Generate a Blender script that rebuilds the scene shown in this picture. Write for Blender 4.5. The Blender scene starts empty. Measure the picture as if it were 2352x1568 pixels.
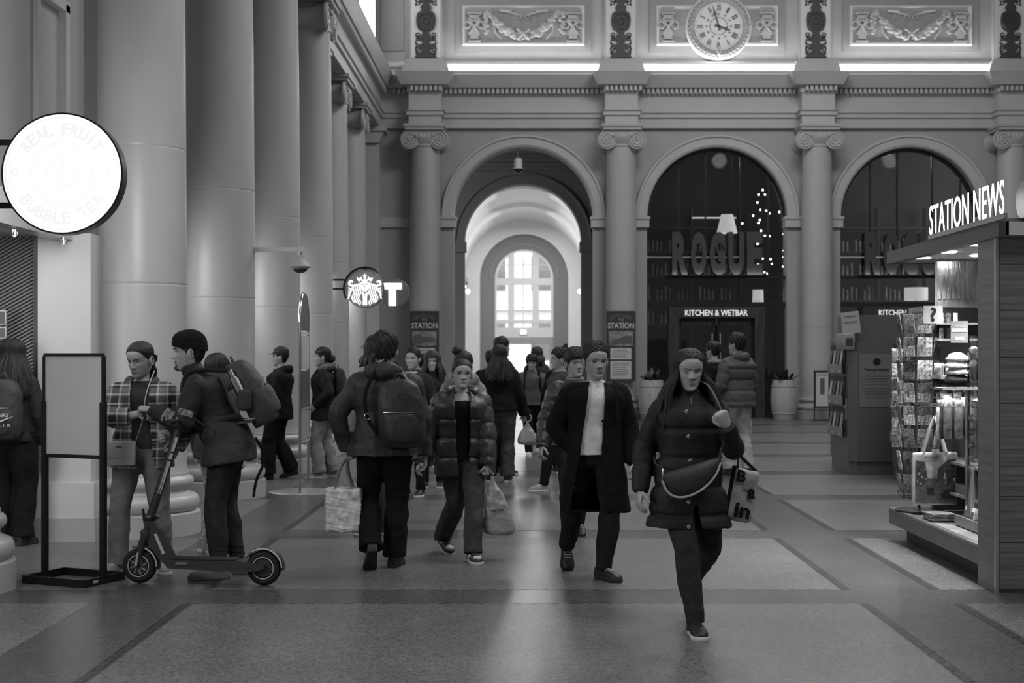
import bpy, bmesh, math, random
import numpy as np
from mathutils import Vector, Matrix, noise
random.seed(7)
rng = np.random.default_rng(11)
PI = math.pi
sc = bpy.context.scene
C = sc.collection

# ------------------------------------------------------------ camera
F, CX, CY, HC = 3200.0, 1210.0, 811.0, 1.6
cam_d = bpy.data.cameras.new('camera'); cam = bpy.data.objects.new('camera', cam_d); C.objects.link(cam)
cam.location = (0, 0, HC); cam.rotation_euler = (PI/2, 0, 0)
cam_d.sensor_width = 36; cam_d.lens = F/2352*36
cam_d.shift_x = -(CX-1176)/2352; cam_d.shift_y = (CY-784)/2352
cam_d.clip_end = 300
cam_d.dof.use_dof = True; cam_d.dof.focus_distance = 10.2; cam_d.dof.aperture_fstop = 3.6
sc.camera = cam
sc.view_settings.view_transform = 'Standard'; sc.view_settings.look = 'None'
sc.view_settings.gamma = 1.0; sc.view_settings.use_curve_mapping = False
sc.view_settings.exposure = 0.52

# ------------------------------------------------------------ sky (overcast daylight) and big lights
world = bpy.data.worlds.new('world'); sc.world = world; world.use_nodes = True
bg = world.node_tree.nodes['Background']; bg.inputs[0].default_value = (1, 1, 1, 1); bg.inputs[1].default_value = 3.0

def area(name, loc, rot, sx, sy, power, spread=PI):
    d = bpy.data.lights.new(name, 'AREA'); d.shape = 'RECTANGLE'; d.size = sx; d.size_y = sy
    d.energy = power; d.spread = spread
    o = bpy.data.objects.new(name, d); C.objects.link(o); o.location = loc; o.rotation_euler = rot
    return o
def point(name, loc, power, r=.05):
    d = bpy.data.lights.new(name, 'POINT'); d.energy = power; d.shadow_soft_size = r
    o = bpy.data.objects.new(name, d); C.objects.link(o); o.location = loc; return o
def spot(name, loc, target, power, angle=1.2, blend=.6, r=.05):
    d = bpy.data.lights.new(name, 'SPOT'); d.energy = power; d.spot_size = angle; d.spot_blend = blend; d.shadow_soft_size = r
    o = bpy.data.objects.new(name, d); C.objects.link(o); o.location = loc
    o.rotation_euler = (Vector(target)-Vector(loc)).to_track_quat('-Z', 'Y').to_euler(); return o

# hall: rows of ceiling lights high above, daylight from the clerestory on both long sides
for y, pw, spr in ((2.0, 380, 2.1), (13.0, 400, 2.3), (24.5, 640, PI)):
    area('ceiling_light', (5.2, y, 12.9), (0, 0, 0), 6.0, 4.0, pw, spr)
area('clerestory_daylight', (-3.55, 16, 11.0), (0, -PI/2, 0), 3.0, 26, 260)
area('clerestory_daylight', (13.2, 12, 11.0), (0, PI/2, 0), 3.0, 30, 210)
# left side: light of the shop fronts, and added unseen lamps
area('shop_side_light', (-4.3, 10.6, 2.6), (0, 0, 0), .5, 1.8, 9)
area('shop_side_light', (-4.3, 5.5, 2.6), (0, -PI/2.4, 0), 1.4, 3.5, 85)  # unseen lamp added out of view to light the columns from the front
for y in (13.95, 17.1, 20.3): area('shop_side_light', (-4.2, y, 2.5), (0, -PI/2.6, 0), .8, 1.6, 19)  # unseen lamps added between the columns to brighten their lower shafts
area('shop_side_light', (-4.2, 29.5, 2.9), (0, -PI/4, 0), .6, 4.0, 60)
# passage behind the arch
area('passage_light', (-.1, 52, 7.2), (0, 0, 0), 1.6, 16, 520)

# ------------------------------------------------------------ helpers
def W(px, py, Y):
    return Vector(((px-CX)*Y/F, Y, HC+(CY-py)*Y/F))
def gY(py):
    return F*HC/(py-CY)
def WX(px, Y): return (px-CX)*Y/F
def WZ(py, Y): return HC+(CY-py)*Y/F

_M = {}
def mat(name, v=.5, rough=.6, metal=0., spec=.5, noise_amt=0., nscale=8., bump=0., bscale=60., emit=0., stretch=None, coat=0.):
    """grey procedural material with tonal noise and fine bump"""
    if name in _M: return _M[name]
    m = bpy.data.materials.new(name); m.use_nodes = True; nt = m.node_tree; N = nt.nodes; L = nt.links
    b = N['Principled BSDF']
    b.inputs['Base Color'].default_value = (v, v, v, 1); b.inputs['Roughness'].default_value = rough
    b.inputs['Metallic'].default_value = metal; b.inputs['Specular IOR Level'].default_value = spec
    if coat: b.inputs['Coat Weight'].default_value = coat; b.inputs['Coat Roughness'].default_value = .15
    if emit:
        b.inputs['Emission Color'].default_value = (1, 1, 1, 1); b.inputs['Emission Strength'].default_value = emit
    if noise_amt or bump:
        tc = N.new('ShaderNodeTexCoord'); src = tc.outputs['Object']
        if stretch:
            mp = N.new('ShaderNodeMapping'); mp.inputs['Scale'].default_value = stretch; L.new(src, mp.inputs[0]); src = mp.outputs[0]
        if noise_amt:
            n = N.new('ShaderNodeTexNoise'); n.inputs['Scale'].default_value = nscale; n.inputs['Detail'].default_value = 5
            L.new(src, n.inputs['Vector'])
            r = N.new('ShaderNodeMapRange'); r.inputs[1].default_value = .3; r.inputs[2].default_value = .7
            r.inputs[3].default_value = v*(1-noise_amt); r.inputs[4].default_value = v*(1+noise_amt)
            L.new(n.outputs[0], r.inputs[0]); L.new(r.outputs[0], b.inputs['Base Color'])
        if bump:
            n2 = N.new('ShaderNodeTexNoise'); n2.inputs['Scale'].default_value = bscale; n2.inputs['Detail'].default_value = 3
            L.new(src, n2.inputs['Vector'])
            bp = N.new('ShaderNodeBump'); bp.inputs['Strength'].default_value = bump; bp.inputs['Distance'].default_value = .01
            L.new(n2.outputs[0], bp.inputs['Height']); L.new(bp.outputs[0], b.inputs['Normal'])
    _M[name] = m
    return m

class MB:
    """collects verts and faces of ONE part"""
    def __init__(s): s.v = []; s.f = []; s.mi = []; s.cur = 0; s.sm = []
    def add(s, vs, fs, smooth=False):
        o = len(s.v); s.v += [tuple(p) for p in vs]
        for f in fs: s.f.append([i+o for i in f]); s.mi.append(s.cur); s.sm.append(smooth)
        return s
    def box(s, x0, x1, y0, y1, z0, z1, M=None):
        vs = [Vector(p) for p in ((x0,y0,z0),(x1,y0,z0),(x1,y1,z0),(x0,y1,z0),(x0,y0,z1),(x1,y0,z1),(x1,y1,z1),(x0,y1,z1))]
        if M is not None: vs = [M@p for p in vs]
        return s.add(vs, [(0,3,2,1),(4,5,6,7),(0,1,5,4),(1,2,6,5),(2,3,7,6),(3,0,4,7)])
    def cbox(s, c, sz, M=None):
        return s.box(c[0]-sz[0]/2, c[0]+sz[0]/2, c[1]-sz[1]/2, c[1]+sz[1]/2, c[2]-sz[2]/2, c[2]+sz[2]/2, M)
    def rbox(s, c, sz, r=.01, M=None, n=3):
        """box with rounded vertical edges and softened top/bottom"""
        hx, hy, hz = sz[0]/2, sz[1]/2, sz[2]/2; r = min(r, hx*.98, hy*.98, hz*.98)
        ring = []
        for q in range(4):
            cx, cy = ((hx-r, hy-r), (-hx+r, hy-r), (-hx+r, -hy+r), (hx-r, -hy+r))[q]
            for i in range(n+1):
                a = (q+i/n)*PI/2; ring.append((cx, cy, math.cos(a), math.sin(a)))
        lv = [(-hz, 0.0)] + [(-hz+r*(1-math.cos(t)), math.sin(t)) for t in (PI/4, PI/2)] + [(hz-r*(1-math.cos(t)), math.sin(t)) for t in (PI/2, PI/4)] + [(hz, 0.0)]
        rings = [[Vector((c[0]+p[0]+p[2]*r*k, c[1]+p[1]+p[3]*r*k, c[2]+z)) for p in ring] for z, k in lv]
        if M is not None: rings = [[M@p for p in rg] for rg in rings]
        return s.loft(rings, True, True, smooth=True)
    def loft(s, rings, cap0=True, cap1=True, smooth=True, closed=True):
        n = len(rings[0]); o = len(s.v); fs = []
        for r in rings: s.v += [tuple(p) for p in r]
        for i in range(len(rings)-1):
            for j in range(n if closed else n-1):
                k = (j+1) % n
                fs.append((o+i*n+j, o+i*n+k, o+(i+1)*n+k, o+(i+1)*n+j))
        if cap0: fs.append(tuple(o+j for j in reversed(range(n))))
        if cap1: fs.append(tuple(o+(len(rings)-1)*n+j for j in range(n)))
        for f in fs: s.f.append(list(f)); s.mi.append(s.cur); s.sm.append(smooth)
        return s
    def lathe(s, prof, c=(0,0,0), n=24, M=None, smooth=True, cap=True, a0=0, a1=2*PI):
        full = abs(a1-a0-2*PI) < 1e-6
        m = n if full else n+1
        rings = []
        for r, z in prof:
            rg = [Vector((c[0]+r*math.cos(a0+(a1-a0)*i/n), c[1]+r*math.sin(a0+(a1-a0)*i/n), c[2]+z)) for i in range(m)]
            if M is not None: rg = [M@p for p in rg]
            rings.append(rg)
        return s.loft(rings, cap and full, cap and full, smooth, full)
    def cyl(s, p0, p1, r0, r1=None, n=12, smooth=True, cap=True):
        p0 = Vector(p0); p1 = Vector(p1); r1 = r0 if r1 is None else r1
        d = (p1-p0).normalized(); u = d.orthogonal().normalized(); w = d.cross(u)
        rings = [[p+(u*math.cos(2*PI*i/n)+w*math.sin(2*PI*i/n))*r for i in range(n)] for p, r in ((p0, r0), (p1, r1))]
        return s.loft(rings, cap, cap, smooth)
    def tube(s, pts, r, n=8, closed=False, cap=True, flat=None):
        pts = [Vector(p) for p in pts]; k = len(pts)
        rs = r if isinstance(r, (list, tuple)) else [r]*k
        rings = []; u = None
        for i in range(k):
            a = pts[i-1] if (i or closed) else pts[0]; b = pts[(i+1) % k] if (i < k-1 or closed) else pts[-1]
            d = (b-a)
            if d.length < 1e-9: d = Vector((0,0,1))
            d.normalize()
            if u is None: u = d.orthogonal().normalized()
            u = u-d*u.dot(d)
            if u.length < 1e-6: u = d.orthogonal()
            u.normalize(); w = d.cross(u)
            fa = flat if flat else 1.
            rings.append([pts[i]+(u*math.cos(2*PI*j/n)+w*math.sin(2*PI*j/n)*fa)*rs[i] for j in range(n)])
        if closed: rings.append(rings[0])
        return s.loft(rings, cap and not closed, cap and not closed)
    def sphere(s, c, r, n=12, m=8, sc=(1,1,1), M=None):
        prof = [(max(1e-4, math.sin(PI*i/m)), -math.cos(PI*i/m)) for i in range(m+1)]
        rings = []
        for rr, z in prof:
            rg = [Vector((c[0]+r*sc[0]*rr*math.cos(2*PI*j/n), c[1]+r*sc[1]*rr*math.sin(2*PI*j/n), c[2]+r*sc[2]*z)) for j in range(n)]
            if M is not None: rg = [M@p for p in rg]
            rings.append(rg)
        return s.loft(rings)
    def torus(s, c, R, r, axis='z', n=24, m=8, a0=0, a1=2*PI, sq=1.):
        full = abs(a1-a0-2*PI) < 1e-6; k = n if full else n+1
        pts = []
        for i in range(k):
            a = a0+(a1-a0)*i/n; x, y = R*math.cos(a), R*math.sin(a)*sq
            pts.append({'z': (x,y,0), 'y': (x,0,y), 'x': (0,x,y)}[axis])
        return s.tube([Vector(c)+Vector(p) for p in pts], r, m, closed=full)
    def prism(s, poly, y0, y1, M=None, smooth=False):
        """polygon in (x,z) extruded along y"""
        n = len(poly)
        vs = [Vector((p[0], y0, p[1])) for p in poly]+[Vector((p[0], y1, p[1])) for p in poly]
        if M is not None: vs = [M@p for p in vs]
        return s.add(vs, [tuple(range(n)), tuple(range(2*n-1, n-1, -1))]+[(i, i+n, (i+1) % n+n, (i+1) % n) for i in range(n)], smooth)
    def quad(s, a, b, c, d): return s.add([a, b, c, d], [(0,1,2,3)])
    def build(s, name, m, parent=None, fix=True):
        me = bpy.data.meshes.new(name); me.from_pydata(s.v, [], s.f)
        ms = m if isinstance(m, (list, tuple)) else [m]
        for q in ms: me.materials.append(q)
        if len(ms) > 1: me.polygons.foreach_set('material_index', s.mi)
        me.polygons.foreach_set('use_smooth', s.sm)
        if fix:
            bm = bmesh.new(); bm.from_mesh(me); bmesh.ops.recalc_face_normals(bm, faces=bm.faces)
            for e in bm.edges:
                if len(e.link_faces) == 2 and e.calc_face_angle(0) > .7: e.smooth = False
            bm.to_mesh(me); bm.free()
        me.update()
        o = bpy.data.objects.new(name, me); C.objects.link(o)
        if parent is not None: o.parent = parent
        return o

def tag(o, label=None, cat=None, group=None, kind=None):
    if label: o['label'] = label
    if cat: o['category'] = cat
    if group: o['group'] = group
    if kind: o['kind'] = kind
    return o
def struct(o): o['kind'] = 'structure'; return o
def empty(name, loc=(0,0,0), rz=0, label=None, cat=None, group=None):
    o = bpy.data.objects.new(name, None); C.objects.link(o); o.location = loc; o.rotation_euler = (0,0,rz)
    o.empty_display_size = .1
    return tag(o, label, cat, group)
def copy_tree(o, parent=None):
    c = o.copy(); C.objects.link(c); c.parent = parent
    for ch in list(o.children): copy_tree(ch, c)
    return c
def text(name, s, size, m, M, parent=None, extrude=.002, width=None, height=None, align='CENTER', shear=0, spacing=1., bold=0., smallw=None):
    """flat lettering turned into a mesh; M places the text plane (x right, y up)"""
    cu = bpy.data.curves.new(name, 'FONT'); cu.body = s; cu.size = size; cu.extrude = extrude; cu.align_x = align; cu.align_y = 'CENTER'
    cu.resolution_u = 3; cu.shear = shear; cu.space_character = spacing; cu.offset = bold
    t = bpy.data.objects.new(name, cu); C.objects.link(t)
    dg = bpy.context.evaluated_depsgraph_get()
    me = bpy.data.meshes.new_from_object(t.evaluated_get(dg)); bpy.data.objects.remove(t); bpy.data.curves.remove(cu)
    vs = np.empty(len(me.vertices)*3); me.vertices.foreach_get('co', vs); vs = vs.reshape(-1, 3)
    if width or height:
        lo = vs.min(0); hi = vs.max(0); mid = (lo+hi)/2
        if width: vs[:,0] = (vs[:,0]-mid[0])*width/max(1e-6, hi[0]-lo[0])
        if height: vs[:,1] = (vs[:,1]-mid[1])*height/max(1e-6, hi[1]-lo[1])
    A = np.array(M)
    vs = vs@A[:3,:3].T+A[:3,3]
    me.vertices.foreach_set('co', vs.astype(np.float32).ravel()); me.update()
    me.materials.clear(); me.materials.append(m)
    o = bpy.data.objects.new(name, me); C.objects.link(o)
    if parent is not None: o.parent = parent
    return o
def TM(loc, yaw=0.):
    """text plane upright, facing -Y (towards the camera) when yaw=0"""
    return Matrix.Translation(Vector(loc))@Matrix.Rotation(yaw, 4, 'Z')@Matrix.Rotation(PI/2, 4, 'X')
# ------------------------------------------------------------ structure: floor
def terrazzo(name, v, rough):
    m = bpy.data.materials.new(name); m.use_nodes = True; nt = m.node_tree; N = nt.nodes; L = nt.links; b = N['Principled BSDF']
    tc = N.new('ShaderNodeTexCoord')
    vo = N.new('ShaderNodeTexVoronoi'); vo.inputs['Scale'].default_value = 95; L.new(tc.outputs['Object'], vo.inputs['Vector'])
    no = N.new('ShaderNodeTexNoise'); no.inputs['Scale'].default_value = 1.3; no.inputs['Detail'].default_value = 6; L.new(tc.outputs['Object'], no.inputs['Vector'])
    sp = N.new('ShaderNodeSeparateColor'); L.new(vo.outputs['Color'], sp.inputs[0])
    r1 = N.new('ShaderNodeMapRange'); r1.inputs[3].default_value = v*.55; r1.inputs[4].default_value = v*1.55; L.new(sp.outputs[0], r1.inputs[0])
    r2 = N.new('ShaderNodeMapRange'); r2.inputs[1].default_value = .3; r2.inputs[2].default_value = .7; r2.inputs[3].default_value = .85; r2.inputs[4].default_value = 1.12; L.new(no.outputs[0], r2.inputs[0])
    mu = N.new('ShaderNodeMath'); mu.operation = 'MULTIPLY'; L.new(r1.outputs[0], mu.inputs[0]); L.new(r2.outputs[0], mu.inputs[1]); L.new(mu.outputs[0], b.inputs['Base Color'])
    b.inputs['Roughness'].default_value = rough; b.inputs['Specular IOR Level'].default_value = .48
    n3 = N.new('ShaderNodeTexNoise'); n3.inputs['Scale'].default_value = 30; L.new(tc.outputs['Object'], n3.inputs['Vector'])
    bp = N.new('ShaderNodeBump'); bp.inputs['Strength'].default_value = .05; bp.inputs['Distance'].default_value = .01; L.new(n3.outputs[0], bp.inputs['Height']); L.new(bp.outputs[0], b.inputs['Normal'])
    return m
m_band = terrazzo('terrazzo_dark', .060, .30); m_panel = terrazzo('terrazzo_mid', .10, .33); m_panel2 = terrazzo('terrazzo_light', .114, .33)
m_mosaic = mat('mosaic_black', .028, .4)
XL, XR, YB = -4.45, 13.6, 34.6
mb = MB().box(-16, 20, -8, 66, -.3, 0)
floor = struct(mb.build('floor', m_band))
PX = [(XL, -2.79), (-2.13, 2.12), (2.80, 7.05), (7.72, 12.0), (12.6, XR)]
for k in range(-3, 8):
    y0 = 9.43+3.15*k; y1 = y0+2.63
    for i, (x0, x1) in enumerate(PX):
        MB().box(x0, x1, y0, y1, -.02, .0012).build('terrazzo_panel', m_panel if i == 1 else m_panel2, floor)
for k, x in enumerate((-1.2, 0)):   # passage paving
    pass
# black mosaic borders
mo = MB()
def strip(x, y0, y1, w=.066):
    n = int((y1-y0)/.036)
    for i in range(n):
        y = y0+i*.036
        for j in range(2):
            xa = x+j*w/2+.004; yo = .009 if j else 0
            mo.quad((xa, y+yo, .0022), (xa+w/2-.005, y+yo+.004, .0022), (xa+w/2-.005, y+yo+.016, .0022), (xa, y+yo+.012, .0022))
def dash(y, x0, x1):
    n = int((x1-x0)/.06)
    for i in range(n):
        x = x0+i*.06; d = .007 if i % 2 else -.007
        mo.quad((x, y+d-.004, .0022), (x+.052, y+d-.004, .0022), (x+.056, y+d+.004, .0022), (x+.004, y+d+.004, .0022))
for k in range(-2, 5):
    y0 = 9.43+3.15*k; y1 = y0+2.63
    for x in (-2.13-.08, 2.125, 2.80-.08): strip(x, y0, y1)
    for y in (y0, y1):
        dash(y, -2.13, 2.12); dash(y, 2.8, 7.05)
tag(mo.build('mosaic_border', m_mosaic, floor, fix=False), kind='stuff')

# ------------------------------------------------------------ hall shell
m_wall = mat('wall_paint', .34, .55, noise_amt=.06, nscale=.8, bump=.03, bscale=40)
m_wall_d = mat('wall_paint_dark', .25, .55, noise_amt=.06, nscale=.8)
m_trim = mat('trim_paint', .44, .5, noise_amt=.05, nscale=1.5)
m_white = mat('white_paint', .7, .5, noise_amt=.04, nscale=1.0)
m_shade_w = mat('lobby_paint_shaded', .12, .6)  # wall paint made darker, the lobby's shade put into its colour
m_black = mat('black_metal', .012, .35)
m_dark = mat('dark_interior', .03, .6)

def arch_wall(mb, x0, x1, zt, ops, y0, y1, z0=0., n=28):
    """wall slab y0..y1 with round-arched openings ops=[(cx, half, spring)]"""
    xs = x0
    def slab(a, b, c, d):
        if b-a > 1e-4: mb.box(a, b, y0, y1, c, d)
    for cx, h, sp in ops:
        slab(xs, cx-h, z0, zt); xs = cx+h
        pts = [(cx-h*math.cos(PI*i/n), sp+h*math.sin(PI*i/n)) for i in range(n+1)]
        for (xa, za), (xb, zb) in zip(pts[:-1], pts[1:]):
            for y in (y0, y1): mb.quad((xa, y, za), (xb, y, zb), (xb, y, zt), (xa, y, zt))
            mb.quad((xa, y0, za), (xa, y1, za), (xb, y1, zb), (xb, y0, zb))
        mb.quad((cx-h, y0, zt), (cx+h, y0, zt), (cx+h, y1, zt), (cx-h, y1, zt))
    slab(xs, x1, z0, zt)
    return mb
def arch_ring(mb, cx, sp, prof, y, n=40, a0=0., a1=PI):
    """moulding swept around an arch; prof=[(radius, out)] (out is towards -y)"""
    rings = []
    for i in range(n+1):
        a = a0+(a1-a0)*i/n
        rings.append([(cx-r*math.cos(a), y-o, sp+r*math.sin(a)) for r, o in prof])
    return mb.loft(rings, True, True, smooth=False)
ACX = (-.08, 4.72, 9.52); AH, ASP = 1.735, 4.98
wb = arch_wall(MB(), XL, XR, 7.3, [(c, AH, ASP) for c in ACX], YB, YB+.5)
wall_back = struct(wb.build('wall_back', m_wall, fix=False))
MB().box(XL, XR, YB, YB+.5, 7.3, 13.2).build('attic_wall', m_trim, wall_back)
for c in ACX:
    mb = MB(); arch_ring(mb, c, ASP, [(AH, 0), (AH, .07), (AH+.05, .10), (AH+.22, .10), (AH+.24, .14), (AH+.29, .14), (AH+.31, .05), (AH+.31, 0)], YB)
    mb.build('archivolt', m_trim, wall_back)
    for s in (-1, 1):
        xa, xb = sorted((c+s*(AH-.05), c+s*(AH+.33)))
        MB().box(xa, xb, YB-.1, YB+.3, ASP-.26, ASP-.06).box(xa-.02, xb+.02, YB-.13, YB+.3, ASP-.06, ASP+.01).build('impost', m_trim, wall_back)
MB().box(XL, -2.8, YB-.06, YB+.1, ASP-.26, ASP-.02).build('string_course', m_trim, wall_back)

# entablature of back wall with breaks over the columns, swept profile
EP = [(0, 7.17), (.12, 7.17), (.12, 7.40), (.17, 7.42), (.17, 7.50), (.21, 7.53), (.12, 7.56), (.12, 7.95), (.16, 7.98), (.16, 8.12), (.30, 8.14), (.33, 8.2), (.42, 8.40), (.44, 8.44), (0, 8.44)]
def entab_x(mb, x0, x1, y):
    mb.loft([[(x, y-o, z) for o, z in EP] for x in (x0, x1)], smooth=False)
e = MB(); entab_x(e, -3.9, XR, YB)
trim_1 = struct(e.build('trim_1', m_trim))
COLX = [-2.49, 2.32, 7.13, 11.93]
for x in COLX:
    r = MB(); rings = []
    for o, z in EP[1:-1]:
        w = .40+o-.12; rings.append([(x-w, YB, z), (x-w, YB-o-.42, z), (x+w, YB-o-.42, z), (x+w, YB, z)])
    r.loft(rings, smooth=False)
    r.build('entablature_break', m_trim, trim_1)
d = MB()
xx = -3.3
while xx < XR:
    over = any(abs(xx-x) < .44 for x in COLX)
    yy = YB-.16-(.42 if over else 0)
    d.box(xx, xx+.068, yy-.11, yy+.02, 8.0, 8.115); xx += .116
tag(d.build('dentils', m_trim, trim_1), kind='stuff')

# attic: mouldings, pilaster strips, lit coves
def attic():
    p = [(0, 8.44), (.34, 8.44), (.34, 8.5), (.10, 8.52), (.10, 8.66), (.2, 8.68), (.2, 8.73), (.15, 8.74), (.15, 8.78), (.08, 8.82), (0, 8.82)]
    t = MB(); t.loft([[(x, YB-o, z) for o, z in p] for x in (-3.7, XR)], smooth=False)
    return struct(t.build('trim_2', m_white))
trim_2 = attic()
m_orn = mat('ornament_dark', .05, .5)
for x in COLX:
    b = MB().box(x-.40, x+.40, YB-.2, YB, 8.82, 12.6)
    b.prism([(x-.62, 8.45), (x+.62, 8.45), (x+.5, 8.78), (x+.42, 8.83), (x-.42, 8.83), (x-.5, 8.78)], YB-.42, YB)
    b.build('attic_pilaster', m_trim, wall_back)
    MB().box(x-.36, x+.36, YB-.215, YB-.19, 8.9, 12.4).build('pilaster_panel', m_white, wall_back)
    # dark candelabra ornament
    prof = [(9.72, 70), (9.76, 64), (9.8, 58), (9.86, 40), (9.92, 22), (9.98, 44), (10.05, 36), (10.09, 14), (10.14, 44), (10.24, 30), (10.34, 18), (10.4, 30), (10.44, 52), (10.56, 62), (10.66, 62), (10.78, 50), (10.84, 18), (10.9, 34), (10.98, 22), (11.04, 14), (11.08, 50), (11.14, 38), (11.2, 14), (11.4, 40), (11.8, 20), (12.2, 30)]
    prof = [((811-(p_y))/92.5+1.6, w) for p_y, w in ((137, 70), (133, 64), (129, 58), (124, 36), (120, 22), (114, 44), (106, 36), (102, 14), (96, 44), (88, 32), (80, 18), (76, 30), (72, 50), (62, 61), (48, 63), (36, 56), (29, 26), (24, 36), (18, 30), (13, 14), (9, 50), (5, 42), (0, 16), (-20, 40), (-60, 20), (-100, 40), (-150, 10))]
    k = .3827/92.5*.92
    o = MB(); o.prism([(x-w*k, z) for z, w in prof]+[(x+w*k, z) for z, w in reversed(prof)], YB-.27, YB-.2)
    zc = 1.6+(811-55)/92.5
    o.torus((x, YB-.27, zc), .2, .03, 'y', 20, 6); o.torus((x, YB-.27, zc), .08, .025, 'y', 14, 6)
    for s in (-1, 1):
        for py, rr in ((12, .045), (85, .05), (90, .035), (108, .03), (118, .04), (129, .035), (95, .03)):
            o.torus((x+s*.2, YB-.235, 1.6+(811-py)/92.5), rr, .013, 'y', 12, 5)
        for py in (5, 16, 104, 112, 122, 126): o.sphere((x+s*(.24 if py > 50 else .25), YB-.22, 1.6+(811-py)/92.5), .022, 8, 6, (1, .6, 1.4))
        for py in (103, 118): o.tube([(x+s*.24, YB-.23, 1.6+(811-py)/92.5+.08), (x+s*.26, YB-.23, 1.6+(811-py)/92.5), (x+s*.22, YB-.23, 1.6+(811-py)/92.5-.07)], .012, 5)
    o.build('pilaster_ornament', m_orn, wall_back)
m_tube = mat('tube_glow', .9, .4, emit=20)
for i, (xa, xb) in enumerate(((-1.95, 1.8), (2.85, 6.6), (7.65, 11.4))):
    t = empty('strip_light', ((xa+xb)/2, YB-.3, 8.5), 0, ('long white strip light in the cove under the first relief panel from the corner', 'long white strip light in the cove right below the clock', 'long white strip light in the cove above the news stand side arch')[i], 'light', 'cove lights')
    h = (xb-xa)/2
    MB().box(-h, h, -.06, .06, 0, .05).build('housing', m_trim, t)
    MB().cyl((-h+.03, 0, .09), (h-.03, 0, .09), .04, n=10).build('tube', m_tube, t)
# relief panels
m_relief = mat('relief_stone', .5, .6, noise_amt=.1, nscale=12)
m_relief_bg = mat('relief_ground', .36, .6, noise_amt=.12, nscale=10)
def hourglass(o, x, z, s=1.):
    y = YB-.1
    for dz, w in ((.33, .17), (.29, .13), (.22, .12), (.14, .1)): o.box(x-w, x+w, y-.05, y+.02, z+dz*s-.03, z+dz*s+.03)
    for t in (-1, 1):
        o.tube([(x+t*.13, y, z+.2*s), (x+t*.02, y-.03, z), (x-t*.13, y, z-.24*s)], .04, 6)
        o.torus((x+t*.17, y, z+.02), .085, .035, 'y', 12, 6)
        o.box(x+t*.05-.05, x+t*.05+.05, y-.04, y, z-.33, z-.1)
    o.box(x-.16, x+.16, y-.05, y+.02, z-.4, z-.36)
def relief(cx, clock=False):
    zc = 1.6+(811-60)/92.5
    w2 = 1.68
    MB().box(cx-w2, cx+w2, YB-.05, YB, zc-.66, zc+.66).build('panel_slab', m_wall, wall_back)
    fr = MB(); iw, ih = 1.52, .5
    rings = []
    for (o_, g) in ((.05, 0), (.12, .02), (.12, .05), (.06, .10), (.05, .12)):
        rings.append([(cx-iw+g, YB-o_, zc-ih+g), (cx+iw-g, YB-o_, zc-ih+g), (cx+iw-g, YB-o_, zc+ih-g), (cx-iw+g, YB-o_, zc+ih-g)])
    fr.loft(rings, False, False, smooth=False); fr.build('panel_frame', m_white, wall_back)
    MB().box(cx-iw+.11, cx+iw-.11, YB-.07, YB-.05, zc-ih+.11, zc+ih-.11).build('panel_field', m_relief_bg, wall_back)
    o = MB(); y = YB-.1
    for s in (-1, 1): hourglass(o, cx+s*1.22, zc-.02, .9)
    if not clock:
        for s in (-1, 1):
            # draped garland made of leaf clumps
            for i in range(26):
                t = i/25; xx = cx+s*(.88-t*.84); zz = zc+.34-.62*math.sin(t*PI/2)**.9
                rr = .05+.05*math.sin(PI*min(1, t*1.15))
                for q in range(3):
                    o.sphere((xx+random.uniform(-.03, .03), y-random.uniform(0, .04), zz+random.uniform(-.06, .06)*(.6+t)), rr*random.uniform(.55, .9), 7, 5, (1.2, .6, .8))
            o.tube([(cx+s*.16, y-.05, zc-.36), (cx-s*.16, y-.05, zc-.1)], .03, 6)
            # hanging pendant drop
            for i in range(12):
                o.sphere((cx+s*(.95+random.uniform(-.05, .05)), y-.02, zc+.3-i*.045), .05, 7, 5, (1.2, .6, .9))
            o.tube([(cx+s*.82, y, zc+.36), (cx+s*.74, y-.02, zc+.1), (cx+s*.7, y, zc-.18), (cx+s*.56, y, zc-.34)], .02, 6)
            o.tube([(cx+s*.6, y, zc+.36), (cx+s*.3, y, zc+.33)], .045, 6)
            o.tube([(cx+s*.3, y, zc+.3), (cx+s*.12, y, zc+.26)], .03, 6)
            o.torus((cx+s*.1, y, zc+.2), .05, .015, 'y', 10, 5)
            o.torus((cx+s*.86, y, zc+.3), .07, .03, 'y', 12, 6)
    o.build('relief_carving', m_relief, wall_back)
for i, c in enumerate(ACX): relief(c, i == 1)
MB().box(-3.62, -3.05, YB-.03, YB, 9.1, 12).build('panel_slab', m_wall, wall_back)

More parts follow.
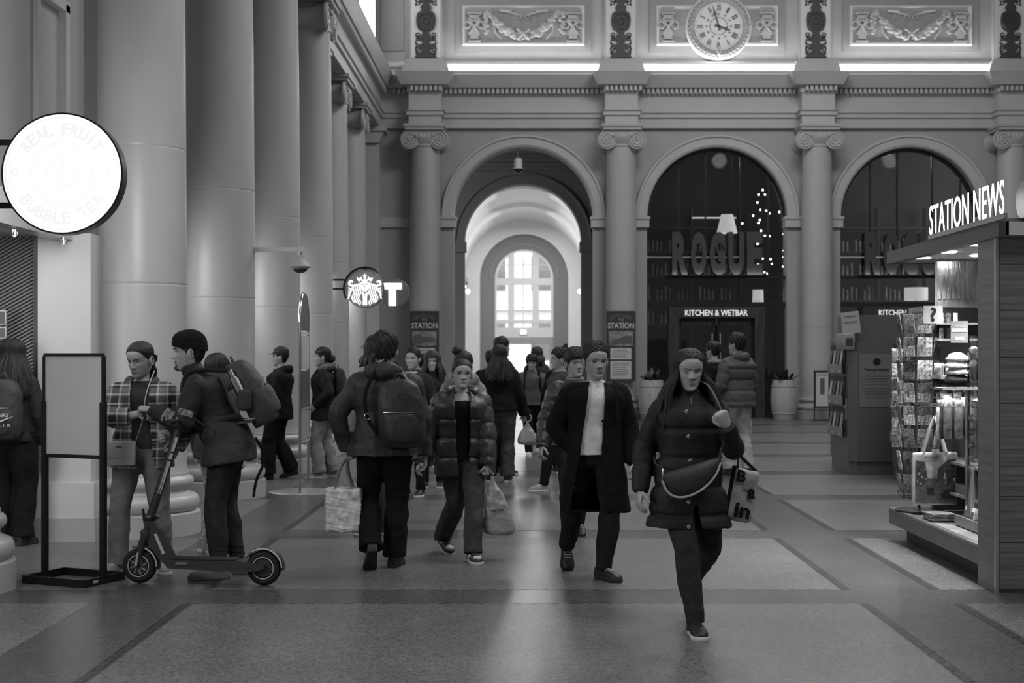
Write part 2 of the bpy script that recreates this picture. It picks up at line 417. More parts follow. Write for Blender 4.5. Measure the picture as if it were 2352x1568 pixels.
# clock
def clock():
    Y = YB-.22; s = F/Y
    cx, cz = WX(1651, Y), WZ(60, Y); R = 76/s; Rf = 56/s
    t = empty('wall_clock', (cx, Y, cz), 0, 'large round station clock with Roman numerals in a carved wreath ring', 'clock')
    CM = Matrix.Rotation(-PI/2, 4, 'X')
    g = MB(); g.lathe([(R, .25), (R, .04), (R-.02, 0), (R-.05, .0), (R-.06, .03)], n=48, cap=False, M=CM)
    g.build('rim', m_white, t)
    g = MB(); g.lathe([(R-.05, .2), (R-.05, .03), (R-.11, -.02), (Rf+.02, .0), (Rf, .03)], n=48, cap=False, M=CM)
    g.build('wreath_ground', m_relief_bg, t)
    g = MB()
    for i in range(90):
        a = 2*PI*i/45+(.07 if i > 44 else 0); rr = R-.09 if i < 45 else R-.15
        g.sphere((rr*math.cos(a), -.0, rr*math.sin(a)), .035, 6, 5, (1, .6, 1))
    for a in (0, PI/2, PI, 3*PI/2):
        for q in (-.1, .1):
            r0, r1 = Rf+.02, R-.06
            g.tube([(r0*math.cos(a+q), -.03, r0*math.sin(a+q)), (r1*math.cos(a-q), -.03, r1*math.sin(a-q))], .015, 5)
    g.build('wreath', m_relief, t)
    mf = mat('clock_face', .8, .4)
    g = MB(); g.lathe([(Rf, .1), (Rf, .02), (0.001, .02)], n=48, cap=False, M=CM); g.build('dial', mf, t)
    g = MB(); g.torus((0, .015, 0), Rf*.36, .006, 'y', 40, 5)
    for i in range(60):
        a = 2*PI*i/60; r0 = Rf*.93; g.sphere((r0*math.cos(a), .015, r0*math.sin(a)), .008 if i % 5 else .013, 6, 4)
    tag(g.build('minute_track', m_black, t), kind='stuff')
    ro = ['XII', 'I', 'II', 'III', 'IIII', 'V', 'VI', 'VII', 'VIII', 'IX', 'X', 'XI']
    for i, r in enumerate(ro):
        a = PI/2-2*PI*i/12; rr = Rf*.755
        M_ = TM((rr*math.cos(a), .012, rr*math.sin(a)))@Matrix.Rotation(a-PI/2, 4, 'Z')
        text('numeral', r, .15, m_black, M_, t, .002, height=.14, width=.045+.02*len(r), bold=.004)
        rr = Rf*.5
        text('small_numeral', str(12+i if i else 24), .07, m_black, TM((rr*math.cos(a), .012, rr*math.sin(a))), t, .002, bold=.002)
    def hand(nm, a, L, w):
        g = MB(); d = Vector((math.cos(a), 0, math.sin(a))); n_ = Vector((-d.z, 0, d.x))
        pts = [(-.1, w), (-.02, w*.6), (L*.55, w*.5), (L*.62, w*1.5), (L*.72, w*.6), (L, w*.12)]
        poly = [d*u+n_*v for u, v in pts]+[d*u-n_*v for u, v in reversed(pts)]
        n = len(poly); vs = [p+Vector((0, -.0, 0)) for p in poly]+[p+Vector((0, -.012, 0)) for p in poly]
        g.add(vs, [tuple(range(n)), tuple(range(2*n-1, n-1, -1))]+[(i, (i+1) % n, (i+1) % n+n, i+n) for i in range(n)])
        g.build(nm, m_black, t)
    hand('minute_hand', math.atan2(48, -14), Rf*.88, .03); hand('hour_hand', math.atan2(-8, 24), Rf*.5, .04)
    g = MB(); g.sphere((0, -.01, 0), .03, 10, 6); g.build('hub', m_black, t)
clock()

# ------------------------------------------------------------ long left wall, right wall, ceiling, far end
wl = MB().box(XL-.4, XL, -8, 8.6, 0, 8.44).box(XL-.4, XL, 8.6, 12.4, 2.8, 8.44).box(XL-.4, XL, 12.4, YB+.5, 0, 8.44)
wall_left = struct(wl.build('wall_left', m_wall))
MB().box(XL-.4, -3.72, -8, YB+.2, 8.44, 13.2).build('attic_wall', m_wall, wall_left)
wall_right = struct(MB().box(XR, XR+.4, -8, YB+.5, 0, 13.2).build('wall_right', m_wall))
wall_front = struct(MB().box(XL-.4, XR+.4, -8.4, -8, 0, 13.2).build('wall_front', m_wall))
ceiling = struct(MB().box(XL-.4, XR+.4, -8.4, YB+.5, 13.2, 13.6).build('ceiling', m_trim))
e = MB()
def entab_y(mb, y0, y1, x, EPp=EP):
    mb.loft([[(x+o, y, z) for o, z in EPp] for y in (y0, y1)], smooth=False)
entab_y(e, 22.4, YB-.1, -3.72)
e.box(XL, -3.72, 22.4, YB, 7.17, 8.44)
trim_3 = struct(e.build('trim_3', m_trim))
d = MB(); yy = 22.5
while yy < YB-.3: d.box(-3.58, -3.45, yy, yy+.068, 8.0, 8.115); yy += .116
tag(d.build('dentils', m_trim, trim_3), kind='stuff')
e = MB(); entab_y(e, -6, 22.4, -3.17); e.box(XL, -3.17, -6, 22.4, 7.17, 8.44)
trim_4 = struct(e.build('trim_4', m_trim))
# clerestory window beside the corner
wn = MB()
win1 = struct(MB().box(-3.73, -3.69, 30.6, 33.9, 9.0, 12.6).build('window_1', mat('clerestory_frame', .6, .5)))
m_day = mat('daylight_glass', .8, .3, emit=1.1)
for k in range(3): MB().box(-3.685, -3.675, 30.7+k*1.07, 31.66+k*1.07, 9.1, 12.5).build('pane', m_day, win1)

# ------------------------------------------------------------ Ionic columns
m_col = mat('column_paint', .40, .38, noise_amt=.05, nscale=1.2, spec=.5)
def ionic():
    t = empty('column')
    MB().lathe([(.515, 0), (.515, .19), (.49, .2)], n=40).build('plinth', m_col, t)
    b = [(.47, .2)]
    b += [(.455+.05*math.sin(a), .275-.07*math.cos(a)) for a in np.linspace(.2, PI-.2, 9)]
    b += [(.43, .355), (.412, .375), (.41, .395), (.425, .41)]
    b += [(.42+.035*math.sin(a), .46-.045*math.cos(a)) for a in np.linspace(.2, PI-.2, 7)]
    b += [(.415, .515), (.413, .54)]
    MB().lathe(b, n=40).build('base', m_col, t)
    sh = [(.41, .53), (.395, .57), (.39, .65), (.39, 2.19), (.39, 2.2), (.388, 2.203), (.388, 2.209), (.39, 2.212), (.39, 2.23), (.386, 3.39), (.386, 3.4), (.384, 3.403), (.384, 3.409), (.386, 3.412), (.386, 3.43), (.375, 5.0), (.35, 6.62), (.372, 6.64), (.372, 6.68), (.35, 6.7), (.35, 6.8)]
    MB().lathe(sh, n=48).build('shaft', m_col, t)
    # capital: volutes face -y and +y
    c = MB()
    c.lathe([(.35, 6.68), (.42, 6.78), (.44, 6.86), (.40, 6.93)], n=32)
    for s in (-1, 1):
        x = s*.36; prof = [(.235, -.36), (.235, -.33), (.2, -.3), (.16, -.1), (.15, 0), (.16, .1), (.2, .3), (.235, .33), (.235, .36)]
        c.lathe(prof, n=24, M=Matrix.Translation((x, 0, 6.80))@Matrix.Rotation(PI/2, 4, 'X'))
        for y in (-.365, .365):
            pts = []
            for i in range(44):
                a = PI/2-s*i*2*PI*2.4/43; rr = .215*(1-i/43*.82)
                pts.append((x+s*0+rr*math.cos(a), y, 6.80+rr*math.sin(a)))
            c.tube(pts, .022, 5)
            c.sphere((x, y, 6.80), .045, 8, 6, (1, .6, 1))
    c.box(-.36, .36, -.36, .36, 6.92, 7.03)
    for i in range(5):
        c.sphere((-.2+.1*i, -.4, 6.9), .045, 8, 6, (.8, .6, 1.2)); c.sphere((-.2+.1*i, .4, 6.9), .045, 8, 6, (.8, .6, 1.2))
    c.build('capital', m_col, t)
    a = MB(); a.box(-.47, .47, -.43, .43, 7.03, 7.1); a.box(-.5, .5, -.46, .46, 7.1, 7.175); a.build('abacus', m_col, t)
    return t
proto = ionic()
first = True
def put_col(x, y, rz, label, group):
    global first
    o = proto if first else copy_tree(proto)
    first = False
    o.location = (x, y, 0); o.rotation_euler = (0, 0, rz); tag(o, label, 'column', group)
    return o
for i, x in enumerate(COLX):
    put_col(x, YB-.36, 0, ('tall engaged Ionic column carrying a station poster beside the corner', 'tall engaged Ionic column carrying a station poster between passage arch and restaurant arch',
                           'tall engaged Ionic column between the two glazed restaurant arches', 'tall engaged Ionic column beyond the news stand roof sign')[i], 'columns of the end wall')
for i, y in enumerate((12.45, 15.6, 18.75, 21.9)):
    put_col(-3.44, y, PI/2, ('thick round column behind the plaid-shirted woman', 'thick round column behind the man with the beanie', 'thick round column behind the person in the cap', 'thick round column behind the woman in the fur-trimmed parka')[i], 'columns of the side colonnade')
for i, y in enumerate((9.4, 25.05, 28.2, 31.35)):
    put_col(-3.99, y, PI/2, ('round column whose base stands beside the blank sign stand', 'slim looking column of the side wall hidden behind its thicker neighbour', 'column of the side wall beside the coffee sign', 'last column of the side wall before the corner')[i], 'columns of the side wall')
# corner pilaster + pilaster strips behind
for y in (25.05, 28.2, 31.35):
    MB().box(XL, XL+.12, y-.5, y+.5, 0, 7.17).build('pilaster', m_wall_d, wall_left)
p = MB().box(XL, -3.62, YB-.45, YB, 0, 6.75).box(XL, -3.45, YB-.6, YB, 7.03, 7.17)
p.lathe([(.36, 0)], n=4) if False else None
p.prism([(XL, 6.75), (-3.62, 6.75), (-3.5, 7.03), (XL, 7.03)], YB-.55, YB)
p.build('corner_pilaster', m_trim, wall_left)

# ------------------------------------------------------------ passage behind the first arch
w2 = arch_wall(MB(), -12, 16, 8.6, [(-.116, 1.73, 4.89)], 41.3, 41.8)
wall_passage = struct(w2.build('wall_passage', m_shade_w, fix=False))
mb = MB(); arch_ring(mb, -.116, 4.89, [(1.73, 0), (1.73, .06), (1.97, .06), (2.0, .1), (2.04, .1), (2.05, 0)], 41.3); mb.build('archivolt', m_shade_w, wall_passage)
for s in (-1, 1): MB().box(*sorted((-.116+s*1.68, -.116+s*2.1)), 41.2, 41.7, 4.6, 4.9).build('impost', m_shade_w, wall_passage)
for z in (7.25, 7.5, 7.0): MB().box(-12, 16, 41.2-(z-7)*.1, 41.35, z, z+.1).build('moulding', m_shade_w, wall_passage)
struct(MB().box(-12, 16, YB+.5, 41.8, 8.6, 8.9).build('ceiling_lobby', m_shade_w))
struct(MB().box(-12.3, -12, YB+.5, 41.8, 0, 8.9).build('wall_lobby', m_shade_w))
R, VZ, VC = 2.6, 4.93, -.12
v = MB(); rings = []
for y in (41.8, 62.0): rings.append([(VC-R*math.cos(PI*i/40), y, VZ+R*math.sin(PI*i/40)) for i in range(41)])
v.loft(rings, False, False, True, closed=False)
vault = struct(v.build('ceiling_vault', m_white))
for y in (44.5, 49.5, 55.5):
    r = MB(); rg = []
    for yy in (y-.7, y+.7):
        rg.append([(VC-(R-.16)*math.cos(PI*i/40), yy, VZ+(R-.16)*math.sin(PI*i/40)) for i in range(41)])
    r.loft([[(VC-R*math.cos(PI*i/40), y-.7, VZ+R*math.sin(PI*i/40)) for i in range(41)]]+rg+[[(VC-R*math.cos(PI*i/40), y+.7, VZ+R*math.sin(PI*i/40)) for i in range(41)]], False, False, True, closed=False)
    r.build('vault_rib', m_trim if y < 46 else m_white, vault)
for s, nm in ((-1, 'wall_passage_west'), (1, 'wall_passage_east')):
    w = struct(MB().box(*sorted((VC+s*R, VC+s*(R+.4))), 41.8, 62.4, 0, VZ+.02).build(nm, m_white))
    MB().box(*sorted((VC+s*(R-.1), VC+s*R)), 41.8, 62, VZ-.22, VZ).build('impost_moulding', m_trim, w)
# far end wall with fan window
YF = 62.0; fw = arch_wall(MB(), VC-R-.4, VC+R+.4, 8, [(VC, 1.97, VZ)], YF, YF+.3)
wall_far = struct(fw.build('wall_far', m_white, fix=False))
arch_wall(MB(), VC-2.0, VC+2.0, 8, [(VC, 1.31, VZ)], YF+.3, YF+.5).build('recess', mat('recess_paint', .2, .6), wall_far, fix=False)
mb = MB(); arch_ring(mb, VC, VZ, [(1.5, 0), (1.5, .05), (1.56, .05), (1.56, 0)], YF+.3); mb.build('archivolt', m_wall_d, wall_far)
f = MB(); y = YF+.36; S = F/YF
def fx(px): return (px-CX)*y/F
def fz(py): return HC+(CY-py)*y/F
win2 = empty('window_2'); struct(win2)
for (a, b) in ((1134, 1141), (1167, 1181), (1223, 1238), (1265, 1272)): f.box(fx(a), fx(b), y, y+.12, fz(772), VZ+1.31)
f.box(fx(1134), fx(1272), y-.02, y+.15, fz(654), fz(639)); f.box(fx(1134)-.01, fx(1272)+.01, y-.015, y+.13, fz(774), fz(752)); f.box(fx(1134)-.01, fx(1272)+.01, y-.015, y+.13, fz(742), fz(735))
for px in (1202,): f.box(fx(px)-.02, fx(px)+.02, y+.03, y+.08, fz(752), VZ+1.31)
for py in (608, 705): f.box(fx(1134), fx(1272), y+.03, y+.08, fz(py)-.02, fz(py)+.02)
arch_ring(f, VC, VZ, [(1.22, .02), (1.22, -.12), (1.33, -.12), (1.33, .02)], y-.02)
f.build('window_frame', m_white, win2)
m_glass = None
def glass_mat(name, gloss=.12, tint=1., rough=.02):
    m = bpy.data.materials.new(name); m.use_nodes = True; nt = m.node_tree; nt.nodes.clear(); N = nt.nodes; L = nt.links
    out = N.new('ShaderNodeOutputMaterial'); mx = N.new('ShaderNodeMixShader'); tr = N.new('ShaderNodeBsdfTransparent'); gl = N.new('ShaderNodeBsdfGlossy')
    tr.inputs[0].default_value = (tint, tint, tint, 1); gl.inputs['Roughness'].default_value = rough; gl.inputs[0].default_value = (.9, .9, .9, 1)
    fr = N.new('ShaderNodeFresnel'); fr.inputs[0].default_value = 1.5
    ad = N.new('ShaderNodeMath'); ad.operation = 'ADD'; ad.inputs[1].default_value = gloss; ad.use_clamp = True
    L.new(fr.outputs[0], ad.inputs[0]); L.new(ad.outputs[0], mx.inputs[0]); L.new(tr.outputs[0], mx.inputs[1]); L.new(gl.outputs[0], mx.inputs[2]); L.new(mx.outputs[0], out.inputs[0])
    return m
m_glass = glass_mat('clear_glass', .02, .97)
for (a, b) in ((1141, 1167), (1181, 1223), (1238, 1265)):
    MB().box(fx(a), fx(b), y+.05, y+.06, fz(735), fz(656)).build('pane', m_glass, win2)
    zt = VZ+math.sqrt(max(.1, 1.25**2-max(abs(fx(a)-VC), abs(fx(b)-VC))**2))
    MB().box(fx(a), fx(b), y+.05, y+.06, fz(639), zt).build('pane', m_glass, win2)
door1 = empty('door_1'); struct(door1)
d = MB()
for (a, b) in ((1134, 1160), (1220, 1230), (1262, 1272)): d.box(fx(a), fx(b), y, y+.1, 0, fz(774))
d.box(fx(1134)-.01, fx(1272)+.01, y-.01, y+.11, fz(790), fz(774)-.005); d.box(fx(1134)-.01, fx(1272)+.01, y-.01, y+.11, 0, .15)
d.build('door_frame', m_wall, door1)
MB().box(fx(1160), fx(1262), y+.04, y+.05, .15, fz(790)).build('door_glass', m_glass, door1)
ex = empty('exit_sign', (fx(1202), y-.06, fz(768)), 0, 'small lit exit sign above the doors at the end of the passage', 'sign')
MB().box(-.17, .17, -.03, .03, 0, .22).build('case', m_white, ex)
MB().box(-.13, .13, -.04, -.03, .03, .19).build('lit_face', mat('exit_glow', .9, .4, emit=2.5), ex)
# street outside: pavement and a pale building
struct(MB().box(-40, 40, 62.5, 110, -.5, -.02).build('floor_street', mat('asphalt', .35, .8, noise_amt=.1, nscale=1)))
bld = empty('building', (0, 84, 0), 0, 'pale street building seen through the window at the passage end', 'building')
m_bld = mat('pale_facade', .5, .8, noise_amt=.1, nscale=.5); m_bw = mat('facade_window', .12, .3)
MB().box(-20, 20, 0, 6, 0, 9.5).build('facade', m_bld, bld)
for i in range(-5, 6):
    for z in (1.2, 5.4): MB().box(i*3.2+.3, i*3.2+1.9, -.06, .02, z, z+2.4).build('window', m_bw, bld)
MB().box(-20, 20, -.3, 0, 4.2, 4.6).build('ledge', m_white, bld)
# wall lamps and passage furniture
for s, lx in ((-1, 1078), (1, 1327)):
    Y = 57.0; t = empty('wall_lamp', (VC+s*2.45, Y, 3.9), 0, 'small double wall lamp on the %s side of the white passage' % ('window-left' if s < 0 else 'window-right'), 'lamp')
    g = MB().box(*sorted((s*.0, s*.16)), -.08, .08, .1, .5); g.build('bracket', m_trim, t)
    g = MB(); g.sphere((0, -.1, .42), .09, 12, 8); g.sphere((-s*.16, -.1, .22), .10, 12, 8); g.build('lamp_globe', mat('globe_glow', .9, .4, emit=1.5), t)
# dome camera hanging in the first arch
Y = 34.9
t = empty('dome_camera', (WX(1190, Y), Y, WZ(375, Y)), 0, 'white dome camera hanging from the crown of the first arch', 'camera')
MB().cyl((0, 0, .05), (0, 0, .52), .02, n=8).build('stem', m_trim, t)
MB().lathe([(.05, .14), (.1, .1), (.11, -.05), (.1, -.1), (.13, -.12), (.13, -.14)], n=20).build('housing', m_white, t)
g = MB(); g.sphere((0, 0, -.14), .11, 16, 8, (1, 1, .9)); g.build('dome', mat('dome_glass', .03, .08), t)
# ------------------------------------------------------------ people
def two_bone(a, t, l1, l2, hint):
    a = Vector(a); t = Vector(t); d = t-a; L = d.length
    if L > (l1+l2)*.995: t = a+d*((l1+l2)*.995/L); d = t-a; L = d.length
    u = d/L; ca = (l1*l1+L*L-l2*l2)/(2*l1*L); ca = max(-1, min(1, ca)); h = Vector(hint)-u*Vector(hint).dot(u)
    if h.length < 1e-6: h = u.orthogonal()
    h.normalize()
    return a+u*(l1*ca)+h*(l1*math.sqrt(max(0, 1-ca*ca))), t
def crom(vals, n):
    """Catmull-Rom through rows of vals -> n rows"""
    v = np.array(vals, float); k = len(v); out = []
    for q in np.linspace(0, k-1, n):
        i = min(int(q), k-2); t = q-i
        p0, p1, p2, p3 = v[max(i-1, 0)], v[i], v[i+1], v[min(i+2, k-1)]
        out.append(.5*((2*p1)+(p2-p0)*t+(2*p0-5*p1+4*p2-p3)*t*t+(3*p1-p0-3*p2+p3)*t**3))
    return np.array(out)
def limb(mb, pts, rad, n=14, step=.02, quilt=0, pitch=.1, fwd=None, flat=1.):
    """tapered tube through joints; rad = radius per point"""
    if quilt: step = .009
    rows = [list(p)+[r] for p, r in zip(pts, rad)]
    Ltot = sum((Vector(a)-Vector(b)).length for a, b in zip(pts[:-1], pts[1:]))
    k = max(len(pts)*2, int(Ltot/step)); rr = crom(rows, k)
    P = [Vector(r[:3]) for r in rr]; R = [max(.004, r[3]) for r in rr]
    if quilt:
        s = 0
        for i in range(k):
            if i: s += (P[i]-P[i-1]).length
            dq = abs((s/pitch) % 1.-.5)*pitch; dq = pitch/2-dq; R[i] *= 1+quilt*(.25*math.sin(PI*((s/pitch) % 1.))-math.exp(-(dq/.011)**2))
    rings = []; u = Vector(fwd) if fwd is not None else Vector((0, -1, 0))
    for i in range(k):
        d = P[min(i+1, k-1)]-P[max(i-1, 0)]; d.normalize()
        u = u-d*u.dot(d)
        if u.length < 1e-4: u = d.orthogonal()
        u.normalize(); w = d.cross(u)
        rings.append([P[i]+u*(R[i]*math.cos(2*PI*j/n))+w*(R[i]*flat*math.sin(2*PI*j/n)) for j in range(n)])
    mb.loft(rings)
def sring(c, ex, ey, w, df, db, n=28, p=.85):
    """superellipse ring: ex right, ey forward"""
    out = []
    for j in range(n):
        a = 2*PI*j/n; sx, cy = math.sin(a), math.cos(a)
        x = w*math.copysign(abs(sx)**p, sx); y = (df if cy > 0 else db)*math.copysign(abs(cy)**p, cy)
        out.append(c+ex*x+ey*y)
    return out
_fr = np.random.default_rng(5)
def fold_field(co, seed, k=26., ridge=True):
    g = np.random.default_rng(seed); out = np.zeros(len(co))
    for i in range(7):
        d = g.normal(size=3)*np.array([1, 1, .75]); d *= k*g.uniform(.5, 1.6)/np.linalg.norm(d)
        e = g.normal(size=3)*k*.35; ph = g.uniform(0, 6.3); p2 = g.uniform(0, 6.3)
        s = np.sin(co@d+ph+1.8*np.sin(co@e+p2))
        out += (1-2*np.abs(s)**.7) if (ridge and i % 2) else s
    return out/7
def solid(mb, name, m, parent, voxel, smooth=3, fold=0., fk=26., seed=1, cut=None, thick=0., grain=None, adapt=0.):
    """union of closed lofts -> one continuous skin (voxel remesh), softened, creased"""
    me = bpy.data.meshes.new(name); me.from_pydata(mb.v, [], mb.f)
    bm = bmesh.new(); bm.from_mesh(me); bmesh.ops.recalc_face_normals(bm, faces=bm.faces); bm.to_mesh(me); bm.free()
    o = bpy.data.objects.new('tmp', me); C.objects.link(o)
    r = o.modifiers.new('r', 'REMESH'); r.mode = 'VOXEL'; r.voxel_size = voxel
    if smooth: q = o.modifiers.new('s', 'SMOOTH'); q.factor = .5; q.iterations = smooth
    dg = bpy.context.evaluated_depsgraph_get(); m2 = bpy.data.meshes.new_from_object(o.evaluated_get(dg))
    bpy.data.objects.remove(o); bpy.data.meshes.remove(me)
    nv = len(m2.vertices)
    if fold and nv:
        co = np.empty(nv*3, np.float32); m2.vertices.foreach_get('co', co); co = co.reshape(-1, 3).astype(float)
        no = np.empty(nv*3, np.float32); m2.vertex_normals.foreach_get('vector', no); no = no.reshape(-1, 3)
        d = fold_field(co, seed, fk)*fold*1.5+fold_field(co, seed+50, fk*2.4)*fold*.6
        if grain is not None: d = d+grain(co)
        co = co+no*d[:, None]; m2.vertices.foreach_set('co', co.astype(np.float32).ravel())
    if cut is not None:
        bm = bmesh.new(); bm.from_mesh(m2)
        bmesh.ops.delete(bm, geom=[f for f in bm.faces if cut(f.calc_center_median())], context='FACES')
        for it in range(8):
            new = {}
            for v in bm.verts:
                nb_ = [e.other_vert(v).co for e in v.link_edges if len(e.link_faces) == 1]
                if len(nb_) == 2: new[v] = v.co*.4+(nb_[0]+nb_[1])*.3
            for v, q_ in new.items(): v.co = q_
        if thick:
            bmesh.ops.recalc_face_normals(bm, faces=bm.faces)
            bmesh.ops.solidify(bm, geom=bm.faces[:], thickness=thick)
        bm.to_mesh(m2); bm.free()
    m2.polygons.foreach_set('use_smooth', [True]*len(m2.polygons)); m2.name = name
    m2.materials.clear()
    for q in (m if isinstance(m, (list, tuple)) else [m]): m2.materials.append(q)
    m2.update()
    ob = bpy.data.objects.new(name, m2); C.objects.link(ob)
    if parent is not None: ob.parent = parent
    return ob

# ---------------- head
HZ = np.array([-.01, .0, .03, .08, .15, .22, .30, .38, .46, .52, .58, .66, .75, .84, .91, .96, .99, 1.0])
HW = np.array([.06, .12, .165, .20, .237, .262, .285, .305, .32, .328, .335, .342, .335, .30, .24, .165, .08, .01])
HF = np.array([.22, .31, .355, .37, .362, .365, .362, .358, .352, .355, .378, .39, .375, .32, .24, .15, .06, -.03])
HB = np.array([.1, .04, .0, -.10, -.2, -.28, -.33, -.37, -.40, -.42, -.43, -.435, -.43, -.39, -.31, -.22, -.11, -.05])
def _hi(z): return np.interp(z, HZ, HW), np.interp(z, HZ, HF), np.interp(z, HZ, HB)
def G(x, s): return np.exp(-(x/s)**2)
def feat(x, z, nose=1., fem=0.):
    ax = np.abs(x); d = 0*x
    tip = np.interp(z, [.30, .325, .35, .37, .42, .50, .56, .6], [0, .05, .10, .105, .085, .042, .012, 0])*nose
    d = d+tip*G(x, .036+.03*np.interp(z, [.33, .37, .5], [1, .8, .1]))
    d = d+.04*G(ax-.062, .03)*G(z-.345, .028)*nose
    d = d-.05*G(ax-.135, .075)*G(z-.505, .045)
    d = d+(.02-.01*fem)*G(ax-.11, .09)*G(z-.585, .03)
    d = d+.02*G(ax-.2, .08)*G(z-.40, .08)
    d = d+.026*G(x, .085)*G(z-.222, .018)+.028*G(x, .075)*G(z-.178, .02)-.03*G(x, .10)*G(z-.199, .009)-.022*G(x, .08)*G(z-.142, .02)
    d = d+.025*G(x, .07)*G(z-.07, .045)
    d = d-.012*G(x, .018)*G(z-.265, .03)
    return d
def surf_y(x, z, nose=1., fem=0., kf=.86):
    w, f, b = _hi(z); yc = -.05
    sx = np.clip(np.abs(x)/w, 0, .999)**(1/.92); c = np.sqrt(1-sx*sx)
    return yc+(f-yc)*c**kf+feat(np.asarray(x, float), np.asarray(z, float), nose, fem)
def head_point(th, z):
    """skull surface without features; th 0 = front"""
    w, f, b = _hi(z); yc = -.05; s, c = np.sin(th), np.cos(th)
    x = w*np.sign(s)*np.abs(s)**.92
    y = np.where(c > 0, yc+(f-yc)*np.abs(c)**.86, yc-(yc-b)*np.abs(c)**.92)
    return x, y
def head(mb, T, lo=False, nose=1., fem=0., eyes='open', brow=1., lipdark=True, look=0., beard=0.):
    """adds face to mb (slots: 0 skin, 1 dark, 2 eye white, 3 lips, 4 stubble); T maps head units to body space"""
    nz, nt = (34, 36) if lo else (72, 84)
    zz = np.concatenate([np.linspace(-.01, .62, int(nz*.72)), np.linspace(.64, 1., nz-int(nz*.72))])
    # denser sampling at the front
    q = np.linspace(-1, 1, nt, endpoint=False); th = PI*(.55*q+.45*q**3)
    TH, ZZ = np.meshgrid(th, zz); X, Y = head_point(TH, ZZ)
    fr = np.clip(np.cos(TH), 0, 1)**.5
    Y = Y+feat(X, ZZ, nose, fem)*fr
    vs = [T@Vector((X[i, j], -Y[i, j], ZZ[i, j])) for i in range(len(zz)) for j in range(nt)]
    o = len(mb.v); mb.v += [tuple(p) for p in vs]
    for i in range(len(zz)-1):
        for j in range(nt):
            k = (j+1) % nt
            x, z, c = X[i, j], (zz[i]+zz[i+1])/2, math.cos(th[j])
            mi = 0
            if c > .3:
                if lipdark and not lo and abs(x) < .09-.8*abs(z-.2) and .170 < z < .230: mi = 3
                if beard and mi != 3 and ((z < .15 and abs(x) < .12) or (.232 < z < .272 and abs(x) < .12) or (.10 < abs(x) < .135 and .10 < z < .26)): mi = 4
            mb.f.append([o+i*nt+j, o+i*nt+k, o+(i+1)*nt+k, o+(i+1)*nt+j]); mb.mi.append(mi); mb.sm.append(True)
    mb.f.append([o+j for j in range(nt)]); mb.mi.append(0); mb.sm.append(True)
    mb.f.append([o+(len(zz)-1)*nt+j for j in range(nt)]); mb.mi.append(0); mb.sm.append(True)
    # ears
    for s in (-1, 1):
        mb.cur = 0
        xe = s*np.interp(.46, HZ, HW)
        mb.sphere((0, 0, 0), 1, 10, 8, (.045, .085, .125), M=T@Matrix.Translation((xe+s*.02, .04, .46))@Matrix.Rotation(s*.35, 4, 'Z')@Matrix.Rotation(-.15, 4, 'X'))
        if not lo:
            mb.tube([T@Vector((xe+s*(.055+.01*math.sin(a)), .04+.075*math.sin(a)+.01, .46+.115*math.cos(a))) for a in np.linspace(-.4, 3.6, 12)], .0045, 6)
    if lo: # simple eyes
        mb.cur = 1
        for s in (-1, 1):
            y = float(surf_y(.135, .5, nose, fem)); mb.sphere((0, 0, 0), 1, 8, 6, (.05, .02, .014), M=T@Matrix.Translation((s*.135, -y+.0, .5)))
            y = float(surf_y(.13, .585, nose, fem)); mb.sphere((0, 0, 0), 1, 8, 6, (.07, .02, .012), M=T@Matrix.Translation((s*.135, -y, .585)))
        mb.cur = 0; return
    for s in (-1, 1):
        ex, ez, er = s*.135, .497, .056; ey = float(surf_y(.135, .497, nose, fem))-.040
        E = T@Matrix.Translation((ex, -ey, ez))
        if eyes == 'open':
            mb.cur = 2; mb.sphere((0, 0, 0), er, 14, 10, M=E)
            mb.cur = 1; mb.sphere((look*.02, -.034, -.004), .028, 10, 8, (1, 1, 1), M=E)
        mb.cur = 0
        # lids: partial spheres
        def lid(a0, a1, r):
            rings = []
            for i in range(6):
                a = a0+(a1-a0)*i/5
                rings.append([E@Vector((r*math.sin(b), -r*math.cos(b)*math.cos(a), r*math.cos(b)*math.sin(a))) for b in np.linspace(-1.25, 1.25, 13)])
            mb.loft(rings, False, False, True, closed=False)
            return rings
        op = .28 if eyes == 'open' else -.28
        up = lid(1.5, op, er*1.07); lw = lid(-1.5, -.3, er*1.06)
        mb.cur = 1
        mb.tube([p for p in up[-1][1:-1]], [.0022 if eyes == 'open' else .0016]*11, 5)
        # brow
        pts = []
        for i in range(9):
            t = i/8; bx = .055+.17*t; bz = .575+.028*math.sin(t*2.2)-.012*t
            pts.append(T@Vector((s*bx, -float(surf_y(bx, bz, nose, fem))-.004, bz)))
        mb.tube(pts, [.0022*brow*k for k in (.8, 1.3, 1.6, 1.7, 1.6, 1.4, 1.1, .8, .4)], 6)
    for s in (-1, 1):
        y = float(surf_y(.04, .335, nose, fem)); mb.sphere((0, 0, 0), 1, 6, 5, (.02, .015, .009), M=T@Matrix.Translation((s*.045, -y+.004, .327)))
    # mouth line
    pts = [T@Vector((x, -float(surf_y(x, .199, nose, fem))-.001, .199-.012*abs(x)/.1)) for x in np.linspace(-.1, .1, 9)]
    mb.tube(pts, [.0007, .0012, .0015, .0017, .0017, .0017, .0015, .0012, .0007], 5)
    mb.cur = 0

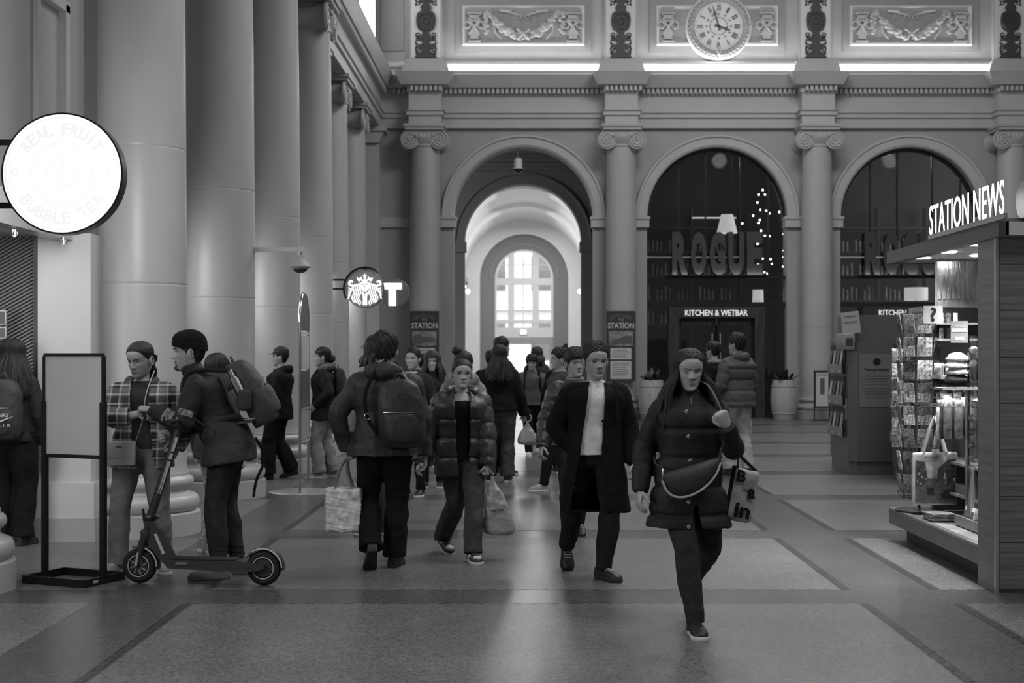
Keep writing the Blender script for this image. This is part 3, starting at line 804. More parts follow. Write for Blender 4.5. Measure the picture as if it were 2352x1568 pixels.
def hand(mb, wrist, d, n, side, curl=.5, spread=.12, scale=1., thumb=.6):
    """d fingers direction, n palm normal, side +1/-1 thumb side along d x n"""
    d = Vector(d).normalized(); n = Vector(n); n = (n-d*n.dot(d)).normalized(); t = d.cross(n)*side
    wrist = Vector(wrist); S = scale
    P = lambda a, b, c: wrist+(d*a+t*b+n*c)*S
    rings = []
    for a, w, h in ((-.03, .027, .021), (.0, .028, .020), (.03, .038, .019), (.06, .043, .017), (.085, .042, .014), (.095, .036, .009)):
        c = P(a, 0, 0); rings.append([c+(t*(w*math.cos(2*PI*j/14))+n*(h*math.sin(2*PI*j/14)))*S for j in range(14)])
    mb.loft(rings)
    for i, (b, L, r) in enumerate(((.031, .072, .0092), (.0105, .08, .0096), (-.0105, .074, .0092), (-.031, .058, .0082))):
        a0 = math.atan2(b, .3)*spread*4
        base = P(.078, b*.9, 0); ang = 0; pts = [base]; rr = [r*1.12]; p = base
        for k, (f, cu) in enumerate(((.45, .75), (.3, 1.05), (.25, .7))):
            ang += cu*curl*1.5
            dd = (d*math.cos(ang)+n*math.sin(ang)+t*(a0*math.cos(ang))).normalized()
            p = p+dd*(L*f*S); pts.append(p); rr.append(r*(1.0-.1*k))
        limb(mb, pts, [q*S for q in rr], n=10, step=.008)
    # thumb from the side of the palm near its base
    b0 = P(.02, .026, .004); dirs = [(d*.55+t*.75+n*.25*thumb*2), (d*.8+t*.35+n*.4*thumb*2), (d*.85+t*.05+n*.5*thumb*2)]
    if curl > .85: dirs = [(d*.6+t*.5+n*.5), (d*.5-t*.15+n*.8), (d*.25-t*.6+n*.35)]
    p = b0; pts = [p]
    for q, L in zip(dirs, (.04, .032, .026)): p = p+q.normalized()*(L*S); pts.append(p)
    limb(mb, pts, [.013*S, .0115*S, .0105*S, .009*S], n=10, step=.008)

m_skin = {}
def skin(v):
    if v not in m_skin:
        m_skin[v] = [mat('skin_%d' % int(v*100), v, .5, noise_amt=.08, nscale=9, bump=.06, bscale=300),
                     mat('hair_dark_detail', .015, .5), mat('eye_white', .5, .25), mat('lips_%d' % int(v*100), v*.55, .45), mat('stubble_%d' % int(v*100), v*.22, .7)]
    return m_skin[v]
m_hairs = {}
def hair_mat(v=.012):
    if v not in m_hairs: m_hairs[v] = mat('hair_%d' % int(v*1000), v, .55, spec=.3, noise_amt=.3, nscale=14, bump=.35, bscale=55, stretch=(3, 3, .25))
    return m_hairs[v]

class P:
    """a posed figure; body frame faces -Y, person's left is +X"""
    def __init__(s, px, Y, H, yaw, label, name='person', fem=False, bulk=1., lean=0., side=0., feet=None, pelvis_dy=0., sh_yaw=0., head=(0, 0, 0), drop=.0, far=False, tint=.33, x=None, hs=1.06):
        s.H, s.fem, s.bulk, s.far = H, fem, bulk, far
        s.root = empty('person', (WX(px, Y) if x is None else x, Y, 0), math.radians(yaw), label, 'person')
        s.tint = tint; s.vox = .009 if Y < 12 else (.013 if Y < 19.5 else .018)
        s.seed = int(px)
        h = H; s.leg = .248*h; ank = .05*h
        feet = feet or {'L': (.09, 0, 0, 8, 0), 'R': (-.09, 0, 0, -8, 0)}
        s.feet = {}
        hz = 9
        for k, (x_, y_, z_, yw, pt) in feet.items():
            pr = math.radians(pt)
            # ankle above the sole; a pitched foot (toe down) lifts the heel
            a = Vector((x_, y_+.0, z_+ank+math.sin(max(0, pr))*.13)); s.feet[k] = (a, math.radians(yw), pr)
            sx = 1 if k == 'L' else -1
            hor = math.hypot(x_-sx*.052*h, y_-pelvis_dy); hz = min(hz, a.z+math.sqrt(max(.01, (1.985*s.leg)**2-hor*hor)))
        s.hz = min(hz, .546*h)-drop
        s.pel = Vector((0, pelvis_dy, s.hz)); ln = math.radians(lean); sd = math.radians(side)
        s.up = Vector((math.sin(sd), -math.sin(ln), math.cos(ln)*math.cos(sd))).normalized()
        sy = math.radians(sh_yaw)
        s.L = .285*h
        s.fw = Vector((math.sin(sy), -math.cos(sy), 0)); s.fw = (s.fw-s.up*s.fw.dot(s.up)).normalized(); s.rt = s.fw.cross(s.up)*-1
        # rt points to the person's left (+X when facing the viewer)
        if s.rt.x < 0 and abs(sh_yaw) < 90: s.rt = -s.rt
        s.neck = s.pel+s.up*s.L
        s.shw = (.092 if fem else .102)*h*(.5+.5*bulk)
        s.sh = {k: s.neck+s.rt*(sg*s.shw)-s.up*(.034*h) for k, sg in (('L', 1), ('R', -1))}
        s.hip = {k: s.pel+Vector((sg*.052*h, 0, 0)) for k, sg in (('L', 1), ('R', -1))}
        s.knee = {}
        for k in s.feet:
            a, yw, pr = s.feet[k]
            fwd = Vector((math.sin(yw), -math.cos(yw), 0))
            s.knee[k], _ = two_bone(s.hip[k], a, s.leg, s.leg, fwd)
        s.ua, s.fa = .165*h, .148*h
        s.elb, s.wri = {}, {}
        hy, hp, hr = [math.radians(q) for q in head]
        hh = .131*h*hs; nk = Vector((0, -.02, .05*h))
        R = Matrix.Rotation(hy, 4, 'Z')@Matrix.Rotation(hp, 4, 'X')@Matrix.Rotation(hr, 4, 'Y')
        up2 = (s.up*.6+Vector((0, 0, .4))).normalized()
        s.hc = s.neck+up2*(.062*h)+s.fw*(.012*h)      # pivot: under the ears
        s.T = Matrix.Translation(s.hc)@R@Matrix.Scale(hh, 4)@Matrix.Translation((0, 0, -.22))
        s.hh = hh; s.R = R
    def arm(s, k, target, hint=None, rel=True):
        sg = 1 if k == 'L' else -1
        t = s.sh[k]+Vector(target) if rel else Vector(target)
        hint = hint or (sg*.5, .9, -.1)
        s.elb[k], s.wri[k] = two_bone(s.sh[k], t, s.ua, s.fa, hint)
    def hang(s, k, fwd=0., out=.08, bend=.12):
        """arm hanging; fwd swing in metres"""
        sg = 1 if k == 'L' else -1; L = (s.ua+s.fa)
        s.arm(k, (sg*out, -fwd-bend*.3, -math.sqrt(max(.05, (L-bend*.12)**2-fwd**2-out**2))), (sg*.4, 1, 0))
    # ------------- pieces
    def torso_rings(s, mb, puff, hem, flare=0., quilt=0., pitch=.12, t1=1.0, belly=0., n=30, hemf=None, top=True):
        h, b = s.H, s.bulk; f = s.fem
        tab = [(0, .097 if f else .095, .068, .075), (.18, .092, .066, .066), (.4, .080 if f else .086, .060, .056), (.62, .093 if f else .098, .070 if f else .066, .062), (.80, .100 if f else .108, .068, .064), (.90, .088 if f else .096, .054, .056), (.96, .062, .044, .048), (1.03, .040, .036, .042)]
        rows = []
        if hem:
            for q in (1., .66, .33): rows.append((-hem*q, (.099+flare*q)*h*b+puff, (.068+flare*q*.6)*h*b+puff, (.074+flare*q*.6)*h*b+puff))
        for t, w, df, db in tab:
            if not top and t > .93: continue
            kb = belly*math.exp(-((t-.3)/.25)**2)
            pf = puff*(1 if t < .93 else .6)
            rows.append((t*s.L, w*h*b+pf, (df+kb)*h*(.6+.4*b)+pf, db*h*(.6+.4*b)+pf))
        tot = rows[-1][0]-rows[0][0]; k = max(14, int(tot/(.009 if quilt else .018))); rr = crom(rows, k); rings = []
        for z, w, df, db in rr:
            m_ = 1.
            if quilt and z < s.L*.9:
                q = ((z+.03)/pitch) % 1.; dq = pitch/2-abs(q-.5)*pitch; m_ = 1+quilt*(.25*math.sin(PI*q)-math.exp(-(dq/.011)**2))
            c = s.pel+(s.up*z if z > 0 else Vector((0, 0, z)))
            fw = s.fw if z > 0 else Vector((s.fw.x, s.fw.y, s.fw.z*.25)).normalized()
            rings.append(sring(c, s.rt, fw, w*m_, df*m_, db*m_, n))
        mb.loft(rings)
    def sleeve(s, mb, k, puff, quilt=0., pitch=.11, cuff=1., upto=1.):
        h = s.H; sg = 1 if k == 'L' else -1; sh, el, wr = s.sh[k], s.elb[k], s.wri[k]
        inner = s.neck+s.rt*(sg*s.shw*.5)-s.up*(.034*h)
        b = .75+.25*s.bulk; r = lambda v: v*h*b+puff
        e1, e2 = el.lerp(sh, .22), el.lerp(wr, .22)
        en = wr.lerp(el, 1-upto) if upto < 1 else wr+(wr-el).normalized()*.012
        limb(mb, [inner, sh, sh.lerp(el, .4), e1, el.lerp((e1+e2)/2, .3), e2, el.lerp(wr, .62), en], [r(.024), r(.031), r(.033), r(.031), r(.031), r(.029), r(.026), r(.021)*cuff], 16, .015, quilt, pitch)
    def jacket(s, m, puff=.02, hem=.10, flare=.004, quilt=0., pitch=.12, fold=.006, fk=26., name='jacket', collar=0., hood=0., cut=None, thick=0., sleeves='LR', belly=0., extra=None, cuff=1., smooth=2, upto=1., label=None):
        mb = MB(); s.torso_rings(mb, puff, hem, flare, quilt, pitch, belly=belly)
        for k in sleeves: s.sleeve(mb, k, puff*.5, quilt, pitch*.9, cuff, upto)
        if collar:
            c0 = s.neck-s.up*.02-s.fw*.005
            rings = [sring(c0+s.up*z, s.rt, s.fw, r, r*1.05, r*.95, 24) for z, r in ((-.03, .105), (.02, .088), (.02+collar*.6, .078), (.02+collar, .08))]
            mb.loft(rings)
        if hood:
            s.collar_tube(mb, 2.2, .10, .095, .026*hood, .060*hood, .025, .0)
        if extra: extra(mb)
        o = solid(mb, name, m, s.root, s.vox, smooth, fold, fk, s.seed+3, cut, thick)
        if label: o['label'] = label
        return o
    def trousers(s, m, loose=.0, flare=0., fold=.005, name='trousers', fk=24., hipk=1., stack=0.):
        h, b = s.H, s.bulk; mb = MB(); f = s.fem
        rings = []
        for z, w, df, db in ((.13*h, .080, .060, .058), (.07*h, .092, .066, .070), (.0, .098, .068, .078), (-.05*h, .086, .060, .066), (-.075*h, .05, .04, .045)):
            c = s.pel+(s.up*z if z > 0 else Vector((0, 0, z)))
            rings.append(sring(c, Vector((1, 0, 0)), Vector((0, -1, 0)), w*h*b*hipk, df*h*(.6+.4*b), db*h*(.6+.4*b), 24))
        mb.loft(rings)
        for k in ('L', 'R'):
            hp, kn = s.hip[k], s.knee[k]; an, yw, pr = s.feet[k]
            r = lambda v, q=1.: v*h*(.7+.3*b)+loose*q
            end = an-(an-kn).normalized()*.0
            end = an+(an-kn).normalized()*(.012)
            limb(mb, [hp+Vector((0, 0, .03)), hp.lerp(kn, .15), hp.lerp(kn, .55), hp.lerp(kn, .93), kn.lerp(an, .12), kn.lerp(an, .4), kn.lerp(an, .75), end], [r(.05), r(.053), r(.044), r(.036), r(.034), r(.034)+flare*.3, r(.027)+flare*.7, r(.025)+flare], 18, .02)
        g = None
        if stack:
            def g(co): return stack*np.sin(co[:, 2]*170+3*np.sin(co[:, 0]*30))*np.exp(-(co[:, 2]/.16)**2)
        return solid(mb, name, m, s.root, s.vox*1.1, 2, fold, fk, s.seed+5, grain=g)
    def shoe(s, k, m_up, m_sole, m_det=None, size=1., tall=.0, name='shoe', white_toe=False):
        an, yw, pr = s.feet[k]; h = s.H
        L = .152*h*size; ank = .05*h
        Mx = Matrix.Translation(an)@Matrix.Rotation(yw, 4, 'Z')@Matrix.Rotation(pr, 4, 'X')
        # local: forward -Y, sole at z=-ank
        prof = [(.27, .030, .062), (.25, .036, .075), (.1, .037, .085), (-.05, .036, .080), (-.2, .040, .066), (-.4, .046, .052), (-.56, .045, .040), (-.67, .034, .030), (-.72, .015, .016)]
        u = MB(); rings = []
        for y, w, z in crom(prof, 22):
            rg = []
            for j in range(16):
                a = 2*PI*j/16; x = w*math.copysign(abs(math.cos(a))**.7, math.cos(a)); zz = (z if math.sin(a) > 0 else .02)*math.copysign(abs(math.sin(a))**.8, math.sin(a))
                rg.append(Mx@Vector((x*1.02, y*L, -ank+.022+max(-.015, zz))))
            rings.append(rg)
        u.loft(rings)
        limb(u, [Mx@Vector((0, .09*L, -ank+.05)), Mx@Vector((0, .10*L, -ank+.085)), Mx@Vector((0, .11*L, -ank+.11+tall))], [.036, .038, .036], 14)
        so = u.build(name, m_up, s.root)
        q = MB(); rings = []
        ol = [(.29, .012), (.27, .026), (.2, .034), (.05, .037), (-.1, .038), (-.25, .043), (-.42, .049), (-.55, .048), (-.66, .036), (-.715, .020), (-.735, .004)]
        ol = [(a, max(.003, b)) for a, b in crom(ol, 20)]
        ring = [(w, y) for y, w in ol]+[(-w, y) for y, w in reversed(ol)]
        for z, g in ((0, .95), (.006, 1.03), (.022, 1.03), (.027, .97)): rings.append([Mx@Vector((x*1.03*g, y*L*(1 if g < 1 else 1.015), -ank+z)) for x, y in ring])
        q.loft(rings); q.build('sole', m_sole, so)
        if m_det:
            d = MB()
            for i in range(4):
                y = -.16-.08*i; z = np.interp(y, [-.56, -.4, -.2, -.05], [.040, .052, .066, .080])+.024
                d.tube([Mx@Vector((x*.026, y*L, -ank+z-.012*abs(x)**2)) for x in (-1, -.5, 0, .5, 1)], .004, 5)
            d.build('laces', m_det, so)
        return so
    def body(s, hands=None, eyes='open', lo=None, nose=1., brow=1., look=0., beard=0., neckr=None):
        h = s.H; lo = s.far if lo is None else lo
        mb = MB()
        # inner trunk and limbs (mostly under the clothes)
        b2 = MB(); bk = s.bulk; s.bulk = bk*.9; s.torso_rings(b2, 0, 0); 
        for k in ('L', 'R'):
            s.sleeve(b2, k, -.012)
            hp, kn = s.hip[k], s.knee[k]; an = s.feet[k][0]
            limb(b2, [hp, hp.lerp(kn, .5), kn, kn.lerp(an, .4), an], [.046*h, .04*h, .029*h, .029*h, .02*h], 12, .04)
        s.bulk = bk
        nr = neckr or (.029*h if s.fem else .034*h)
        hb = s.T@Vector((0, .06, .16)); ht = s.T@Vector((0, .08, .35))
        limb(b2, [s.neck-s.up*.05, s.neck+s.up*.01, hb, ht], [nr*1.35, nr*1.08, nr, nr*.95], 18, .01)
        hm = MB()
        for k, cfg in (hands or {}).items():
            cfg = dict(cfg); sg = 1 if k == 'L' else -1
            d = cfg.pop('d', None) or (s.wri[k]-s.elb[k]).normalized(); n_ = cfg.pop('n', None) or Vector((-sg, .25, 0))
            d = Vector(d); n_ = Vector(n_); t = d.cross(n_-d*n_.dot(d))
            # thumb points forward for a hanging hand
            fw = cfg.pop('thumb_to', s.fw); sd = 1 if t.dot(Vector(fw)) > 0 else -1
            hand(hm, s.wri[k], d, n_, sd, scale=h/1.72, **cfg)
        v1 = solid(b2, 'tmpbody', [m_black], None, .016, 1)
        hand_o = solid(hm, 'tmphand', [m_black], None, .0045 if not s.far else .008, 1) if hm.v else None
        for ob in (v1, hand_o):
            if ob is None: continue
            me = ob.data; o = len(mb.v)
            mb.v += [tuple(v.co) for v in me.vertices]
            for p_ in me.polygons: mb.f.append([i+o for i in p_.vertices]); mb.mi.append(0); mb.sm.append(True)
            bpy.data.objects.remove(ob); bpy.data.meshes.remove(me)
        head(mb, s.T, lo, nose, 1. if s.fem else 0., eyes, brow, True, look, beard)
        return mb.build('body', skin(s.tint), s.root, fix=False)
    def collar_tube(s, mb, amax, rx, ry, r0, r1, z0=.0, zb=.0):
        """soft roll around the neck, thickest at the nape"""
        pts, rr = [], []
        for a in np.linspace(-amax, amax, 13):
            k = .5+.5*math.cos(a); pts.append(s.neck+s.up*(z0+zb*k-.03*(1-k)**2)+s.rt*(math.sin(a)*rx)-s.fw*(math.cos(a)*ry+.01)); rr.append(r0+(r1-r0)*k)
        limb(mb, pts, rr, 12, .012, fwd=s.up)
    # ------------- hair
    def hair(s, m=None, fringe=.80, side=.42, nape=.10, thick=.035, temple=.62, name='hair', top=.05, wisps=0, part=0., seed=0, messy=.008, lo=None):
        m = m or hair_mat()
        g = np.random.default_rng(s.seed+seed); T = s.T
        nt, nr = (40, 10) if s.far else (120, 22)
        th = np.linspace(-PI, PI, nt, endpoint=False); A = np.abs(th)
        zh = np.interp(A, [0, .5, .9, 1.25, 1.5, 1.75, 2.1, PI], [fringe, fringe-.02, temple+.06, temple-.1, side, side, nape+.12, nape])
        zh = zh+g.normal(size=nt)*messy*1.2
        mb = MB(); rings = []
        for i in range(nr):
            t = i/(nr-1); z = zh+(1.0-zh)*(t**.9)
            x, y = head_point(th, np.minimum(z, 1.0))
            k = thick*min(1., .35+t*2.5)+top*t*t
            rd = k*(1+.12*np.sin(th*23+3*np.sin(th*5+t*4))+.09*np.sin(th*41+t*9))+messy*np.sin(th*13+t*17)
            rr = np.sqrt(x*x+(y+.05)**2)+1e-5
            zz = z+(k*.9+top*.8)*t**1.5
            rings.append([T@Vector((x[j]+x[j]/rr[j]*rd[j], -(y[j]+(y[j]+.05)/rr[j]*rd[j]), zz[j])) for j in range(nt)])
        mb.loft(rings, False, True)
        for i in range(wisps):
            a = g.uniform(-PI, PI); z = g.uniform(.55, 1.0); x, y = head_point(np.array([a]), np.array([z])); x, y = x[0], y[0]
            q = [(x*1.05, y*1.05, z), (x*1.25+g.normal()*.04, y*1.2+g.normal()*.04, z+g.uniform(-.02, .14)), (x*1.35+g.normal()*.08, y*1.3+g.normal()*.08, z+g.uniform(-.15, .1))]
            mb.tube([T@Vector((p[0], -p[1], p[2])) for p in crom(q, 7)], [.003, .003, .0025, .002, .0018, .0012, .0006], 4)
        return mb.build(name, m, s.root)
    def long_hair(s, m=None, length=.42, spread=.09, front=1.0, locks=46, seed=1, back=.06, start=.75, name='long_hair'):
        """locks falling straight down from the crown, over the shoulders and back"""
        m = m or hair_mat(); g = np.random.default_rng(s.seed+seed); mb = MB(); hh = s.hh
        locks = int(locks*.6) if s.far else int(locks*1.9)
        base = Vector((0, 0, 0))
        for i in range(locks):
            a = -PI+2*PI*(i+.5)/locks
            if abs(a) < front: continue
            x, y = head_point(np.array([a]*3), np.array([.92, start, .45])); z = [.95, start, .45]
            k = g.uniform(1.02, 1.13); lay = g.uniform(.6, 1.05)
            pts = [s.T@Vector((x[q]*k, -y[q]*k, z[q])) for q in range(3)]
            last = pts[-1]; o = s.T@Vector((0, .05, .45)); out = Vector((last.x-o.x, last.y-o.y, 0)); out.normalize()
            L = length*g.uniform(.88, 1.06)
            for t in (.3, .6, .85, 1.):
                sp = spread*math.sin(min(1, t*1.3)*PI/2)*lay
                if out.y > 0: sp = sp*.75+back*t
                pts.append(last+out*(sp+g.normal()*.006)-Vector((0, 0, 1))*(L*t))
            r = (.0125 if not s.far else .02)
            rr = [r*.8, r*1.1, r*1.25, r*1.3, r*1.2, r*.9, r*.35]
            P_ = crom([list(p)+[q] for p, q in zip(pts, rr)], 16)
            mb.tube([Vector(p[:3]) for p in P_], [max(.002, p[3]) for p in P_], 7)
        return mb.build(name, m, s.root)
    def glasses(s, m=None, name='glasses'):
        m = m or mat('glasses_metal', .1, .3, metal=.8); mb = MB()
        for sg in (-1, 1):
            y = float(surf_y(.135, .5))+.02
            mb.tube([s.T@Vector((sg*.14+.095*math.cos(a), -y-.02, .49+.078*math.sin(a))) for a in np.linspace(0, 2*PI, 20, endpoint=False)], .0012, 5, closed=True)
            mb.tube([s.T@Vector(p) for p in ((sg*.235, -y-.02, .52), (sg*.36, -.05, .53), (sg*.36, .08, .50))], .0014, 5)
        y = float(surf_y(0., .53))+.03
        mb.tube([s.T@Vector(p) for p in ((-.05, -y+.01, .51), (0, -y-.02, .53), (.05, -y+.01, .51))], .0012, 5)
        return mb.build(name, m, s.root)
    def w(s, p):
        """body-frame point -> world"""
        return s.root.matrix_world_local@Vector(p) if False else Matrix.Translation(s.root.location)@s.root.rotation_euler.to_matrix().to_4x4()@Vector(p)
    def at(s, name, label, cat, group=None):
        """separate thing carried by this person: an Empty with the same frame"""
        return empty(name, s.root.location.copy(), s.root.rotation_euler.z, label, cat, group)
# ------------------------------------------------------------ left side: bubble tea shop, pier, signs
m_pier = mat('pier_paint', .5, .45, noise_amt=.05, nscale=1.5)
pier = MB().box(-4.16, -3.71, 11.85, 12.6, .5, 2.62); pier.box(-4.2, -3.67, 11.81, 12.6, .0, .5)
o = struct(pier.build('trim_5', m_pier))
MB().box(-4.2, -3.66, 11.80, 12.6, 0, .2).build('kick_band', m_wall, o)
# ribbed shop wall: raised diagonal ribs, two directions meeting at a seam
def ribbed():
    mb = MB().box(-6.5, -4.22, 12.2, 12.45, 0, 2.75)
    w = struct(mb.build('wall_shop', mat('rib_ground', .03, .5)))
    rb = MB(); y = 12.18; seam = lambda x: 2.75-(x+4.5)*1.0
    pit = .032
    for i in range(-90, 150):
        # ribs rising to the right below the seam
        c = i*pit; pts = []
        for k in range(2): pass
        x0, x1 = -5.3, -4.24
        z0, z1 = c+x0*.55+2.9, c+x1*.55+2.9
        if z1 < 0 or z0 > 2.7: continue
        if z0 < 0: x0 += (-z0)/.55; z0 = 0
        if z1 > 2.7: x1 -= (z1-2.7)/.55; z1 = 2.7
        d = Vector((x1-x0, 0, z1-z0)).normalized()*.007; n = Vector((-d.z, 0, d.x))
        a, b = Vector((x0, y, z0)), Vector((x1, y, z1)); of = Vector((0, .02, 0))
        rb.add([a-n+of, a+n+of, b+n+of, b-n+of, a-n, a+n, b+n, b-n], [(4, 5, 6, 7), (0, 4, 7, 3), (1, 2, 6, 5)])
    tag(rb.build('ribs', mat('rib_light', .24, .5), w), kind='stuff')
    MB().box(-4.26, -4.2, 12.02, 12.2, 0, 2.6).build('door_jamb', m_black, w)
ribbed()
st = MB().box(-6.5, -3.98, 8.6, 12.4, 2.62, 2.8)
shop_soffit = struct(st.build('ceiling_shop', m_white))
b = MB().box(-4.02, -3.86, 8.6, 12.7, 2.56, 2.66); b.box(-4.05, -3.90, 8.6, 12.7, 2.66, 2.84)
struct(b.build('trim_6', mat('canopy_metal', .45, .35, metal=.6)))
struct(MB().box(-6.9, -6.5, 8.3, 12.5, 0, 2.8).build('wall_shop_side', m_dark))
for i, (X, Y) in enumerate(((-3.95, 10.75), (-3.84, 11.55))):
    t = empty('sprinkler', (X, Y, 2.56 if i else 2.555), 0, ('ceiling sprinkler head under the shop soffit right of the round sign bracket', 'ceiling sprinkler head beside the white pier')[1-i if False else i], 'sprinkler', 'sprinkler heads')
    MB().cyl((0, 0, -.02), (0, 0, 0), .02, n=10).cyl((0, 0, -.06), (0, 0, 0), .008, n=8).build('stem', mat('chrome', .6, .15, metal=1.), t)
    g = MB(); g.lathe([(.004, -.062), (.03, -.06), (.03, -.057), (.004, -.055)], n=12); g.tube([(-.018, 0, -.02), (-.02, 0, -.04), (0, 0, -.06), (.02, 0, -.04), (.018, 0, -.02)], .003, 5); g.build('deflector', mat('chrome'), t)
# wall panels above the shop
for (y0, y1, z0, z1) in ((11.2, 11.26, 2.9, 7.1), (12.55, 12.62, 2.9, 7.1)):
    MB().box(XL, XL+.05, y0, y1, z0, z1).build('panel_moulding', m_trim, wall_left)
MB().box(XL, XL+.07, 13.25, 13.36, 2.9, 4.92).build('panel_moulding', m_trim, wall_left)
MB().box(XL, XL+.07, 12.62, 13.36, 4.85, 4.95).build('panel_moulding', m_trim, wall_left)
MB().box(XL, XL+.16, 14.0, 14.5, 0, 7.1).build('panel_moulding', m_wall_d, wall_left)
# round lit sign
def bubble_sign():
    Y = 9.6; c = W(142, 398, Y); R = 136*Y/F
    t = empty('round_lit_sign', c, 0, 'large round glowing white sign with a leaf emblem on the shop front', 'sign')
    MB().lathe([(R, 0), (R+.012, .004), (R+.012, .11), (R, .115)], n=64, cap=False, M=Matrix.Rotation(-PI/2, 4, 'X')).build('rim', m_black, t)
    MB().lathe([(R, .006), (.001, .006)], n=64, cap=False, M=Matrix.Rotation(-PI/2, 4, 'X')).build('lit_face', mat('sign_glow', .3, .6, emit=.62), t)
    MB().lathe([(R, .11), (.001, .11)], n=64, cap=False, M=Matrix.Rotation(-PI/2, 4, 'X')).build('lit_back', mat('sign_glow'), t)
    mt = mat('sign_letter', .3, .6, emit=.545)
    g = MB(); g.torus((0, .004, 0), R*.95, .004, 'y', 60, 5); g.torus((0, .004, 0), R*.5, .003, 'y', 50, 5); g.torus((0, .004, 0), R*.54, .003, 'y', 50, 5)
    g.build('ring_line', mt, t)
    for s_, a0, sg in (('REAL FRUIT', PI/2, -1), ('BUBBLE TEA', -PI/2, 1)):
        n = len(s_)
        for i, ch in enumerate(s_):
            if ch == ' ': continue
            a = a0+sg*(i-(n-1)/2)*.205; rr = R*.75
            M_ = TM((rr*math.cos(a), -.001, rr*math.sin(a)))@Matrix.Rotation(a-PI/2 if sg < 0 else a+PI/2, 4, 'Z')
            text('letter', ch, .1, mt, M_, t, .002, height=.085, width=.06 if ch != 'I' else .018, bold=.003)
    lf = [(0, .16), (.045, .115), (.09, .055), (.108, -.01), (.09, -.065), (.045, -.085), (0, -.07), (-.045, -.085), (-.09, -.065), (-.108, -.01), (-.09, .055), (-.045, .115)]
    g = MB(); g.tube([(x, 0, z) for x, z in [tuple(q) for q in crom(lf+[lf[0]], 40)]], .0035, 5)
    g.tube([(0, 0, .12), (.01, 0, -.05), (-.01, 0, -.12), (-.04, 0, -.16)], .0035, 5)
    for s_, z in ((1, .04), (-1, .02), (1, -.01), (-1, -.03)): g.tube([(.004, 0, z-.03), (s_*.03, 0, z), (s_*.055, 0, z+.012)], .003, 5)
    g.build('leaf_emblem', mt, t)
    for px, py in ((33, 395), (242, 390)): 
        g = MB(); g.torus(((px-142)*Y/F, 0, (398-py)*Y/F), .02, .006, 'y', 16, 5); g.build('dot', mt, t)
    for py in (325, 470):
        z = (398-py)*Y/F; g = MB(); g.box(-R-.75, -math.sqrt(R*R-z*z)+.02, .035, .075, z-.02, z+.02); g.build('bracket', m_black, t)
    return t
bubble_sign()
area('sign_back_glow', (-3.2, 9.75, 2.84), (PI/2, 0, 0), .75, .75, 21)
# small shop boards at the frame edge
for i, (y0, y1) in enumerate(((712, 746), (750, 778))):
    Y = 12.0; t = empty('menu_board', W(2, (y0+y1)/2, Y), 0, ('small framed board at the shop entrance, upper one', 'small framed board at the shop entrance, lower one')[i], 'sign', 'shop boards'); h = (y1-y0)/2*Y/F
    MB().rbox((0, 0, 0), (.10, .03, 2*h), .008).build('board', mat('board_white', .6, .4), t); MB().box(-.042, .042, -.018, -.015, -h+.012, h-.012).build('face', mat('board_grey', .1, .4), t)
# blank sign stand
def sign_stand():
    t = empty('sign_stand', (-3.18, 9.78, 0), -.41, 'black metal floor stand holding a blank pale sign panel', 'sign stand')
    mm = mat('stand_black', .008, .4)
    b = MB()
    w, d = .275, .21
    for x0, x1, y0, y1 in ((-w, w, -d, -d+.02), (-w, w, d-.02, d), (-w, -w+.02, -d+.02, d-.02), (w-.02, w, -d+.02, d-.02)): b.box(x0, x1, y0, y1, 0, .055)
    b.build('base_frame', mm, t); 
    for s in (-1, 1):
        MB().box(s*(w-.015)-.018, s*(w-.015)+.018, -.018, .018, .055, 1.26).build('post', mm, t)
    f = MB(); x = w-.012
    f.box(-x, x, -.012, .012, 1.578, 1.6); f.box(-x, x, -.012, .012, .865, .89)
    for s in (-1, 1): f.box(s*x-.010, s*x+.010, -.012, .012, .89, 1.578)
    f.build('panel_frame', mm, t)
    MB().box(-x+.01, x-.01, -.004, .004, .89, 1.578).build('blank_panel', mat('panel_paper', .62, .5, noise_amt=.08, nscale=2), t)
    MB().box(w-.001, w+.002, -.12, -.07, .02, .04).build('label_plate', mat('label_plate', .4, .5), t)
sign_stand()
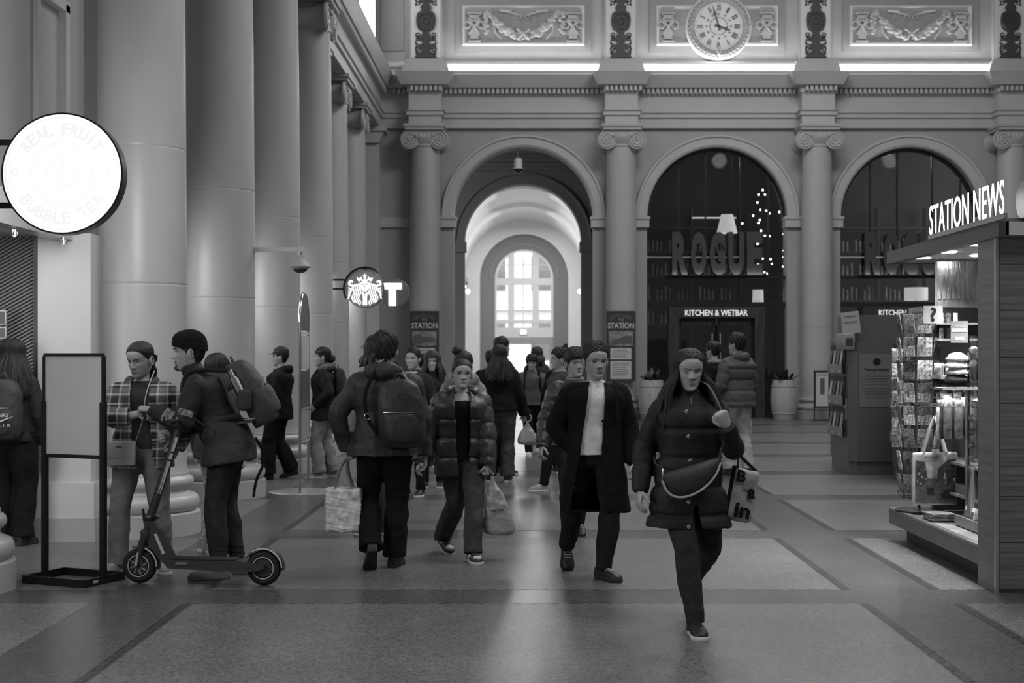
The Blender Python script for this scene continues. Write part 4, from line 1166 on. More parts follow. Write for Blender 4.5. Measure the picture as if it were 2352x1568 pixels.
# kick scooter
def scooter():
    t = empty('kick_scooter', (-2.25, 9.66, 0), 0, 'dark electric kick scooter parked at the feet of the man in the beanie', 'scooter')
    t.rotation_euler.z = math.atan2(-.10, .89)
    mg = mat('scooter_grey', .03, .45, noise_amt=.1, nscale=20); mr = mat('tyre', .008, .75, bump=.4, bscale=70); ms = mat('reflective_strip', .45, .35)
    for x, nm in ((-.45, 'front_wheel'), (.44, 'rear_wheel')):
        w = MB(); w.torus((x, 0, .122), .092, .030, 'y', 40, 12); o_ = w.build(nm, mr, t)
        g = MB(); g.lathe([(.062, -.022), (.066, 0), (.062, .022)], n=30, cap=True, M=Matrix.Translation((x, 0, .122))@Matrix.Rotation(PI/2, 4, 'X')); g.build('hub', mg, o_)
        g = MB(); g.torus((x, -.028, .122), .074, .0045, 'y', 40, 6); g.torus((x, .028, .122), .074, .0045, 'y', 40, 6); g.build('rim_stripe', ms, o_)
        if x < 0:
            g = MB()
            for k in range(8):
                a = 2*PI*k/8; g.cyl((x+.02*math.cos(a), -.024, .122+.02*math.sin(a)), (x+.06*math.cos(a+.3), -.024, .122+.06*math.sin(a+.3)), .008, n=6)
            g.build('spokes', ms if False else mat('spoke_metal', .2, .4), o_)
        fd = MB(); a0, a1 = ((-.15, 1.9) if x < 0 else (-.1, 2.6)); rings = []
        for a in np.linspace(a0, a1, 18):
            rings.append([(x+r*math.cos(a), y, .122+r*math.sin(a)) for r, y in ((.128, -.036), (.140, -.03), (.143, 0), (.140, .03), (.128, .036), (.134, .03), (.137, 0), (.134, -.03))])
        fd.loft(rings, smooth=False); fo = fd.build('fender', mg, t)
        g = MB(); g.tube([(x+.134*math.cos(a), -.035, .122+.134*math.sin(a)) for a in np.linspace(a0+.15, a1-.4, 14)], .0055, 6); g.build('reflector', ms, fo)
    d = MB(); d.prism([(-.27, .175), (-.22, .115), (.27, .10), (.40, .105), (.46, .125), (.46, .15), (.30, .172)], -.075, .075); d.build('deck', mg, t)
    d = MB(); d.rbox((.02, 0, .178), (.46, .13, .012), .006); d.build('deck_mat', mr, t)
    d = MB(); d.rbox((-.12, -.078, .15), (.09, .008, .022), .004); d.build('charge_port', mat('port_grey', .12, .5), t)
    d = MB(); d.rbox((.385, -.062, .128), (.08, .014, .016), .005); d.build('rear_reflector', ms, t)
    # neck: from deck up to stem
    nk = MB(); limb2 = [(-.24, .15), (-.30, .28), (-.355, .40)]
    nk.prism([(-.30, .17), (-.19, .17), (-.30, .38), (-.35, .45), (-.42, .47), (-.40, .36), (-.38, .28)], -.032, .032); nk.build('neck', mg, t)
    g = MB(); g.prism([(-.335, .345), (-.315, .35), (-.255, .215), (-.275, .205)], -.036, -.032); g.build('neck_panel', ms, t)
    fk = MB()
    for s in (-1, 1): fk.tube([(-.385, s*.03, .40), (-.42, s*.045, .28), (-.45, s*.048, .122)], [.02, .024, .02], 8)
    fk.rbox((-.40, 0, .34), (.06, .11, .08), .02); fk.build('fork', mg, t)
    g = MB(); g.tube([(-.435, -.072, .22), (-.45, -.074, .13)], .008, 6); g.build('fork_reflector', ms, t)
    a, b_ = Vector((-.385, 0, .42)), Vector((-.155, 0, 1.12)); st_ = MB(); st_.cyl(a, b_, .030, .026, n=14); so = st_.build('stem', mg, t)
    u = (b_-a)
    for (q0, q1) in ((.30, .62), (.64, .70), (.72, .86)):
        g = MB(); n_ = Vector((.5, -.85, -.15)).normalized()*.0245; p0, p1 = a+u*q0, a+u*q1; w_ = u.normalized().cross(n_).normalized()*.011
        g.add([p0+n_-w_, p0+n_+w_, p1+n_+w_, p1+n_-w_, p0+n_*1.14-w_, p0+n_*1.14+w_, p1+n_*1.14+w_, p1+n_*1.14-w_], [(4, 5, 6, 7), (0, 1, 5, 4), (1, 2, 6, 5), (2, 3, 7, 6), (3, 0, 4, 7)]); g.build('stem_sticker', ms, so)
    l = MB(); l.rbox((-.375, 0, .455), (.085, .075, .05), .018); l.tube([(-.35, -.04, .46), (-.31, -.05, .475), (-.285, -.045, .46)], [.014, .018, .01], 8); l.tube([(-.40, -.03, .44), (-.415, -.035, .52)], .009, 6); l.build('folding_latch', m_black, t)
    h = MB(); h.cyl((-.155, -.22, 1.135), (-.155, .24, 1.135), .012, n=10); h.build('handlebar', mg, t)
    for s in (-1, 1): g = MB(); g.cyl((-.155, s*.13, 1.135), (-.155, s*.24, 1.135), .018, n=12); g.build('grip', mr, t)
    g = MB(); g.rbox((-.16, 0, 1.14), (.06, .09, .05), .015); g.build('display', m_black, t)
scooter()
# slim directory stand seen edge on
def directory():
    X = -2.55; t = empty('directory_stand', (X, 15.95, 0), 0, 'tall slim chrome directory stand with arched top on a round base', 'stand')
    ch = mat('chrome')
    MB().lathe([(.40, 0), (.40, .018), (.38, .026), (.001, .028)], n=48).build('base_disc', mat('disc_steel', .4, .35, metal=.7), t)
    for y in (-.30, .30):
        MB().cyl((0, y, .028), (0, y, 1.95), .016, n=12).build('pole', ch, t)
    g = MB(); g.tube([(0, .30*math.cos(a), 1.95+.34*math.sin(a)) for a in np.linspace(0, PI, 24)], .016, 10); g.build('arch_tube', ch, t)
    pn = [(.285*math.cos(a), 1.95+.32*math.sin(a)) for a in np.linspace(0, PI, 20)]
    MB().prism(pn+[(-.285, 1.86), (.285, 1.86)], -.012, .012, M=Matrix.Rotation(PI/2, 4, 'Z')).build('head_panel', mat('panel_dark', .06, .35), t)
    for z0, z1, m_ in ((1.42, 1.80, ch), (.98, 1.40, mat('panel_dark')), (.62, .96, mat('panel_grey', .25, .4))):
        MB().box(-.014, .014, -.28, .28, z0, z1).build('message_panel', m_, t)
    for z in (1.83, .60, .97): MB().box(-.02, .02, -.30, .30, z-.012, z+.012).build('crossbar', ch, t)
directory()
# dome camera on its arm
t = empty('dome_camera', (W(689, 600, 15.6).x, 15.6, W(689, 600, 15.6).z), 0, 'grey dome security camera on a horizontal arm fixed to the column', 'camera')
z = (600-573)*15.6/F
MB().box(-.545, .05, -.03, .03, z-.025, z+.025).cyl((0, 0, .04), (0, 0, z), .02, n=10).build('arm', m_trim, t)
MB().lathe([(.03, .06), (.055, .05), (.065, .0), (.12, -.045), (.125, -.06), (.1, -.075), (.085, -.085)], n=28).build('housing', mat('cam_grey', .3, .45), t)
g = MB(); g.sphere((0, 0, -.08), .085, 18, 10, (1, 1, .62)); g.build('dome', mat('dome_glass', .03, .08), t)
# coffee sign
def coffee_sign():
    Y = 26.; c = W(838, 663, Y); R = 43*Y/F
    t = empty('coffee_blade_sign', c, 0, 'round lit coffee sign with a crowned long-haired figure on a curved bracket', 'sign')
    MB().lathe([(R, 0), (R+.01, .01), (R+.01, .1), (R, .11)], n=40, cap=False, M=Matrix.Rotation(-PI/2, 4, 'X')).build('rim', m_black, t)
    MB().lathe([(R, .006), (.001, .006)], n=40, cap=False, M=Matrix.Rotation(-PI/2, 4, 'X')).build('lit_face', mat('green_glow', .12, .4, emit=.07), t)
    w = mat('logo_white', .9, .4, emit=.75); k = Y/F/.3827*0+ .00355
    def pt(x, y): return ((x-2190)*.3827*Y/F, -.006, -(y-270)*.3827*Y/F)   # from a magnified view of the emblem
    def tube(pts, r=3.5): g.tube([pt(*q) for q in crom(pts, max(8, len(pts)*5))], r*.3827*Y/F, 5)
    g = MB()
    for s in (-1, 1):
        X = lambda x: 2190+s*(x-2190)
        for i in range(4):
            o_ = i*13; tube([(X(2212+o_*.9), 232+i*4), (X(2224+o_), 262), (X(2214+o_), 292), (X(2228+o_), 322), (X(2216+o_), 350), (X(2222+o_*.8), 368-i*9)])
        for i in range(5): tube([(X(2258+i*7), 262+i*14), (X(2276+i*3), 270+i*15), (X(2288), 262+i*14)], 3.4)
        tube([(X(2222), 226), (X(2236), 205), (X(2226), 212)], 4); tube([(X(2236), 205), (X(2210), 217), (X(2192), 220)], 4)
        tube([(X(2262), 230), (X(2278), 224), (X(2284), 244), (X(2262), 252)], 6)
        tube([(X(2192), 226), (X(2214), 236), (X(2214), 262), (X(2198), 282)], 4)
    tube([(2178, 292), (2184, 320), (2184, 350), (2182, 368)], 7); tube([(2202, 292), (2196, 320), (2196, 350), (2198, 368)], 7)
    for kx in (-22, 0, 22): tube([(2190+kx, 216), (2190+kx*1.1, 200)], 5)
    g.build('emblem', w, t)
    st = MB(); poly = []
    for i in range(10):
        a = PI/2+i*PI/5; r = 15 if i % 2 == 0 else 6; q = pt(2190+r*math.cos(a), 192-r*math.sin(a)); poly.append((q[0], q[2]))
    st.prism(poly, -.012, -.004); st.build('star', w, t)
    q = .3827*Y/F
    fc = MB(); fc.sphere(pt(2190, 254), 1, 18, 10, (23*q, .004, 31*q)); fc.build('face', w, t)
    g = MB(); tube([(2189, 242), (2190, 262), (2186, 266)], 1.6); tube([(2183, 274), (2190, 276), (2197, 274)], 2.0)
    for s in (-1, 1): tube([(2190+s*7, 247), (2190+s*12, 245), (2190+s*17, 247)], 1.8); tube([(2190+s*5, 240), (2190+s*12, 236), (2190+s*18, 239)], 1.4)
    fo = g.build('face_lines', m_black, t); fo.location = (0, -.006, 0)
    br = MB(); br.tube([((R+.05)*math.cos(a), .05, (R+.05)*math.sin(a)) for a in np.linspace(.9, 3.6, 26)], .022, 6)
    for z in (.0, .17): br.tube([(-R-.04, .05, z), (-R-.36, .05, z)], .018, 6)
    br.cyl((0, .05, R), (0, .05, R+.05), .015, n=6); br.build('bracket', m_black, t)
coffee_sign()
def t_sign():
    Y = 28.6; c = W(907, 672, Y); R = 33*Y/F
    t = empty('transit_sign', c, 0, 'round grey sign disc with a big lit letter T near the corner', 'sign')
    MB().lathe([(.001, .0), (R-.01, 0), (R, .01), (R, .09), (.001, .1)], n=40, cap=False, M=Matrix.Rotation(-PI/2, 4, 'X')).build('disc', mat('disc_grey', .16, .4), t)
    k = Y/F; g = MB(); g.prism([((a-907)*k, -(b-672)*k) for a, b in ((879, 650), (923, 650), (923, 664), (909, 664), (909, 702), (893, 702), (893, 664), (879, 664))], -.03, -.002); g.build('letter_t', mat('t_glow', .9, .4, emit=1.1), t)
    MB().cyl((-R-.8, .05, .0), (-R+.02, .05, .0), .02, n=8).build('bracket', m_trim, t)
t_sign()
# lit shop fronts between the far columns
for i, (y0, y1) in enumerate(((25.5, 27.75), (28.65, 30.9), (31.8, 34.0))):
    t = struct(empty('window_%d' % (5+i), (XL, (y0+y1)/2, 0))); h = (y1-y0)/2
    MB().box(.02, .22, -h, h, 2.15, 2.85).build('fascia', mat('fascia_lit', .6, .5, emit=.25), t)
    MB().box(.02, .26, -h, h, 2.85, 2.95).box(.02, .26, -h, h, 2.05, 2.15).build('fascia_trim', m_trim, t)
    for k in range(4): MB().box(.02, .12, -h+k*(2*h-.08)/3, -h+.08+k*(2*h-.08)/3, 0, 2.05).build('mullion', m_dark if k in (0, 3) else m_trim, t)
    MB().box(.03, .05, -h, h, .1, 2.05).build('shop_glass', mat('shop_pane_lit', .45, .2, emit=.16), t)
    MB().box(.0, .1, -h, h, 3.0, 6.8).build('upper_panel', m_wall_d, t)
# ------------------------------------------------------------ restaurant behind the two glazed arches
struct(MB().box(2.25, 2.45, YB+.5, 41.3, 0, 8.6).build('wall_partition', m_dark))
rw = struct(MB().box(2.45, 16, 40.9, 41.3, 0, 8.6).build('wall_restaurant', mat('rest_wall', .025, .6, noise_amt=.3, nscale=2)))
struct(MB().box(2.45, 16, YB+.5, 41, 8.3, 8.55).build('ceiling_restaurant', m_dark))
m_dglass = glass_mat('dark_glass', .05, .62, .03); m_frame = mat('frame_dark', .012, .4); m_rogue = mat('letter_grey', .045, .5); m_walnut = mat('walnut', .035, .45, noise_amt=.5, nscale=5, stretch=(6, 6, .4), bump=.1)
YG = YB+.27
def gx(px): return WX(px, YG)
def gz(py): return WZ(py, YG)
def arch_window(c, n):
    w = empty('window_%d' % n, (0, 0, 0)); struct(w)
    dx = c-ACX[1]
    f = MB(); arch_ring(f, c, ASP, [(AH-.08, .06), (AH-.08, -.06), (AH, -.06), (AH, .06)], YG); f.build('arch_frame', m_frame, w)
    zs, zl = gz(634), gz(694)
    MB().box(c-AH, c+AH, YG-.1, YG+.1, zs-.06, zs).build('transom', m_frame, w)
    MB().box(c-AH, c+AH, YG-.09, YG+.09, zl-.10, zl).build('transom', m_frame, w)
    xs = [c-AH+.04, gx(1558)+dx, gx(1620)+dx, gx(1700)+dx, gx(1765)+dx, c+AH-.04]
    for x in xs[1:-1]:
        zt = ASP+math.sqrt(max(0, (AH-.04)**2-(x-c)**2))
        MB().box(x-.018, x+.018, YG-.03, YG+.03, zs, zt).build('mullion', m_frame, w)
    for a, b in zip(xs[:-1], xs[1:]):
        zt = lambda x: ASP+math.sqrt(max(0.01, (AH-.03)**2-(x-c)**2)); n_ = 8
        poly = [(a, zs), (b, zs)]+[(b+(a-b)*i/n_, zt(b+(a-b)*i/n_)) for i in range(n_+1)]
        MB().prism(poly, YG-.006, YG+.006).build('pane', m_dglass, w)
        MB().box(a, b, YG-.006, YG+.006, zl, zs-.06).build('pane', m_dglass, w)
    for s in (-1, 1):
        MB().box(*sorted((c+s*1.2, c+s*(AH-.02))), YG-.006, YG+.006, .25, zl-.1).build('pane', m_dglass, w)
        MB().box(*sorted((c+s*1.2, c+s*(AH-.0))), YG-.05, YG+.05, 0, .25).build('sill', m_frame, w)
    # entrance portal
    d = empty('door_%d' % n, (0, 0, 0)); struct(d)
    ztop = zl-.12; zd = gz(730)
    for s in (-1, 1): MB().box(*sorted((c+s*.94, c+s*1.19)), YG-.32, YG+.05, 0, ztop).build('jamb', m_walnut, d)
    MB().box(c-.94, c+.94, YG-.32, YG+.05, zd, ztop).build('head_board', m_walnut, d)
    for s in (-1, 1):
        fr = MB(); a, b = sorted((c+s*.03, c+s*.93))
        fr.box(a, a+.07, YG-.12, YG-.06, .02, zd); fr.box(b-.07, b, YG-.12, YG-.06, .02, zd); fr.box(a+.07, b-.07, YG-.12, YG-.06, zd-.1, zd); fr.box(a+.07, b-.07, YG-.12, YG-.06, .02, .25)
        lf = fr.build('door_leaf', m_frame, d)
        MB().box(a+.07, b-.07, YG-.095, YG-.085, .25, zd-.1).build('door_pane', m_dglass, lf)
        MB().cyl((c+s*.10, YG-.17, .9), (c+s*.10, YG-.17, 2.1), .02, n=10).build('pull_handle', mat('chrome'), lf)
    sg = empty('door_sign', (c, YG-.33, gz(719)), 0, 'white lettering over the restaurant door %s' % ('between the poster column and the barrel planter' if n == 3 else 'hidden behind the news stand'), 'sign', 'door signs')
    text('lettering', 'KITCHEN & WETBAR', .2, mat('sign_white_lit', .8, .5, emit=.35), TM((-.02, -.01, 0)), sg, .008, width=1.55, height=.15, bold=.002)
    big = empty('restaurant_sign', (c, YB+.1, zs), 0, 'big grey block letters standing in the %s glazed arch' % ('clock-side' if n == 3 else 'news-stand-side'), 'sign', 'restaurant names')
    # heavy condensed block letters
    wd = 2.33/5
    for i, ch in enumerate('ROGUE'):
        text('letter', ch, 1., m_rogue, TM((-1.17+wd*(i+.5)+.03, 0, .55)), big, .05, width=wd*.84, height=1.08, bold=.06)
    MB().box(-1.25, 1.25, -.07, .07, -.0, .02).build('plinth', m_frame, big)
    area('letter_uplight', (c, YB+.0, zs+.03), (PI*.9, 0, 0), 2.3, .06, 1.8)
arch_window(ACX[1], 3); arch_window(ACX[2], 4)
# furniture inside: lamps, string lights, bar glow
m_shade = mat('lamp_shade', .8, .6, emit=.75)
def shade(px, py, Y, w0, w1, h, label):
    t = empty('floor_lamp', (WX(px, Y), Y, 0), 0, label, 'lamp', 'restaurant lamps'); z = WZ(py, Y)
    MB().lathe([(w1/2, z-h/2), (w0/2, z+h/2)], n=20, cap=False).build('lamp_shade', m_shade, t)
    MB().cyl((0, 0, .03), (0, 0, z), .02, n=8).build('pole', m_frame, t); MB().lathe([(.16, 0), (.16, .03), (.02, .04)], n=20).build('base', m_frame, t)
shade(1670, 514, 37.5, .32, .56, .5, 'tall floor lamp with a glowing tapered shade behind the block letters')
shade(1741, 680, 37.0, .28, .30, .34, 'lower floor lamp with a small square-looking shade behind the glass')
shade(2104, 675, 37.5, .62, .62, .34, 'floor lamp with a wide drum shade behind the second glazed arch')
m_bulb = mat('bulb_glow', 1., .3, emit=14)
sl = empty('string_lights', (WX(1770, 36.2), 36.2, 5.6), 0, 'curtain of small glowing bulbs hanging inside the glazed arch', 'string lights')
gr = np.random.default_rng(3)
bp_ = [(1752, 436), (1742, 447), (1757, 447), (1740, 465), (1746, 482), (1760, 484), (1767, 490), (1730, 495), (1795, 470), (1790, 487), (1745, 505), (1742, 512), (1705, 513), (1757, 541), (1768, 542), (1745, 550), (1740, 560), (1800, 537), (1802, 552), (1800, 575), (1740, 592), (1752, 594), (1770, 595), (1773, 606), (1800, 590), (1756, 625), (1763, 628), (1741, 607), (1799, 612), (1790, 452), (1748, 530)]
bm_ = MB(); bm_.sphere((0, 0, 0), .024, 10, 8); b0 = bm_.build('bulb', m_bulb, sl)
for i, (px, py) in enumerate(bp_):
    Y = 36.2+gr.uniform(-.4, .6); pos = Vector((WX(px, Y), Y, WZ(py, Y)))-Vector(sl.location)
    o_ = b0 if i == 0 else b0.copy()
    if i: C.objects.link(o_); o_.parent = sl
    o_.location = pos
g = MB()
for px in (1742, 1757, 1770, 1795): g.cyl(Vector((WX(px, 36.2), 36.2, WZ(632, 36.2)))-Vector(sl.location), Vector((WX(px, 36.2), 36.2, 8.31))-Vector(sl.location), .006, n=5)
g.build('cable', m_frame, sl)
t = empty('bar_light', (WX(1640, 38), 38, WZ(500, 38)), 0, 'thin horizontal glowing tube light inside the restaurant', 'light')
MB().cyl((-.6, 0, 0), (.6, 0, 0), .02, n=8).build('tube', mat('tube_dim', .8, .4, emit=.9), t); MB().box(-.6, .6, -.02, .02, .02, .05).box(-.5, -.48, -.01, .01, .05, 8.31-WZ(500, 38)).box(.48, .5, -.01, .01, .05, 8.31-WZ(500, 38)).build('housing', m_frame, t)
m_bot = mat('bottle_glass', .12, .12)
for i in range(9):
    Y = 36.6; t = empty('bottle', (WX(1965+i*8, Y), Y, 2.62), 0, 'liquor bottle in the row on the high shelf behind the glass', 'bottle', 'bottles on the high shelf')
    MB().lathe([(.035, 0), (.04, .02), (.04, .2), (.015, .27), (.015, .34)], n=12).build('bottle_body', m_bot, t)
sh = empty('bottle_shelf', (WX(2000, 36.7), 36.7, 2.58), 0, 'dark high shelf carrying bottles behind the second glazed arch', 'shelf'); MB().box(-.8, .8, -.18, .18, 0, .035).build('board', m_walnut, sh)
for s in (-.7, .7): MB().box(s-.02, s+.02, -.02, .02, -2.58, 0).build('upright', m_walnut, sh)
# barrel planters
def planter(px, Y, label):
    t = empty('barrel_planter', (WX(px, Y), Y, 0), 0, label, 'planter', 'barrel planters')
    prof = [(.24, 0), (.27, .1), (.315, .3), (.325, .5), (.315, .7), (.28, .9), (.27, .96), (.25, .96), (.24, .9)]
    MB().lathe(prof, n=28, cap=False).build('barrel', mat('barrel_pale', .36, .45, noise_amt=.15, nscale=6, stretch=(5, 5, .5)), t)
    for z in (.16, .8): g = MB(); g.torus((0, 0, z), np.interp(z, [p[1] for p in prof[:7]], [p[0] for p in prof[:7]])+.004, .012, 'z', 28, 6); g.build('hoop', m_wall, t)
    MB().lathe([(.001, .91), (.245, .91)], n=20, cap=False).build('soil', m_dark, t)
    r_ = np.random.default_rng(int(px)); ml = mat('leaf_dark', .035, .5)
    for i in range(26):
        a, L, e = r_.uniform(0, 2*PI), r_.uniform(.16, .42), r_.uniform(.4, 1.4); lf = MB(); d = Vector((math.cos(a)*math.cos(e), math.sin(a)*math.cos(e), math.sin(e))); sd = Vector((-math.sin(a), math.cos(a), 0)); b = Vector((r_.uniform(-.12, .12), r_.uniform(-.12, .12), .91))
        pts = [(0, .008), (.3, .03), (.6, .06), (.85, .04), (1, .004)]
        vs = []; 
        for u, w in pts: c_ = b+d*(L*u)+Vector((0, 0, -.12*u*u*L)); vs += [c_+sd*w, c_+Vector((0, 0, -.012*(w > .02))), c_-sd*w]
        fs = []
        for k in range(4): fs += [(k*3, k*3+1, k*3+4, k*3+3), (k*3+1, k*3+2, k*3+5, k*3+4)]
        lf.add(vs, fs, True); lf.build('leaf', ml, t)
planter(1801, 33.6, 'pale barrel planter with dark leaves right of the restaurant door'); planter(1497, 33.6, 'pale barrel planter with dark leaves left of the restaurant door')
# menu stand
Y = 33.2; t = empty('menu_stand', (WX(1888, Y), Y, 0), .15, 'slim floor stand with a white menu sheet beside the column', 'menu stand')
for s in (-1, 1): MB().box(s*.19-.012, s*.19+.012, -.012, .012, .02, 1.2).build('post', m_frame, t)
MB().box(-.22, .22, -.15, .15, 0, .02).build('foot_plate', m_frame, t); MB().box(-.18, .18, -.01, .01, .3, 1.19).build('board', mat('board_black', .02, .5), t)
MB().box(-.155, .155, -.014, -.011, .34, 1.14).build('menu_sheet', mat('paper_white', .5, .6), t); MB().box(-.05, .06, -.017, -.0145, .62, 1.0).build('menu_picture', mat('print_grey', .1, .6), t)
text('lettering', 'FOOD & DRINK', .06, m_black, TM((0, -.016, 1.09)), t, .001, width=.27, height=.035)
# posters on two columns
m_poster = mat('poster_dark', .035, .6); m_pap = mat('paper_white')
def poster(px, label, building):
    Y = 33.78; k = Y/F; t = empty('station_poster', (WX(px, Y), Y, 0), 0, label, 'poster', 'station posters'); Z = lambda py: WZ(py, Y)
    MB().box(-33.5*k, 33.5*k, -.02, .02, Z(876), Z(714)).build('board', m_poster, t)
    for i, ch in enumerate('REDISCOVER'):
        a = (i-4.5)*.17; text('letter', ch, .08, mat('print_mid', .14, .6), TM((26*k*math.sin(a)*1.25, -.022, Z(750)+26*k*math.cos(a)*1.0))@Matrix.Rotation(-a, 4, 'Z'), t, .001, height=8*k, width=(5.2 if ch != 'I' else 1.4)*k)
    text('lettering', 'THE', .1, mat('print_pale', .32, .6), TM((0, -.022, Z(734))), t, .001, height=6*k, width=13*k)
    text('lettering', 'STATION', .2, mat('print_white', .55, .6), TM((0, -.022, Z(747.5))), t, .001, height=13*k, width=60*k, bold=.004)
    MB().box(-28*k, 28*k, -.024, -.02, Z(794), Z(760)).build('picture', mat('photo_grey', .2, .6, noise_amt=.6, nscale=9), t)
    pb = MB()
    if building: pb.prism([(-20*k, Z(789)), (26*k, Z(789)), (26*k, Z(770)), (6*k, Z(772)), (-20*k, Z(783))], -.027, -.024)
    else: pb.prism([(-26*k, Z(790)), (24*k, Z(784)), (24*k, Z(776)), (-6*k, Z(772)), (-10*k, Z(768)), (-22*k, Z(768)), (-26*k, Z(776))], -.027, -.024)
    pb.build('picture_building', mat('print_grey'), t)
    for y0, y1 in ((799, 825), (829, 870)):
        MB().box(-24*k, 24*k, -.024, -.02, Z(y1), Z(y0)).build('text_panel', m_pap, t)
        l = MB()
        for i in range(int((y1-y0-9)/5)): l.box(-20*k, (20-(i*7) % 9)*k, -.026, -.024, Z(y0+9+i*5)-.008, Z(y0+9+i*5)+.008)
        tag(l.build('text_lines', mat('print_mid'), t), kind='stuff')
        text('lettering', 'THE LAST TRAIN' if y0 < 820 else 'OPEN FOR BUSINESS', .05, m_black, TM((0, -.026, Z(y0+5))), t, .001, width=(26 if y0 < 820 else 36)*k, height=3*k)
    MB().box(-.004, .004, -.023, -.02, Z(829), Z(794)).build('divider', mat('print_pale'), t)
poster(975, 'dark station history poster on the column beside the corner', False); poster(1426, 'dark station history poster on the column between the two arches', True)

# bar shelving and beams deep inside the restaurant
for n_, xx in enumerate((3.6, 9.0)):
    t = empty('bar_shelving', (xx+1.0, 40.5, 0), 0, 'tall dark back-bar shelving with bottle rows seen through the %s glazed arch' % ('clock-side', 'news-stand-side')[n_], 'shelving', 'back bar shelving')
    for z in (2.4, 3.1, 3.8, 4.5, 5.2): MB().box(-1.3, 1.6, -.2, .2, z, z+.05).build('board', m_walnut, t)
    for x in (-1.3, .15, 1.55): MB().box(x, x+.06, -.2, .2, 0, 5.8).build('upright', m_walnut, t)
    bt = MB()
    for z in (2.45, 3.15, 3.85, 4.55):
        for i in range(22):
            if (i*7+int(z*10)) % 5: x = -1.2+i*.125; bt.cyl((x, -.05, z), (x, -.05, z+.28+.1*((i*3) % 4)/3), .04, .03, n=8)
    tag(bt.build('bottle_rows', mat('bottle_mix', .2, .15, noise_amt=.8, nscale=5), t), kind='stuff')
    MB().box(-1.3, 1.6, -.24, -.2, 2.96, 3.0).build('glow_strip', mat('bar_glow', .5, .4, emit=.2), t)
    MB().box(-1.3, 1.6, -.24, -.2, 4.36, 4.39).build('glow_strip', mat('bar_glow'), t)
point('restaurant_fill', (5.2, 37.6, 6.8), 45, .2); point('restaurant_fill', (9.8, 37.6, 6.8), 45, .2)  # unseen fill lights added so the dark interior shows some tone
# ------------------------------------------------------------ brochure kiosks
m_kio = mat('kiosk_grey', .085, .42, noise_amt=.06, nscale=3); m_kio2 = mat('kiosk_light', .2, .4)
def brochure_kiosk(x0, x1, y0, y1, ztop, label, notice=True, card=('INFO',)):
    t = empty('brochure_kiosk', ((x0+x1)/2, (y0+y1)/2, 0), 0, label, 'kiosk', 'brochure kiosks'); hx, hy = (x1-x0)/2, (y1-y0)/2; ch = .1
    def octo(g, z0, z1, e=0.): 
        pl = [(-hx+ch-e*.4, -hy-e), (hx-ch+e*.4, -hy-e), (hx+e, -hy+ch-e*.4), (hx+e, hy-ch), (hx-ch, hy+e), (-hx+ch, hy+e), (-hx-e, hy-ch), (-hx-e, -hy+ch-e*.4)]
        g.loft([[(a, b, z) for a, b in pl] for z in (z0, z1)], smooth=False)
    g = MB(); octo(g, .17, ztop); g.build('body', m_kio, t)
    g = MB(); octo(g, 0, .17, -.02); g.build('plinth', m_kio, t)
    g = MB(); g.box(-hx+.12, hx-.05, -hy+.2, hy, ztop, ztop+.36); g.build('upper_cabinet', m_kio, t)
    # brochure racks on the side facing the hall
    for k in range(3):
        z = ztop-.42-k*.42; yy = -hy+.22
        MB().box(-hx-.02, -hx+.01, -hy+.2, hy-.2, z, z+.38).build('rack_recess', m_dark, t)
        MB().box(-hx-.06, -hx-.045, -hy+.2, hy-.2, z, z+.12).build('rack_lip', m_kio2, t)
        for j in range(4):
            v = (.45, .12, .3, .06)[(j+k) % 4]; b = MB(); M_ = Matrix.Translation((-hx-.035, yy+.12+j*.21, z+.17))@Matrix.Rotation(.15, 4, 'Y'); b.box(-.006, .006, -.055, .055, -.15, .17, M_); b.build('brochure', mat('brochure_%d' % int(v*100), v, .4), t)
    MB().rbox((-hx-.02, -hy+.15, ztop+.0), (.16, .42, .22), .02).build('cap_box', m_kio2, t)
    MB().box(-hx-.06, -hx+.03, -hy-.065, -hy-.058, ztop-.05, ztop+.05).build('cap_slot', m_dark, t)
    MB().box(-hx-.012, -hx, -hy+.14, -hy+.3, .72, 1.0).build('hatch', m_kio2, t)
    M_ = Matrix.Translation((-hx+.04, -hy+.1, ztop+.25))@Matrix.Rotation(-.12, 4, 'Y'); c = MB(); c.box(-.12, .12, -.01, .01, -.14, .15, M_); co = c.build('card_sign', mat('card_pale', .3, .5), t)
    for i, s_ in enumerate(card): text('lettering', s_, .05, m_kio, M_@TM((0, -.012, .09-.075*i)), co, .001, width=.16, height=.03)
    if notice:
        n = MB(); n.box(-hx+.13, -hx+.13+.42, -hy-.006, -hy-.002, ztop-.86, ztop-.16); no = n.build('notice', mat('notice_grey', .13, .5), t); cx = -hx+.13+.21
        g = MB(); g.lathe([(.05, 0), (.05, .004)], n=20, M=Matrix.Translation((cx+.02, -hy-.006, ztop-.26))@Matrix.Rotation(PI/2, 4, 'X')); g.build('logo', m_black, no)
        text('lettering', 'Taking Helijet?', .08, m_black, TM((cx+.02, -hy-.007, ztop-.37)), no, .001, width=.34, height=.045, bold=.001)
        l = MB()
        for i in range(8):
            w_ = .17-.012*((i*5) % 4); l.box(cx+.01-w_, cx+.01+w_, -hy-.008, -hy-.006, ztop-.455-i*.035-(.03 if i > 3 else 0), ztop-.445-i*.035-(.03 if i > 3 else 0))
        tag(l.build('text_lines', m_kio, no), kind='stuff')
    return t
brochure_kiosk(4.25, 5.6, 18.35, 19.6, 1.75, 'grey brochure kiosk with the Helijet notice on its front', card=('Visitor', 'Information'))
brochure_kiosk(4.66, 6.0, 16.55, 17.85, 1.75, 'grey brochure kiosk partly hidden behind the postcard rack', False, ('Brochures', 'to be', 'found'))

